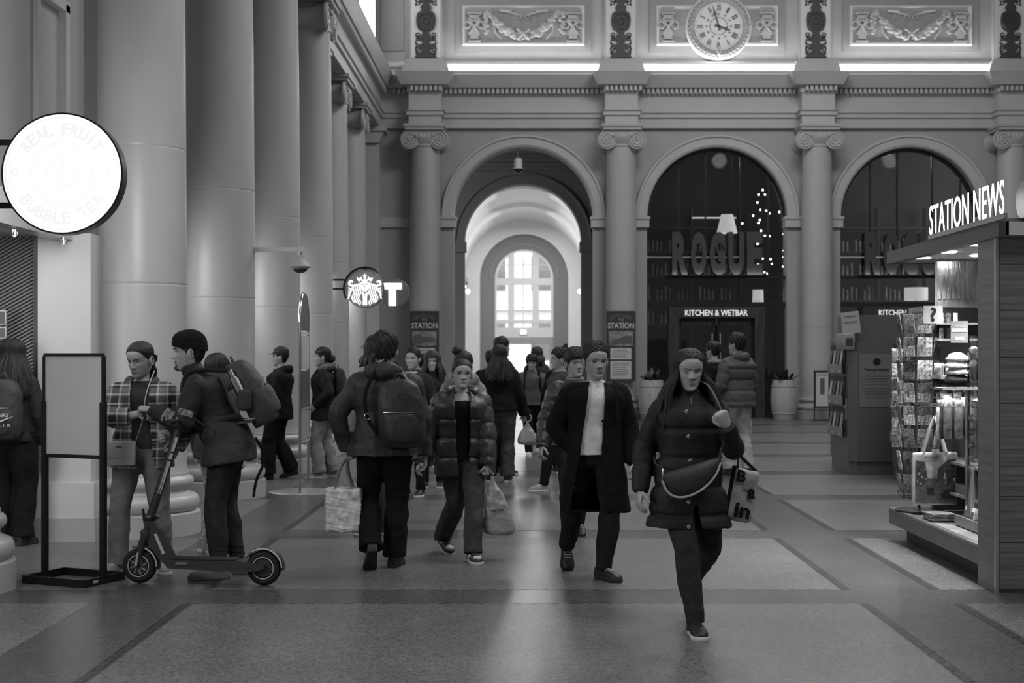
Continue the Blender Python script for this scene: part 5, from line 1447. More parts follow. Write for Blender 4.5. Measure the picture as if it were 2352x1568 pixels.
# ------------------------------------------------------------ news stand
m_ven = mat('dark_veneer', .12, .45, noise_amt=.35, nscale=3.5, stretch=(.6, .6, 14), bump=.08, bscale=30)
m_vlt = mat('veneer_side', .16, .42, noise_amt=.25, nscale=3., stretch=(.6, .6, 12), bump=.08, bscale=30)
m_steel = mat('brushed_steel', .5, .32, metal=.9, noise_amt=.1, nscale=8); m_ledge = mat('ledge_wood', .26, .45, noise_amt=.15, nscale=4, stretch=(6, .5, 6))
X0 = 3.134
ns = empty('news_stand', (X0, 9.68, 0), 0, 'large news stand of dark wood panels with a lit canopy sign', 'kiosk')
def nb(name, m, x0, x1, y0, y1, z0, z1): return MB().box(x0-X0, x1-X0, y0-9.68, y1-9.68, z0, z1).build(name, m, ns)
nb('pillar_core', m_vlt, X0, 4.6, 9.33, 9.68, 0, 2.505)
for k in range(8):
    z0 = max(0, 2.505-(k+1)*.31); z1 = 2.505-k*.31
    if z1 > .02: nb('front_panel', m_ven, X0+.025, 4.6, 9.305, 9.33, z0+.002, z1-.002)
nb('corner_strip', m_steel, X0-.004, X0+.02, 9.30, 9.33, 0, 2.505)
for y0 in (9.68, 10.47, 11.26): nb('platform_panel', m_ledge if False else mat('platform_wood', .13, .4, noise_amt=.2, nscale=4, stretch=(6, .5, 6)), X0, X0+.03, y0+.001, y0+.789, .136, .255)
nb('platform', m_ledge, X0+.03, 4.8, 9.68, 12.04, .136, .262); nb('platform_edge', m_steel, X0-.003, X0+.045, 9.68, 12.04, .255, .272)
nb('toe_kick', m_dark, X0+.12, 4.8, 9.68, 11.93, 0, .136)
nb('back_wall', m_kio, 4.8, 4.9, 9.4, 12.1, 0, 2.4); nb('end_wall', mat('end_panel', .16, .5), 3.95, 4.8, 12.0, 12.1, .26, 2.4)
nb('fascia', mat('fascia_dark', .05, .35), X0-.02, X0+.05, 9.2, 12.0, 2.37, 2.475); nb('canopy', mat('canopy_soffit', .4, .4), X0+.03, 4.9, 9.2, 12.0, 2.38, 2.47); nb('fascia_return', mat('fascia_dark'), X0-.02, 4.9, 12.0, 12.05, 2.37, 2.475)
nb('header_panel', mat('etched_steel', .5, .22, metal=.85, noise_amt=.35, nscale=7, stretch=(4, 4, .8), bump=.2, bscale=14), 3.40, 4.6, 11.55, 11.6, 1.98, 2.36)
sp_ = MB()
for i in range(26):
    x = 3.42+i*.04; h = .05+.16*abs(math.sin(i*1.7))*abs(math.cos(i*.6)); sp_.prism([(x-X0-.012, 2.05), (x-X0+.012, 2.05), (x-X0+.012, 2.06+h*.7), (x-X0, 2.08+h), (x-X0-.012, 2.06+h*.7)], 11.545-9.68, 11.55-9.68)
tag(sp_.build('skyline_etching', mat('etch_dark', .12, .4), ns), kind='stuff')
g = MB(); g.cyl((.16, -.42, 2.62), (1.6, -.42, 2.62), .125, n=24); g.build('roof_drum', m_steel, ns)
m_dl = mat('downlight_glow', 1., .3, emit=18)
for (x, y) in ((3.24, 11.4), (3.24, 10.7), (3.55, 10.3), (3.6, 11.1), (3.24, 10.0)):
    g = MB(); g.lathe([(.001, 0), (.05, 0), (.055, -.006), (.065, 0)], (x-X0, y-9.68, 2.378), 18, cap=False); g.build('downlight', m_dl, ns)
    spot('downlight_beam', (x, y, 2.35), (x+.0, y+.05, 0), 75, 1.9, .8, .05)
sg = empty('news_sign', (X0-.03, 9.9, 2.51), 0, 'lit white letters along the edge of the news stand canopy', 'sign')
text('lettering', 'STATION NEWS', .3, mat('news_glow', 1., .4, emit=.95), TM((0, 0, .11), -PI/2), sg, .002, width=1.68, height=.225, spacing=1.05)
MB().box(-.005, .015, -.86, .86, -.035, .0).build('rail', m_steel, sg)
# postcard spinner
def rack():
    X, Y = 3.30, 11.72; t = empty('postcard_rack', (X, Y, .272), 0, 'wire postcard spinner at the corner of the news stand', 'rack')
    w = mat('wire_dark', .03, .35, metal=.5); g = MB(); g.cyl((0, 0, 0), (0, 0, 1.62), .012, n=8); g.lathe([(.2, 0), (.2, .015), (.02, .03)], n=24); g.build('pole', w, t)
    g = MB()
    for z in np.arange(.12, 1.65, .14):
        g.torus((0, 0, z), .13, .003, 'z', 12, 4)
        for a in np.arange(0, 2*PI, PI/4): g.tube([(.13*math.cos(a), .13*math.sin(a), z), (.17*math.cos(a), .17*math.sin(a), z+.01), (.18*math.cos(a), .18*math.sin(a), z+.06)], .003, 4)
    for a in np.arange(0, 2*PI, PI/4): g.cyl((.13*math.cos(a), .13*math.sin(a), .1), (.13*math.cos(a), .13*math.sin(a), 1.62), .003, n=4)
    g.tube([(-.1, 0, 1.62), (0, -.05, 1.72), (.15, 0, 1.66), (.0, .1, 1.62)], .004, 5)
    tag(g.build('wire_frame', w, t), kind='stuff')
    cm = [mat('card_%d' % i, v, .25, noise_amt=.95, nscale=38+9*i, spec=.5) for i, v in enumerate((.4, .12, .25, .06, .5, .18))]
    R_ = np.random.default_rng(4); n = 0
    for j, z in enumerate(np.arange(.16, 1.5, .19)):
        for a in (-PI/2, PI, -PI*.75, -PI/4):
            kk = int(R_.integers(0, 6))
            c = empty('postcard', Vector((X+.165*math.cos(a), Y+.165*math.sin(a), .272+z+.08)), a+PI/2, '%s glossy postcard in row %s up the wire spinner' % (('pale', 'dark', 'mid grey', 'black', 'white', 'deep grey')[kk], ('one', 'two', 'three', 'four', 'five', 'six', 'seven', 'eight')[j]), 'postcard', 'postcards on the spinner')
            wd = .062 if a == -PI/2 else .05
            M_ = Matrix.Rotation(.16, 4, 'X'); k = kk
            MB().box(-wd, wd, -.003, .003, -.08, .08, M_).build('card', cm[k], c); MB().box(-wd*.98, wd*.98, -.0045, -.003, -.078, R_.uniform(-.03, .02), M_).build('print_band', cm[(k+2) % 6], c); n += 1
rack()
# hanging strip of keyrings beside the rack
t = empty('sticker_strip', (3.17, 11.9, 1.22), -.3, 'tall hanging strip of small glossy sticker packs beside the spinner', 'stickers')
MB().box(-.05, .05, -.004, .004, -.42, .42).build('backing', mat('card_4'), t)
for i in range(7): 
    for j in (-1, 1): MB().box(j*.026-.02, j*.026+.02, -.012, -.004, -.40+i*.118, -.31+i*.118).build('sticker_pack', mat('card_%d' % ((i+j) % 6)), t)
# picture tote
t = empty('souvenir_tote', W(2146, 1160, 11.3), 0, 'souvenir tote bag with an old street picture hanging at the news stand', 'tote bag'); k = 11.3/F
mb = MB(); mb.rbox((0, 0, 62*k), (105*k, .06, 122*k), .02); solid(mb, 'bag_body', mat('tote_canvas', .42, .7, noise_amt=.1, nscale=6), t, .009, 2, .006, 18, 5)
def tp(name, poly, v, d=.034, na=.5): MB().prism([((x-2146)*k, (1160-y)*k) for x, y in poly], -d-.003, -d).build(name, mat('tote_print_%d' % int(v*100), v, .6, noise_amt=na, nscale=30), t)
tp('picture_street', [(2100, 1155), (2192, 1155), (2192, 1115), (2150, 1098), (2128, 1098), (2100, 1120)], .08)
tp('picture_buildings', [(2100, 1120), (2128, 1098), (2122, 1060), (2100, 1055)], .05); tp('picture_buildings', [(2150, 1098), (2192, 1115), (2192, 1052), (2172, 1056), (2152, 1076)], .06)
tp('picture_car', [(2160, 1145), (2192, 1146), (2192, 1130), (2182, 1121), (2168, 1122), (2158, 1134)], .02, .037, .2); tp('picture_car', [(2126, 1134), (2142, 1134), (2142, 1118), (2126, 1118)], .015, .037, .2)
g_ = np.random.default_rng(2)
for i in range(26):
    sx_ = g_.choice((-1, 1)); px_ = 2103+g_.uniform(0, 20) if sx_ < 0 else 2158+g_.uniform(0, 32); py_ = g_.uniform(1062, 1112); w_, h_ = g_.uniform(2, 5), g_.uniform(3, 9)
    tp('picture_detail', [(px_, py_), (px_+w_, py_), (px_+w_, py_+h_), (px_, py_+h_)], float(g_.choice((.5, .25, .02))), .0375, .1)
text('lettering', 'VANCOUVER', .05, m_black, TM(((2136-2146)*k, -.036, (1160-1050)*k)), t, .001, width=34*k, height=6*k)
text('lettering', 'BRITISH COLUMBIA', .03, mat('print_mid'), TM(((2136-2146)*k, -.036, (1160-1057)*k)), t, .001, width=30*k, height=3*k)
for s in (-1, 1):
    for yo in (-.025, .025):
        mb = MB(); P_ = crom([(s*26*k, yo, 122*k), (s*18*k, yo*.8, 150*k), (s*8*k, yo*.4, 185*k), (0, 0, 203*k)], 14); mb.tube([Vector(q) for q in P_], .020, 8, flat=.25); mb.build('handle', mat('tote_canvas'), t)
mb = MB(); mb.tube([(0, .3, 203*k), (0, 0, 204*k), (0, -.04, 207*k)], .004, 6); mb.build('hook', m_steel, t)
tg = MB(); tg.box(-9*k, 8*k, -.042, -.04, 118*k, 130*k); tg.build('price_tag', m_pap, t)
# shelves with stock: peg wall at the far end, facing the hall
m_shelf = mat('shelf_grey', .2, .45)
def zz(py, Y): return WZ(py, Y)
nb('peg_wall', mat('peg_grey', .12, .5), 3.44, 4.8, 11.80, 11.86, .272, 1.98)
nb('shelf', m_shelf, 3.40, 3.86, 11.5, 11.80, zz(777, 11.5)-.02, zz(777, 11.5)); nb('shelf', m_shelf, 3.40, 3.86, 11.45, 11.80, zz(742, 11.5)-.012, zz(742, 11.5))
nb('counter', m_shelf, 3.36, 3.86, 11.3, 11.80, zz(862, 11.3)-.03, zz(862, 11.3)); nb('drawer', m_dark, 3.40, 3.70, 11.29, 11.30, zz(876, 11.3), zz(864, 11.3))
for i, z in enumerate((zz(1062, 11.1), zz(1140, 10.9))): nb('shelf', m_shelf, 3.42, 4.7, 10.2, 11.8, z-.02, z)
R_ = np.random.default_rng(8)
foil = [mat('foil_%d' % i, v, .22, metal=.35, noise_amt=.8, nscale=24, bump=.7, bscale=40) for i, v in enumerate((.6, .3, .12, .75))]
TONE = ('silver', 'grey', 'dark', 'bright white')
def packet(x, y, z, w, h, d, m_, rz, label, group, tilt=0.):
    c = empty('snack_packet', (x, y, z), rz, label, 'packet', group); mb = MB(); M_ = Matrix.Rotation(tilt, 4, 'X')
    rows = [(0, .9, .06), (.06, .96, .2), (.25, 1, .8), (.5, .98, 1.), (.75, 1, .8), (.94, .96, .2), (1, .9, .06)]
    mb.loft([[M_@p for p in sring(Vector((0, 0, h*u)), Vector((1, 0, 0)), Vector((0, -1, 0)), w/2*a, d/2*b, d/2*b, 14, .8)] for u, a, b in crom(rows, 12)]); mb.build('bag', m_, c); return c
n_ = 0
for row, py in enumerate((915, 930, 945)):
    for i in range(12):
        Y = 11.72-.06*(i % 3)-.19*row; q = W(2156+i*8+3*row, py, Y)
        c = packet(q.x, Y, q.z, .055+R_.uniform(0, .03), .09+R_.uniform(0, .03), .04, foil[(i*3+row) % 4], R_.uniform(-.2, .2), '%s crumpled foil packet in the %s row of clipped snacks above the hanging packets' % (TONE[(i*3+row) % 4], ('upper', 'middle', 'lower')[row]), 'clipped snack packets')
        MB().cyl((0, 0, .10), (0, 11.8-Y, .11), .003, n=5).build('peg', m_steel, c)
for i in range(11):
    Y = 11.14-.05*(i % 3); q = W(2160+i*8.4, 1008, Y)
    c = packet(q.x, Y, q.z, .07, .26, .035, mat('hang_pack_%d' % (i % 3), (.42, .04, .16)[i % 3], .25, noise_amt=.6, nscale=20), R_.uniform(-.2, .2), 'long %s packet hanging from a peg beside the souvenir tote handles' % ('pale', 'black', 'grey')[i % 3], 'hanging packets')
    MB().cyl((0, 0, .255), (0, 11.8-Y, .265), .003, n=5).build('peg', m_steel, c)
for i in range(9):
    Y = 11.25; q = W(2165+i*9, 890+6*(i % 2), Y); packet(q.x, Y+.12+.085*(i % 3), zz(862, 11.3), .07, .10, .045, foil[(i+1) % 4], R_.uniform(-.2, .2), '%s foil packet standing on the small counter under the knit hats' % TONE[(i+1) % 4], 'packets on the counter')
m_mug = [mat('mug_%d' % i, v, .25, noise_amt=.7, nscale=28) for i, v in enumerate((.35, .08, .5))]
for i in range(6):
    up_ = i >= 3; Y = 11.56; q = W(2165+(i % 3)*16, 777 if not up_ else 742, 11.5)
    c = empty('souvenir_mug', (q.x+.01, Y, q.z), R_.uniform(0, 6), '%s printed souvenir mug on the %s mug shelf' % (('mid grey', 'dark', 'pale')[i % 3], 'upper' if up_ else 'lower'), 'mug', 'souvenir mugs')
    MB().lathe([(.017, 0), (.019, .004), (.019, .085), (.017, .085), (.016, .01)], n=16, cap=False).build('cup', m_mug[i % 3], c); g = MB(); g.torus((.022, 0, .045), .018, .004, 'y', 14, 6); g.build('handle', m_mug[i % 3], c)
# tall clear display tube of toys at the pillar side
t = empty('toy_display', W(2236, 905, 10.7), 0, 'tall clear display column of small toys next to the wooden pillar', 'display'); g = MB(); g.cyl((0, 0, -.55), (0, 0, .45), .045, n=20, cap=False); g.build('clear_tube', glass_mat('tube_glass', .12, .9), t)
MB().lathe([(.06, -(W(2236, 905, 10.7).z-.272)), (.06, -(W(2236, 905, 10.7).z-.30)), (.02, -.6), (.05, -.55)], n=16).build('foot', m_steel, t)
for i in range(9): g = MB(); g.sphere((R_.uniform(-.01, .01), 0, -.5+i*.105), .033, 10, 8, (1, 1, .9)); g.build('toy_ball', foil[i % 4], t)
# price board, question mark card
t = empty('price_board', W(2203, 762, 10.6), -.1, 'grey price board with white price labels among the souvenirs', 'sign'); k = 10.6/F
MB().box(-19*k, 19*k, -.006, .006, -25*k, 25*k).build('board', mat('price_grey', .2, .4), t)
for i in range(3): MB().box((-16+i*11)*k, (-6+i*11)*k, -.009, -.006, 0, 8*k).build('price_label', m_pap, t)
for i in range(2): MB().box((-10+i*11)*k, (0+i*11)*k, -.009, -.006, -19*k, -11*k).build('price_label', m_pap, t)
text('lettering', '2 FOR $10.00', .03, m_pap, TM((0, -.008, 13*k)), t, .001, width=28*k, height=4*k)
t = empty('question_card', W(2143, 722, 11.4), 0, 'pale information card with a big black question mark', 'sign'); k = 11.4/F
MB().box(-22*k, 22*k, -.004, .004, -20*k, 20*k).build('card', mat('card_pale'), t); text('lettering', '?', .14, m_black, TM((0, -.006, 0)), t, .001, width=15*k, height=32*k, bold=.004)
# knitted hats stacked on a stand, plush toy
for i in range(4):
    c = empty('knit_hat', W(2195+4*(i % 2), 868-i*16, 10.75), .2*i, '%s souvenir knit hat in the small stack under the price board' % ('black', 'grey', 'white', 'pale grey')[i], 'hat', 'knit hats for sale'); v = (.02, .3, .55, .4)[i]
    mb = MB(); mb.sphere((0, 0, 0), 1, 18, 10, (.085-.006*i, .075, .04)); mb.torus((0, 0, -.014), .078, .016, 'z', 22, 8); solid(mb, 'hat_body', mat('hat_knit_%d' % i, v, .95, noise_amt=.3, nscale=30, bump=.6, bscale=90), c, .008, 1, .004, 60, i)
ht = empty('hat_shelf', W(2195, 880, 10.75), 0, 'small display shelf under the stacked knit hats', 'shelf'); MB().box(-.13, .3, -.1, .15, -.05, -.032).build('board', m_shelf, ht); MB().box(.1, .13, .05, .08, -W(2195, 880, 10.75).z+.272, -.05).build('bracket_post', m_steel, ht)
# candy boxes in trays on the lower step
for r, (z, xa, y0) in enumerate(((.272, 3.33, 9.85), (zz(1140, 10.9), 3.46, 10.25))):
    tr = empty('display_tray', (xa+.12, y0+.5, z), 0, ('wide grey display tray on the lit ledge', 'wide grey display tray on the lowest shelf')[r], 'tray', 'display trays')
    g = MB().box(-.12, .14, -.5, .5, 0, .015); g.box(-.12, -.105, -.5, .5, .015, .075); g.box(.125, .14, -.5, .5, .015, .1); g.build('tray_body', m_shelf, tr)
    for j in (-.5, -.18, .18, .485): MB().box(-.105, .125, j, j+.012, .015, .07).build('divider', m_shelf, tr)
    for i in range(11):
        q_ = (i+r) % 4; v = (.6, .35, .5, .12)[q_]; c = empty('candy_box', (xa+.07+(.10 if i % 2 else 0), y0+.075+i*.085, z+.015), R_.uniform(-.15, .15), 'small %s upright candy box in the tray on the %s' % (('white', 'mid grey', 'pale grey', 'dark')[q_], ('lit ledge', 'lowest shelf')[r]), 'box', 'candy boxes in the trays')
        MB().rbox((0, 0, .065), (.05, .07, .13), .004, Matrix.Rotation(.2, 4, 'Y')).build('carton', mat('carton_%d' % int(v*100), v, .35, noise_amt=.5, nscale=30), c); MB().box(-.028, -.026, -.025, .025, .05, .1, Matrix.Rotation(.2, 4, 'Y')).build('label', mat('print_grey'), c)
for i in range(8):
    c = empty('magazine', (3.30+R_.uniform(-.01, .01), 11.15+R_.uniform(-.01, .01), .273+i*.0065), R_.uniform(-.1, .1), 'thin %s magazine in the stack on the ledge beneath the souvenir tote' % ('dark', 'pale', 'grey')[i % 3], 'magazine', 'magazines on the ledge')
    MB().box(-.1, .1, -.13, .13, 0, .006).build('cover', mat('mag_%d' % (i % 3), (.08, .3, .15)[i % 3], .3, noise_amt=.7, nscale=14), c)
# ------------------------------------------------------------ fabrics
def fab(name, v, rough=.85, na=.15, ns=12, b=.25, bs=90, spec=.12): return mat(name, v, rough, noise_amt=na, nscale=ns, bump=b, bscale=bs, spec=spec)
f_black = fab('fabric_black', .010); f_blk2 = fab('nylon_black', .014, .5, spec=.5); f_char = fab('fabric_charcoal', .028); f_dk = fab('fabric_dark_grey', .045)
f_mid = fab('fabric_mid_grey', .09); f_lt = fab('fabric_light_grey', .22); f_pale = fab('fabric_pale', .34); f_white = fab('fabric_white', .5, b=.15)
f_denim = fab('denim', .055, na=.25, ns=20, b=.3, bs=160); f_denim_d = fab('denim_dark', .03, na=.25, ns=20, b=.3, bs=160)
f_puff = fab('puffer_nylon', .035, .42, spec=.5, b=.15, bs=40); f_puff_g = fab('puffer_grey', .055, .6, spec=.35, b=.15)
f_shell = fab('rain_shell', .024, .6, spec=.35, b=.15, bs=30)
f_fur = fab('fur_trim', .12, .95, na=.5, ns=60, b=.9, bs=120)
s_white = fab('rubber_white', .5, .5, b=.05); s_black = fab('shoe_black', .015, .5, spec=.4); s_grey = fab('shoe_grey', .25, .6); m_lace = fab('lace_white', .5)
m_zip = mat('zip_metal', .5, .3, metal=1.); m_plast = mat('plastic_bag', .3, .35, spec=.5, noise_amt=.2, nscale=6, bump=.3, bscale=25)
def plaid():
    m = bpy.data.materials.new('plaid_flannel'); m.use_nodes = True; nt = m.node_tree; N = nt.nodes; L = nt.links; b = N['Principled BSDF']; b.inputs['Roughness'].default_value = .9
    tc = N.new('ShaderNodeTexCoord'); sp = N.new('ShaderNodeSeparateXYZ'); L.new(tc.outputs['Object'], sp.inputs[0])
    def stripes(sock, freq, ph, thr):
        a = N.new('ShaderNodeMath'); a.operation = 'MULTIPLY_ADD'; a.inputs[1].default_value = freq; a.inputs[2].default_value = ph; L.new(sock, a.inputs[0])
        s_ = N.new('ShaderNodeMath'); s_.operation = 'SINE'; L.new(a.outputs[0], s_.inputs[0])
        g = N.new('ShaderNodeMapRange'); g.inputs[1].default_value = thr-.12; g.inputs[2].default_value = thr+.12; L.new(s_.outputs[0], g.inputs[0]); return g.outputs[0]
    wide_x = stripes(sp.outputs[0], 48, .6, .1); wide_z = stripes(sp.outputs[2], 48, 1.0, .1); th_x = stripes(sp.outputs[0], 96, 2.2, .82); th_z = stripes(sp.outputs[2], 96, 2.0, .82)
    def add(a, ka, c, kc):
        q = N.new('ShaderNodeMath'); q.operation = 'MULTIPLY'; q.inputs[1].default_value = ka; L.new(a, q.inputs[0])
        w = N.new('ShaderNodeMath'); w.operation = 'MULTIPLY_ADD'; w.inputs[1].default_value = kc; L.new(c, w.inputs[0]); L.new(q.outputs[0], w.inputs[2]); return w.outputs[0]
    A = add(wide_x, .07, wide_z, .08); B = add(th_x, .2, th_z, .26)
    t = N.new('ShaderNodeMath'); t.operation = 'ADD'; L.new(A, t.inputs[0]); L.new(B, t.inputs[1])
    t2 = N.new('ShaderNodeMath'); t2.operation = 'ADD'; t2.inputs[1].default_value = .022; L.new(t.outputs[0], t2.inputs[0]); L.new(t2.outputs[0], b.inputs['Base Color'])
    return m
f_plaid = plaid()

def straps(p, paths, m, r=.012, name='strap', parent=None):
    for pts in paths:
        mb = MB(); P_ = crom(pts, max(8, len(pts)*5)); mb.tube([Vector(q) for q in P_], r, 6, flat=.35); mb.build(name, m, parent)

def backpack(p, label, m, c, w, h, d, tilt=None, m2=None, strap=True, pocket=True, sides=('L', 'R'), r=.5, group='backpacks'):
    """rounded rucksack on the person's back; c centre in body frame"""
    t = p.at('backpack', label, 'backpack', group)
    c = Vector(c); up = p.up if tilt is None else Vector(tilt).normalized(); fw = (p.fw-up*p.fw.dot(up)).normalized(); rt = p.rt
    mb = MB(); rows = [(-.5, .55, .5), (-.46, .8, .8), (-.3, .98, 1.05), (0, 1, 1.0), (.25, .94, .85), (.4, .78, .66), (.47, .55, .45), (.5, .3, .25)]
    rings = [sring(c+up*(z*h), rt, fw, w/2*a, d*.42, d*.58*b_, 24, .7) for z, a, b_ in crom(rows, 26)]
    mb.loft(rings); solid(mb, 'bag_body', m, t, .010 if not p.far else .016, 2, .005, 30, p.seed+9)
    if pocket:
        mb = MB(); rows = [(-.42, .5, .7), (-.38, .75, 1.), (-.2, .84, 1.08), (-.02, .8, 1.0), (.04, .6, .8)]
        mb.loft([sring(c+up*(z*h)-fw*(d*.14), rt, fw, w/2*a, d*.3, d*.55*b_, 20, .7) for z, a, b_ in crom(rows, 14)])
        solid(mb, 'front_pocket', m2 or m, t, .010 if not p.far else .016, 2, .004, 30, p.seed+10)
        z_ = MB(); z_.tube([c+up*(.03*h)-fw*(d*.62)+rt*(w*.36*math.sin(a)) +fw*(d*.12*(1-math.cos(a))) for a in np.linspace(-1.2, 1.2, 9)], .004, 5); z_.build('zip', m_zip, t)
    hd = MB(); q = c+up*(h*.49); hd.tube([q+rt*(.035*math.cos(a))+up*(.045*math.sin(a))+fw*.02 for a in np.linspace(0, PI, 9)], .008, 6); hd.build('grab_loop', m, t)
    if strap:
        for k in sides:
            sg = 1 if k == 'L' else -1
            s0 = c+up*(h*.42)+rt*(sg*w*.22)+fw*(d*.35)
            pts = [s0, p.sh[k].lerp(p.neck, .42)+p.up*.075, p.sh[k].lerp(p.neck, .32)+p.fw*.11+p.up*.0, p.sh[k].lerp(p.neck, .22)+p.fw*.125-p.up*.16, p.sh[k].lerp(p.neck, .1)+p.fw*.05-p.up*.30, c-up*(h*.38)+rt*(sg*w*.42)+fw*(d*.3)]
            straps(p, [pts], m, .022, 'shoulder_strap', t)
    return t

# ------------------------------------------------------------ 1 nearest woman in the quilted coat
p = P(1583, 8.05, 1.645, 2, 'woman in a long black quilted coat with loose long hair and eyes lowered', fem=True, bulk=1.04, feet={'R': (.01, -.15, 0, 4, 0), 'L': (.09, .42, .05, 14, 55)}, head=(4, 8, 0), pelvis_dy=.02, tint=.30)
p.arm('L', (.175, -.25, 1.19), (.45, .5, -1), rel=False); p.hang('R', -.04, .13, .2)
def hemcut(c): return c.y < -.05 and abs(c.x-.02-.0) < .012+max(0, .72-c.z)*.16 and c.z < .74
p.jacket(f_puff and fab('coat_quilt', .012, .68, spec=.3, b=.2, bs=40), .032, .27, .027, .09, .165, .005, 24, 'coat', collar=.05, cut=hemcut)
cb = MB()
for i, (xx, zz) in enumerate(((-.04, 1.27), (-.03, 1.13), (-.02, .99), (-.03, .76), (-.03, .62))):
    cb = MB(); cb.lathe([(.011, 0), (.011, .006), (.004, .010)], n=12, M=Matrix.Translation((xx, -.155-.012*(i > 2)-.01*(i == 4), zz))@Matrix.Rotation(PI/2, 4, 'X')); cb.build('snap_button', m_zip, p.root)
zp = MB(); zp.cyl(p.neck+p.fw*.088+p.up*.01, p.neck+p.fw*.105-p.up*.03, .005, n=6); zp.build('zip_pull', m_zip, p.root)
p.trousers(f_denim_d, .016, fold=.006)
p.shoe('R', s_black, s_white, f_char); p.shoe('L', s_black, s_white, f_char)
p.body({'L': dict(d=(-.45, -.25, .85), n=(-.2, .9, .2), curl=1.05, thumb_to=(-1, 0, 0)), 'R': dict(curl=.35)}, eyes='closed', brow=.7)
p.hair(fringe=.85, temple=.68, side=.3, nape=.05, thick=.03, top=.02, messy=.004); p.long_hair(length=.32, spread=.11, front=1.22, locks=70, back=.03)
P1 = p
# crossbody bag
t = p.at('crossbody_bag', 'dark half-moon crossbody bag with pale piping on the quilted coat', 'bag')
mb = MB(); rings = []
for u in np.linspace(-1, 1, 25):
    x = -.02+u*.165; top = .97+.05*u; dep = .16*math.sqrt(max(.0025, 1-abs(u)**2.2))*(1-.1*u)
    rings.append([Vector((x, -.205+.045*math.cos(a)*max(.25, math.sqrt(1-u*u*.9)), top-dep*.5+dep*.5*math.sin(a))) for a in np.linspace(0, 2*PI, 16, endpoint=False)])
mb.loft(rings); mb.build('pouch', fab('bag_nylon', .03, .5, spec=.4), t)
mb = MB(); pts = []
for u in np.linspace(-.98, .98, 25):
    pts.append((-.02+u*.168, -.245+.015*abs(u), 0.97+.05*u-.163*math.sqrt(max(0, 1-abs(u)**2.2))*(1-.1*u)))
mb.tube(pts, .0065, 6); mb.build('piping', f_pale, t)
straps(p, [[(.14, -.22, 1.02), (.165, -.25, 1.19), (.13, -.2, 1.33), (.08, -.06, 1.43), (.0, .1, 1.4), (-.15, .14, 1.15), (-.2, 0, .98), (-.18, -.17, .96)]], f_mid, .011, 'shoulder_strap', t)
mb = MB(); mb.tube([(-.18, -.2, .95), (-.185, -.225, .91), (-.19, -.23, .87)], .005, 5); mb.build('zip_pull', m_zip, t)
# printed tote on her arm
t = p.at('tote_bag', 'pale printed canvas tote bag with black letters hanging at the coat sleeve', 'tote bag')
M_ = Matrix.Translation((.31, -.02, .80))@Matrix.Rotation(.18, 4, 'Y')@Matrix.Rotation(-.35, 4, 'Z')
tb = MB(); tb.rbox((0, 0, -.02), (.155, .06, .31), .025, M_); o_ = solid(tb, 'tote_body', fab('canvas_pale', .32, b=.2), t, .008, 2, .006, 22, 4)
tb = MB(); tb.box(-.082, -.06, -.034, .034, -.18, .14, M_); tb.build('side_panel', f_black, t)
for s_, xx, zz, hh in (('B', -.02, .09, .07), ('a', .055, .0, .06), ('in', .02, -.105, .085)):
    text('lettering', s_, .1, f_black, M_@TM((xx, -.037, zz)), t, .001, height=hh, width=hh*(.75 if len(s_) == 1 else 1.05), bold=.004)
tb = MB(); tb.box(0, .06, -.036, -.034, .02, .075, M_); tb.build('print_block', f_lt, t)
straps(p, [[M_@Vector((-.05, -.02, .13)), Vector((.27, -.05, 1.05)), Vector((.235, -.03, 1.2)), Vector((.27, .05, 1.05)), M_@Vector((.05, .02, .13))]], f_black, .009, 'handle', t)

# ------------------------------------------------------------ 2 man in the long overcoat
p = P(1368, 9.91, 1.668, 3, 'man in glasses wearing a long black overcoat over a white half-zip sweater', feet={'L': (.05, -.06, 0, 32, 0), 'R': (-.17, .42, .0, 0, 48)}, head=(14, 4, 0), pelvis_dy=.03, tint=.31, bulk=1.0, hs=1.1)
p.arm('R', (-.125, .055, .885), (-1, .35, 0), rel=False); p.hang('L', .03, .10, .15)
def oc(c):
    if c.y > -.01+.0: return False
    xl = np.interp(c.z, [.4, .62, .88, 1.1, 1.39, 1.46], [-.2, -.17, -.12, -.09, -.052, -.06]); xr = np.interp(c.z, [.4, .88, 1.39, 1.46], [.06, .03, .062, .07])
    return xl < c.x < xr
p.jacket(fab('overcoat_wool', .009, .95, b=.4, bs=200), .038, .42, .028, fold=.007, fk=16, name='overcoat', cut=oc, thick=-.008, smooth=2)
mb = MB(); p.torso_rings(mb, .018, .02, 0)
rings = [sring(p.neck+p.up*z+p.fw*.004, p.rt, p.fw, r, r*1.05, r, 24) for z, r in ((-.05, .09), (.0, .074), (.02, .070), (.032, .072))]; mb.loft(rings)
solid(mb, 'sweater', fab('knit_white', .62, b=.4, bs=260), p.root, .009, 2, .006, 22, 8)
zp = MB(); zp.tube([p.neck+p.fw*(.079+.035*t_)+p.up*(.0-.13*t_)+Vector((.008, 0, 0)) for t_ in np.linspace(0, 1, 6)], .003, 5); zp.build('zip', f_mid, p.root)
p.trousers(fab('trouser_black', .016), .022, fold=.006)
for k in 'LR':
    so = p.shoe(k, s_black, fab('gum_sole', .03), m_lace)
p.body({'L': dict(curl=.45), 'R': dict(curl=.2, d=(.02, .0, -1))}, brow=1.15, look=.4)
p.hair(fringe=.83, temple=.68, side=.48, nape=.18, thick=.03, top=.06, messy=.008); p.glasses()
straps(p, [[p.sh['L'].lerp(p.neck, .25)+p.up*.06, p.sh['L'].lerp(p.neck, .2)+p.fw*.13-p.up*.02, p.sh['L'].lerp(p.neck, .15)+p.fw*.15-p.up*.2]], f_black, .02, 'bag_strap', p.root)

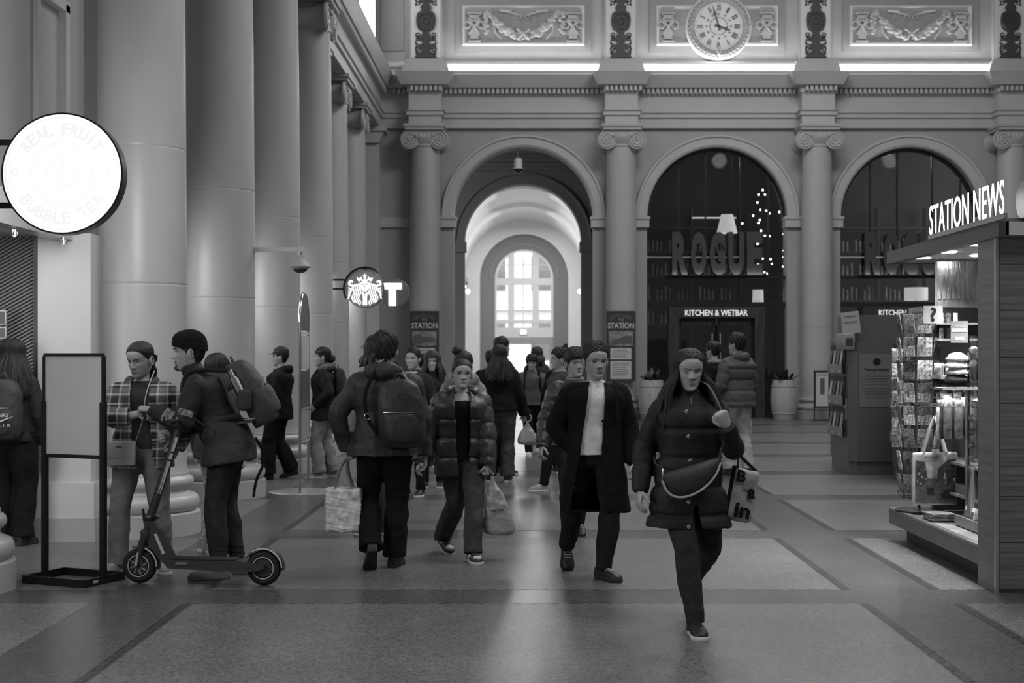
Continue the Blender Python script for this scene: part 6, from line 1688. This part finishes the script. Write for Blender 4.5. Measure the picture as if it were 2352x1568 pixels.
# ------------------------------------------------------------ 3 young man just behind the overcoat
p = P(1321, 11.9, 1.66, 8, 'young man with straight fringe and dark puffer jacket close behind the overcoated man', feet={'L': (.09, .3, 0, 0, 20), 'R': (-.1, -.2, 0, 0, 0)}, head=(12, 2, 0), tint=.36)
p.hang('L', -.05); p.hang('R', .1, .14)
p.jacket(f_puff, .04, .06, .0, .11, .11, .004, name='puffer_jacket', collar=.05); p.trousers(f_char, .012)
for k in 'LR': p.shoe(k, s_black, s_grey, m_lace)
p.body({'L': {}, 'R': {}}); p.hair(fringe=.66, temple=.55, side=.42, nape=.15, thick=.045, top=.05); p.glasses()
mb = MB(); mb.torus(p.neck+p.up*.03+p.fw*.01, .064, .016, 'z', 20, 8); mb.build('scarf', f_lt, p.root)

# ------------------------------------------------------------ 4 man in profile
p = P(1288, 16.3, 1.69, -70, 'man seen in profile with swept dark hair and open-collar grey jacket', feet={'L': (.1, -.25, 0, 0, 0), 'R': (-.1, .25, 0, 0, 25)}, head=(-8, 0, 0), tint=.30)
p.hang('L', -.06); p.hang('R', .1)
p.jacket(f_dk, .04, .16, .012, collar=.04, fold=.008); p.trousers(f_black, .012)
for k in 'LR': p.shoe(k, s_grey, s_white, m_lace)
p.body({'L': {}, 'R': {}}); p.hair(fringe=.78, temple=.62, side=.48, nape=.12, thick=.06, top=.05, messy=.02); p.glasses()
mb = MB(); mb.torus(p.neck+p.up*.03+p.fw*.01, .068, .016, 'z', 20, 8); mb.build('shirt_collar', f_lt, p.root)

# ------------------------------------------------------------ 5 woman in the open puffer jacket
p = P(1060, 10.9, 1.605, 2, 'woman in glasses and an open dark puffer jacket stepping forward in jeans', fem=True, bulk=1.04, feet={'L': (.09, -.24, 0, 14, 0), 'R': (-.155, .30, .0, 30, 24)}, head=(10, 1, 3), pelvis_dy=.04, tint=.40)
p.hang('R', .03, .17, .1); p.arm('L', (.20, -.12, .70), (1, .6, 0), rel=False)
def oj(c): return c.y < .0 and np.interp(c.z, [.6, .8, 1.1, 1.33, 1.42], [-.02, -.035, -.045, -.06, -.075]) < c.x < np.interp(c.z, [.6, .9, 1.33, 1.42], [.045, .065, .07, .08])
p.jacket(f_puff, .04, .17, .0, .12, .15, .004, 30, 'puffer_jacket', cut=oj, thick=-.012, collar=.0)
mb = MB(); p.collar_tube(mb, 2.25, .108, .095, .032, .05, .03)
solid(mb, 'jacket_collar', f_puff, p.root, .009, 2, .004, 30, 5)
mb = MB(); p.torso_rings(mb, .008, .05, 0, top=False); solid(mb, 'shirt', f_black, p.root, .010, 2, .006, 22, 8)
p.trousers(f_denim, .022, flare=.014, fold=.007)
for k in 'LR':
    so = p.shoe(k, s_black, s_white, s_black, size=1.03)
    an, yw, pr = p.feet[k]; Mx = Matrix.Translation(an)@Matrix.Rotation(yw, 4, 'Z')@Matrix.Rotation(pr, 4, 'X'); ank = .05*p.H; L = .152*p.H*1.03
    d = MB(); d.sphere((0, 0, 0), 1, 12, 8, (.036, .03, .022), M=Mx@Matrix.Translation((0, -.55*L, -ank+.05))); d.build('toe_panel', s_white, so)
    for sg in (-1, 1):
        d = MB(); d.sphere((0, 0, 0), 1, 12, 8, (.010, .05, .016), M=Mx@Matrix.Translation((sg*.038, -.12*L, -ank+.05))@Matrix.Rotation(-.3, 4, 'X')); d.build('side_panel', s_white, so)
p.body({'L': dict(curl=1.1, d=(.1, -.1, -1)), 'R': dict(curl=.4)}, brow=1.0)
p.hair(fringe=.81, temple=.65, side=.47, nape=.12, thick=.018, top=.01, messy=.003); p.glasses()
e_ = MB(); e_.sphere(p.T@Vector((-.345, -.02, .40)), .008, 8, 6); e_.build('earbud', s_white, p.root)
e_ = MB(); e_.sphere(p.neck+p.fw*.092-p.up*.075, .006, 8, 6); e_.build('pendant', m_zip, p.root)
P5 = p
# plastic carrier bag
t = p.at('plastic_bag', 'knotted translucent plastic carrier bag swinging beside the puffer-jacketed woman', 'bag')
hp = p.wri['L']+Vector((.02, -.02, -.09)); mb = MB()
rows = [(0, .012, .01), (-.03, .018, .015), (-.09, .045, .035), (-.18, .085, .055), (-.3, .115, .07), (-.4, .13, .08), (-.45, .11, .07), (-.465, .05, .03)]
mb.loft([sring(hp+Vector((.02+.14*(-z), 0, z)), Vector((1, 0, 0)), Vector((0, -1, 0)), w, d_, d_, 24) for z, w, d_ in crom(rows, 26)])
solid(mb, 'bag_body', m_plast, t, .009, 1, .012, 22, 3)
mb = MB(); mb.tube([hp+Vector((-.02, 0, .0)), hp+Vector((0, -.02, .05)), hp+Vector((.03, 0, .01))], .008, 6); mb.build('handle', m_plast, t)
text('print', 'delta', .06, f_char, TM(hp+Vector((.06, -.085, -.26)))@Matrix.Rotation(.1, 4, 'Z'), t, .001, width=.10, height=.025)

# ------------------------------------------------------------ 6 walker seen from behind
p = P(884, 10.35, 1.75, 180, 'broad walker seen from behind in a dark rain jacket with messy tied-up hair', fem=False, bulk=1.22, feet={'R': (-.06, -.1, 0, -8, 0), 'L': (.09, .12, 0, 14, 42)}, head=(-6, 2, 0), tint=.3)
p.arm('L', (.285, -.02, .90), (1, .5, 0), rel=False); p.arm('R', (-.29, -.06, .84), (-1, .4, 0), rel=False)
p.jacket(f_shell, .04, .10, .012, fold=.012, fk=17, name='rain_jacket', hood=1.25, cuff=1.15)
p.trousers(f_black, .024, flare=.022, fold=.008)
for k in 'LR': p.shoe(k, s_black, fab('sole_dark', .04), size=1.05)
p.body({'L': dict(curl=1.1), 'R': dict(curl=.4)}, lo=True)
hm_ = hair_mat(.02); p.hair(hm_, fringe=.8, side=.3, nape=.12, thick=.04, top=.05, wisps=26, messy=.02)
mb = MB(); c = p.T@Vector((0, .25, .95)); mb.sphere(c, .055, 14, 10, (1.1, .9, .9)); o = solid(mb, 'hair_bun', hm_, p.root, .008, 1, .012, 60, 4)
mb = MB(); mb.tube([p.T@Vector((x, .35, .9+.05*math.cos(x*5))) for x in np.linspace(-.3, .3, 9)], .007, 6); mb.build('hair_clip', f_char, p.root)
P6 = p
backpack(p, 'dark soft backpack slung over one shoulder of the broad rain-jacketed walker', fab('nylon_dark', .02, .5, spec=.4), (-.14, .21, 1.16), .35, .50, .17, sides=('R',), tilt=(.06, .02, 1))
t = p.at('webbing_strap', 'long black webbing strap with buckle across the rain-jacketed back', 'strap')
straps(p, [[(-.02, .06, 1.55), (.05, .17, 1.47), (.12, .215, 1.3), (.10, .21, 1.12), (.0, .22, .98)]], f_black, .014, 'webbing', t)
mb = MB(); mb.torus((.105, .225, 1.14), .022, .004, 'y', 14, 6); mb.build('buckle', m_zip, t)
# crinkled shopping bag
t = p.at('shopping_bag', 'crinkled silver-white shopping bag carried by the walker in the rain jacket', 'bag')
wr = p.wri['L']; B0 = wr+Vector((.02, .02, -.30)); mb = MB()
mb.rbox((B0.x, B0.y, B0.z-.16), (.265, .15, .33), .02); solid(mb, 'bag_body', mat('silver_film', .6, .4, metal=.05, noise_amt=.3, nscale=14, bump=.6, bscale=22), t, .0075, 1, .008, 55, 6)
for yy in (-.05, .05):
    mb = MB(); P_ = crom([(B0.x-.06, B0.y+yy, B0.z), (B0.x-.03, B0.y+yy*.5, B0.z+.12), (wr.x, wr.y, wr.z-.09), (B0.x+.03, B0.y+yy*.5, B0.z+.12), (B0.x+.06, B0.y+yy, B0.z)], 20)
    mb.tube([Vector(q) for q in P_], .016, 6, flat=.25); mb.build('handle', m_plast, t)

# ------------------------------------------------------------ 7 woman in plaid
p = P(326, 10.15, 1.675, 8, 'woman in a plaid overshirt and grey flared trousers looking down at a card', fem=True, bulk=1.14, hs=1.13, feet={'R': (-.165, -.0, 0, -28, 0), 'L': (.15, .02, 0, 12, 0)}, head=(-30, 14, 0), tint=.36)
p.arm('R', (.035, -.30, 1.175), (-1, .1, -.6), rel=False); p.arm('L', (.26, -.03, .92), (1, .5, 0), rel=False)
def op(c): return c.y < .0 and np.interp(c.z, [.7, .95, 1.2, 1.42], [.0, -.05, -.06, -.07]) < c.x < np.interp(c.z, [.7, .95, 1.2, 1.42], [.12, .085, .06, .075])
p.jacket(f_plaid, .024, .13, .008, fold=.006, name='plaid_overshirt', cut=op, thick=-.006)
mb = MB(); p.collar_tube(mb, 2.45, .098, .085, .020, .042, .02)
solid(mb, 'hood', f_mid, p.root, .009, 2, .004, 30, 5)
mb = MB(); p.torso_rings(mb, .006, 0, 0); rings = [sring(p.neck+p.up*z, p.rt, p.fw, r, r, r, 24) for z, r in ((-.05, .09), (.0, .068), (.02, .064))]; mb.loft(rings)
solid(mb, 'ribbed_top', fab('rib_knit', .045, b=.6, bs=140), p.root, .010, 2, .004, 22, 8)
p.trousers(fab('jersey_grey', .2, b=.2), .018, flare=.016, fold=.006, hipk=1.12)
for k in 'LR': p.shoe(k, s_grey, s_white, m_lace)
p.body({'R': dict(d=(.75, -.62, .1), n=(.1, -.1, -1), curl=.75, thumb_to=(0, -.3, 1)), 'L': dict(curl=.6)}, brow=1.2, look=-.5)
p.hair(fringe=.84, temple=.68, side=.5, nape=.15, thick=.022, top=.015, messy=.003)
mb = MB(); q0 = p.T@Vector((.12, .36, .35))
for i in range(7):
    mb.tube([q0+Vector((.02*math.sin(i)+.012*math.sin(j*1.3+i), .02*math.cos(i), .05-.028*j)) for j in range(7)], [.014, .016, .016, .015, .013, .010, .005], 7)
mb.build('ponytail', hair_mat(), p.root)
e_ = MB(); e_.sphere(p.T@Vector((.365, .03, .35)), .006, 8, 6); e_.build('earring', s_white, p.root)
for i in range(5):
    b_ = MB(); b_.sphere((.105-.004*i, -.155+.004*i, 1.20-.085*i), .007, 8, 6, (1, .6, 1)); b_.build('button', s_black, p.root)
P7 = p
card = p.at('card', 'small dark card held between the plaid-shirted woman and the man in the beanie', 'card'); mb = MB(); mb.cbox((.155, -.39, 1.18), (.085, .055, .004), None); mb.build('card_body', f_black, card)
t = p.at('handbag', 'pale rectangular leather handbag at the plaid-shirted woman\'s hip', 'handbag')
m_lea = mat('pale_leather', .45, .45, noise_amt=.06, nscale=10, bump=.15, bscale=150); mb = MB(); mb.rbox((-.13, -.18, .885), (.22, .07, .175), .014); mb.build('bag_body', m_lea, t)
mb = MB(); mb.rbox((-.13, -.217, .915), (.222, .008, .115), .004); mb.build('flap', m_lea, t)
mb = MB(); mb.box(-.15, -.11, -.2225, -.221, .93, .938); mb.build('nameplate', f_mid, t)
straps(p, [[(-.02, -.18, .97), (.03, -.2, 1.12), (.05, -.17, 1.3), (.09, -.02, 1.47), (.06, .1, 1.42)], [(-.24, -.17, .96), (-.24, -.1, 1.05)]], m_lea, .0045, 'shoulder_strap', t)

# ------------------------------------------------------------ 8 man with the beanie leaning in
p = P(524, 9.98, 1.80, -84, 'bearded man in a beanie and padded jacket leaning towards the woman beside a scooter', bulk=1.12, lean=26, hs=1.15, feet={'L': (.09, -.05, 0, 6, 0), 'R': (-.11, .06, 0, -10, 0)}, head=(4, 0, 0), tint=.33)
p.arm('L', (.16, -.50, 1.205), (.5, .5, -1), rel=False); p.arm('R', (-.1, -.42, 1.02), (-.5, .3, -1), rel=False)
f_anor = fab('anorak_black', .016, .7, spec=.35)
p.jacket(f_anor, .035, .16, .012, fold=.010, fk=18, name='padded_jacket', collar=.10, cuff=.95, belly=.01)
# softshell lower body lighter panel
mb = MB(); rr = []
p.torso_rings(mb, .042, .15, .014, top=False)
def low(c): return c.z > 1.16 or (c.z > 1.02 and c.x > .05 and c.y < -.16)
solid(mb, 'jacket_panel', fab('softshell_grey', .034, .7, spec=.3), p.root, .009, 2, .008, 18, 9, cut=low)
# sleeve prints
for i, tt in enumerate((.28, .5, .68)):
    a_, b_ = p.elb['L'], p.wri['L']; c_ = a_.lerp(b_, tt*.7-.02) if i else p.sh['L'].lerp(p.elb['L'], .75)
    d_ = (b_-a_).normalized() if i else (p.elb['L']-p.sh['L']).normalized(); mb = MB(); R_ = .075 if not i else .072
    u_ = Vector((1, 0, .25)); u_ = (u_-d_*u_.dot(d_)).normalized(); w_ = d_.cross(u_); rings = []
    for s_ in (-.022, -.008, .008, .022): rings.append([c_+d_*s_+(u_*math.cos(a)+w_*math.sin(a))*R_ for a in np.linspace(-.75, .75, 9)])
    mb.loft(rings, False, False, True, closed=False); mb.build('sleeve_patch', mat('patch_print', .16, .6, noise_amt=.95, nscale=42), p.root)
p.trousers(f_denim_d, .016, fold=.008, stack=.009)
for k in 'LR': p.shoe(k, fab('boot_tan', .2, b=.3), fab('sole_crepe', .16), m_lace, size=1.08, tall=.03)
p.body({'L': dict(d=(.1, -.95, .1), n=(-.3, -.2, -1), curl=.9, thumb_to=(-1, 0, .2)), 'R': dict(curl=.8)}, brow=1.4, beard=1., nose=1.1)
p.hair(fringe=.78, temple=.6, side=.40, nape=.10, thick=.014, top=.0)
mb = MB(); th = np.linspace(-PI, PI, 64, endpoint=False); rings = []
for i, z in enumerate((.585, .59, .62, .68, .735, .75, .745, .80, .85, .90, .95, 1.0, 1.04, 1.07, 1.09, 1.10)):
    x, y = head_point(th, np.full(64, .68)); k = 1.07 if i == 0 else (1.14 if i < 5 else 1.10)
    if z > .78: k *= math.sqrt(max(.0004, 1-((z-.78)/.322)**2))
    sh_ = .06*np.cos(th)*max(0, 1-max(0, z-.75)*3); rib = 1+.012*np.sin(th*32)
    rings.append([p.T@Vector((x[j]*k*rib[j], -(y[j]+.03)*k*rib[j]+.03, z+sh_[j])) for j in range(64)])
mb.loft(rings, False, True); mb.build('beanie', fab('beanie_knit', .010, .95, b=.6, bs=120), p.root)
P8 = p
bpk = backpack(p, 'grey hiking backpack with steel bottle worn by the man in the beanie', fab('pack_grey', .045, .6, spec=.3), (.02, .165, 1.32), .30, .50, .21, m2=fab('pack_grey_light', .07, .6))
up = p.up; fw = p.fw
mb = MB(); b0 = Vector((.175, .13, 1.27)); mb.cyl(b0, b0+up*.16, .034, n=16); mb.cyl(b0+up*.16, b0+up*.185, .034, .018, n=16); mb.cyl(b0+up*.185, b0+up*.235, .019, n=16)
bt = p.at('water_bottle', 'brushed steel bottle in the side pocket of the hiking backpack', 'bottle'); mb.build('bottle_body', mat('steel', .55, .25, metal=1.), bt)
mb = MB(); mb.rbox(b0+up*.0, (.09, .10, .16), .03); solid(mb, 'side_pocket', f_dk, bpk, .009, 2, .003, 30, 3)
mb = MB(); mb.tube([Vector((.12, .26, 1.25))+Vector((.02*math.sin(a*2), .03*math.cos(a), .04*math.sin(a))) for a in np.linspace(0, 6, 14)], .005, 5); mb.build('cord', f_pale, bpk)
mb = MB(); mb.tube([Vector((.13, .26-.002*i, 1.44-.03*i)) for i in range(6)]+[Vector((.15, .27, 1.26))], .005, 5); mb.build('cord', f_pale, bpk)
mb = MB(); mb.tube([Vector((.15, .13, 1.13)), Vector((.145, .2, 1.14)), Vector((.09, .27, 1.15)), Vector((-.02, .30, 1.15))], .006, 5); mb.build('reflective_trim', f_pale, bpk)
mb = MB(); P_ = crom([(.19, .10, 1.16), (.2, .0, 1.13), (.18, -.1, 1.07), (.17, -.14, 1.0)], 14); mb.tube([Vector(q) for q in P_], .035, 8, flat=.3); mb.build('hip_belt', f_dk, bpk)
mb = MB(); P_ = crom([(.1, .2, 1.0), (.13, .27, .86), (.12, .21, .70), (.12, .19, .58)], 14); mb.tube([Vector(q) for q in P_], .015, 6, flat=.3); mb.build('loose_strap', f_black, bpk)

# ------------------------------------------------------------ 9 person hidden behind the beanie man
p = P(497, 11.2, 1.585, 150, 'dark-haired person almost hidden behind the hiking backpack in pale patterned trousers', fem=True, feet={'L': (.12, 0, 0, 0, 0), 'R': (-.03, .05, 0, 0, 0)}, tint=.33)
p.hang('L'); p.hang('R'); p.jacket(f_dk, .03, .1); p.trousers(mat('knit_pattern', .28, .9, noise_amt=.6, nscale=60, bump=.6, bscale=120), .004)
for k in 'LR': p.shoe(k, s_grey, s_white)
p.body({'L': {}, 'R': {}}, lo=True); p.hair(fringe=.7, side=.3, nape=.0, thick=.04); p.long_hair(length=.16, spread=.05, locks=30)

# ------------------------------------------------------------ 10 long-haired person with sports backpack
p = P(28, 11.6, 1.715, 176, 'long-haired person seen from behind wearing a sports backpack and dark baggy trousers', fem=True, bulk=1.0, feet={'L': (.11, 0, 0, 10, 0), 'R': (-.09, .0, 0, -10, 0)}, head=(0, 4, 0), tint=.33)
p.hang('L', .05); p.hang('R', .05); p.jacket(f_char, .025, .06, fold=.008); p.trousers(fab('baggy_black', .011), .034, flare=.02, fold=.012, fk=18)
for k in 'LR': p.shoe(k, s_black, fab('sole_dark', .04), f_dk)
p.body({'L': {}, 'R': {}}, lo=True); hm_ = hair_mat(.012); p.hair(hm_, fringe=.85, side=.25, nape=.0, thick=.035, top=.02); p.long_hair(hm_, length=.36, spread=.07, front=.6, locks=64, back=.08)
bpk = backpack(p, 'charcoal sports backpack with white swoosh and letters on its pocket', fab('sport_pack', .035, .6, spec=.3), (-.02, .22, 1.14), .33, .50, .17)
yb = .22+.17*.80
mb = MB(); sw = [(-.085, .02), (-.07, -.01), (-.045, -.022), (-.02, -.02), (.09, .03), (-.02, -.002), (-.045, -.004), (-.055, .01), (-.05, .03), (-.06, .035)]
poly = [(x, z) for x, z in sw]; mb.prism([(-x+.0, 1.065+z) for x, z in poly], yb+.004, yb+.008); 
sw_o = mb.build('swoosh', f_white, bpk); sw_o.location = (-.09, .0, 0)
Mb = Matrix.Translation((-.09, yb+.007, 0))@Matrix.Rotation(PI, 4, 'Z')
text('lettering', 'NIKE', .05, f_white, Mb@TM((.0, 0, 1.10)), bpk, .001, width=.09, height=.03, shear=.3, bold=.001); text('lettering', 'A I R', .05, f_white, Mb@TM((.0, 0, 1.02)), bpk, .001, width=.12, height=.024)

# ------------------------------------------------------------ 11 cap, 12 parka
p = P(640, 17.75, 1.68, -88, 'person in a baseball cap dressed all in black walking past the column', feet={'L': (.1, -.12, 0, 0, 0), 'R': (-.1, .16, 0, 0, 15)}, lean=-4, head=(0, -3, 0), tint=.3, bulk=1.06)
p.arm('L', (.16, -.22, .93), (.6, .8, -.3), rel=False); p.arm('R', (-.1, -.2, .93), (-.6, .8, -.3), rel=False)
p.jacket(f_black, .05, .14, .01, fold=.014, fk=16, hood=1.0); p.trousers(f_black, .035, flare=.03, fold=.01)
for k in 'LR': p.shoe(k, s_black, f_char)
p.body({'L': dict(curl=.7), 'R': dict(curl=.7)}, nose=1.1); p.hair(fringe=.7, side=.4, nape=.1, thick=.02)
mb = MB(); th = np.linspace(-PI, PI, 40, endpoint=False); rings = []
for z, k in ((.66, 1.08), (.75, 1.11), (.85, 1.14), (.93, 1.14), (.99, .9), (1.03, .5), (1.05, .05)):
    x, y = head_point(th, np.full(40, min(z, .85))); rings.append([p.T@Vector((x[j]*k, -y[j]*k, z)) for j in range(40)])
mb.loft(rings, False, True); rings = []
for t_ in np.linspace(-1, 1, 13): rings.append([p.T@Vector((t_*.27, -.33-.08*(1-t_*t_), .69)), p.T@Vector((t_*.24, -.40-.30*math.sqrt(max(0, 1-t_*t_*.95)), .65)), p.T@Vector((t_*.24, -.40-.30*math.sqrt(max(0, 1-t_*t_*.95)), .625)), p.T@Vector((t_*.27, -.33-.08*(1-t_*t_), .66))])
mb.loft(rings); mb.build('cap', f_char, p.root)
p = P(744, 17.9, 1.68, -84, 'woman in a dark parka with fur-trimmed hood and pale trousers facing the column', fem=True, bulk=1.05, feet={'L': (.09, -.05, 0, 0, 0), 'R': (-.1, .12, 0, 0, 0)}, tint=.32)
p.arm('L', (.18, -.10, .93), (.6, .9, 0), rel=False); p.hang('R')
p.jacket(fab('parka', .014, .7), .045, .16, .008, fold=.009, name='parka'); p.trousers(f_lt, .03, flare=.02, fold=.012)
for k in 'LR': p.shoe(k, s_grey, s_white)
mb = MB(); p.collar_tube(mb, 2.5, .115, .10, .036, .05, .03, .02)
solid(mb, 'fur_hood', f_fur, p.root, .012, 1, .012, 70, 5)
p.body({'L': dict(curl=.7), 'R': {}}); p.hair(fringe=.7, temple=.6, side=.35, nape=.1, thick=.04, top=.03)
mb = MB(); mb.sphere(p.T@Vector((0, .48, .42)), .06, 12, 9); solid(mb, 'hair_bun', hair_mat(), p.root, .01, 1, .01, 60, 4)
backpack(p, 'small dark backpack on the woman in the fur-hooded parka', f_dk, (0, .20, 1.20), .28, .42, .16, pocket=False)

# ------------------------------------------------------------ background people
def extra_person(px, Y, H, yaw, label, jm, tm, fem=False, hair_kw=None, longh=None, glasses=False, walk=0., hood=0., collar=.05, head=(0, 0, 0), tint=.32, shoes=s_black, bulk=1., puff=.03, quilt=0., hem=.1, hm=None, side=1):
    ft = {'L': (.09, -.3*walk, 0, 5, 0), 'R': (-.09, .3*walk, 0, -5, 30*walk)}
    p = P(px, Y, H, yaw, label, fem=fem, bulk=bulk, feet=ft, head=head, far=True, tint=tint)
    p.hang('L', -.1*walk, .1); p.hang('R', .12*walk, .1)
    p.jacket(jm, puff, hem, .004, quilt, .12, .009, 20, collar=collar, hood=hood); p.trousers(tm, .014, fold=.007)
    for k in 'LR': p.shoe(k, shoes, s_white)
    p.body({'L': {}, 'R': {}}); p.hair(hm or hair_mat(), **(hair_kw or {}))
    if longh: p.long_hair(hm or hair_mat(), **longh)
    if glasses: p.glasses()
    return p
extra_person(866, 12.2, 1.735, 215, 'curly-haired person walking just ahead of the rain-jacketed walker', f_lt, f_dk, True, dict(fringe=.8, side=.3, nape=.0, thick=.06, wisps=20, messy=.03), dict(length=.12, spread=.05, locks=30))
p = extra_person(949, 15.6, 1.655, -14, 'young woman with tied-back hair and a white collar beside the poster column', f_char, f_black, True, dict(fringe=.80, side=.45, nape=.15, thick=.03), tint=.36)
mb = MB(); mb.torus(p.neck+p.up*.015+p.fw*.02, .062, .013, 'z', 18, 8); mb.build('white_collar', f_white, p.root)
p = extra_person(993, 16.6, 1.615, 2, 'woman with long hair and fringe holding something to her chest below the poster', f_char, f_black, True, dict(fringe=.70, side=.3, nape=.05, thick=.035), dict(length=.28, spread=.06, front=.7), hm=hair_mat(.03), tint=.36)
extra_person(973, 19.5, 1.58, 170, 'dark-haired head just visible between the two young women by the poster', f_char, f_black, True)
p = extra_person(1064, 13.2, 1.60, 175, 'person with a dark topknot and pale grey hood behind the woman in glasses', f_lt, f_dk, True, dict(fringe=.6, side=.2, nape=.0, thick=.05), hood=1.5)
mb = MB(); mb.sphere(p.T@Vector((-.0, .12, 1.12)), .05, 12, 9, (1, 1, .9)); mb.build('topknot', hair_mat(), p.root).location = (.06, 0, 0)
p = P(1147, 17.3, 1.69, 178, 'woman from behind with long straight black hair, black jacket and jeans', fem=True, bulk=1.12, feet={'L': (.13, 0, 0, 8, 0), 'R': (-.10, .0, 0, -8, 0)}, tint=.32)
p.hang('L', .02, .12); p.hang('R', .04, .14); p.jacket(f_black, .045, .03, .0, fold=.01, fk=18, cuff=1.3); p.trousers(f_denim, .03, flare=.02, fold=.008)
for k in 'LR': p.shoe(k, s_black, s_white)
p.body({'L': {}, 'R': dict(curl=1.)}, lo=True); p.hair(fringe=.8, side=.3, nape=.0, thick=.03); p.long_hair(length=.30, spread=.03, front=1.0, locks=60, back=.10)
t = p.at('carrier_bag', 'small pale carrier bag held by the long-haired woman in jeans', 'bag'); hp = p.wri['R']+Vector((-.04, .0, -.1)); mb = MB()
mb.loft([sring(hp+Vector((0, 0, z)), Vector((1, 0, 0)), Vector((0, -1, 0)), w, w*.5, w*.5, 18) for z, w in crom([(0, .015), (-.05, .04), (-.14, .10), (-.24, .13), (-.28, .11), (-.29, .05)], 16)]); solid(mb, 'bag_body', m_plast, t, .012, 1, .008, 24, 3)
mb = MB(); mb.torus(hp+Vector((0, 0, .05)), .05, .008, 'y', 14, 6); mb.build('handle', m_plast, t)
p = extra_person(1150, 18.4, 1.81, 118, 'tall man with glasses half hidden by the long-haired woman in jeans', f_black, f_black, False, dict(fringe=.8, side=.5, nape=.15, thick=.02), glasses=True, bulk=1.15)
extra_person(1128, 20.2, 1.63, 180, 'dark head of a person beyond the tall man with glasses', f_black, f_black)
p = P(1222, 21.7, 1.60, 0, 'boy with a mop of dark hair walking in a brown-grey jacket and white trainers', feet={'L': (.07, .38, .02, 0, 40), 'R': (-.05, -.22, 0, 0, 0)}, head=(-6, 10, 0), tint=.30, far=True, bulk=1.0)
p.hang('L', .1, .12); p.hang('R', -.1, .12); p.jacket(f_mid, .045, .05, .01, fold=.009, fk=18, collar=.05); p.trousers(f_black, .02)
for k in 'LR': p.shoe(k, s_white, s_white)
p.body({'L': {}, 'R': {}}); p.hair(fringe=.66, temple=.55, side=.4, nape=.1, thick=.06, top=.05, messy=.03)
backpack(p, 'black backpack on the boy in white trainers', f_black, (0, .2, 1.13), .28, .4, .15, pocket=False)
extra_person(1233, 24.5, 1.69, 160, 'shaggy-haired person walking away beyond the boy in white trainers', f_dk, f_dk, True, dict(fringe=.8, side=.2, nape=.0, thick=.07, messy=.03), dict(length=.15, spread=.05, locks=36), hm=hair_mat(.03))
p = extra_person(1294, 18.6, 1.66, 190, 'person in a pointed black knit hat behind the man in profile', f_black, f_black)
mb = MB(); th = np.linspace(-PI, PI, 32, endpoint=False); rings = []
for z, k in ((.58, 1.12), (.7, 1.17), (.85, 1.2), (.95, 1.1), (1.06, .8), (1.15, .5), (1.24, .35), (1.32, .22), (1.34, .02)):
    x, y = head_point(th, np.full(32, min(z, .82))); rings.append([p.T@Vector((x[j]*k-max(0, z-.95)*.5, -y[j]*k, z)) for j in range(32)])
mb.loft(rings, False, True); mb.build('knit_hat', f_black, p.root)
p = extra_person(1640, 20.6, 1.76, 232, 'dark-haired bearded man in a black jacket with pale collar near the restaurant door', f_black, f_black, False, dict(fringe=.8, side=.35, nape=.08, thick=.06, top=.04, messy=.03))
mb = MB(); mb.torus(p.neck+p.up*.02-p.fw*.01, .08, .03, 'z', 18, 8); mb.build('pale_hood', f_lt, p.root)
mb = MB(); mb.box(.155, .165, .02, .07, 1.18, 1.24); mb.build('sleeve_patch', f_white, p.root)
p = P(1694, 18.3, 1.85, 218, 'tall man in a grey hooded puffer jacket and pale cargo trousers looking at the restaurant', bulk=1.12, feet={'L': (.1, -.05, 0, 5, 0), 'R': (-.1, .1, 0, -5, 0)}, head=(12, -2, 0), tint=.3)
p.arm('L', (.17, -.2, 1.02), (.8, .8, 0), rel=False); p.arm('R', (-.17, -.2, 1.02), (-.8, .8, 0), rel=False)
p.jacket(f_puff_g, .055, .10, .0, .10, .14, .004, 30, 'puffer_jacket', hood=1.15); p.trousers(f_pale, .03, flare=.006, fold=.01)
for k in 'LR': p.shoe(k, s_black, f_char)
mb = MB(); mb.rbox((-.165, .02, .62), (.035, .16, .2), .015); mb.build('cargo_pocket', f_pale, p.root)
p.body({'L': {}, 'R': {}}); p.hair(fringe=.8, side=.38, nape=.1, thick=.05, top=.06, messy=.02)
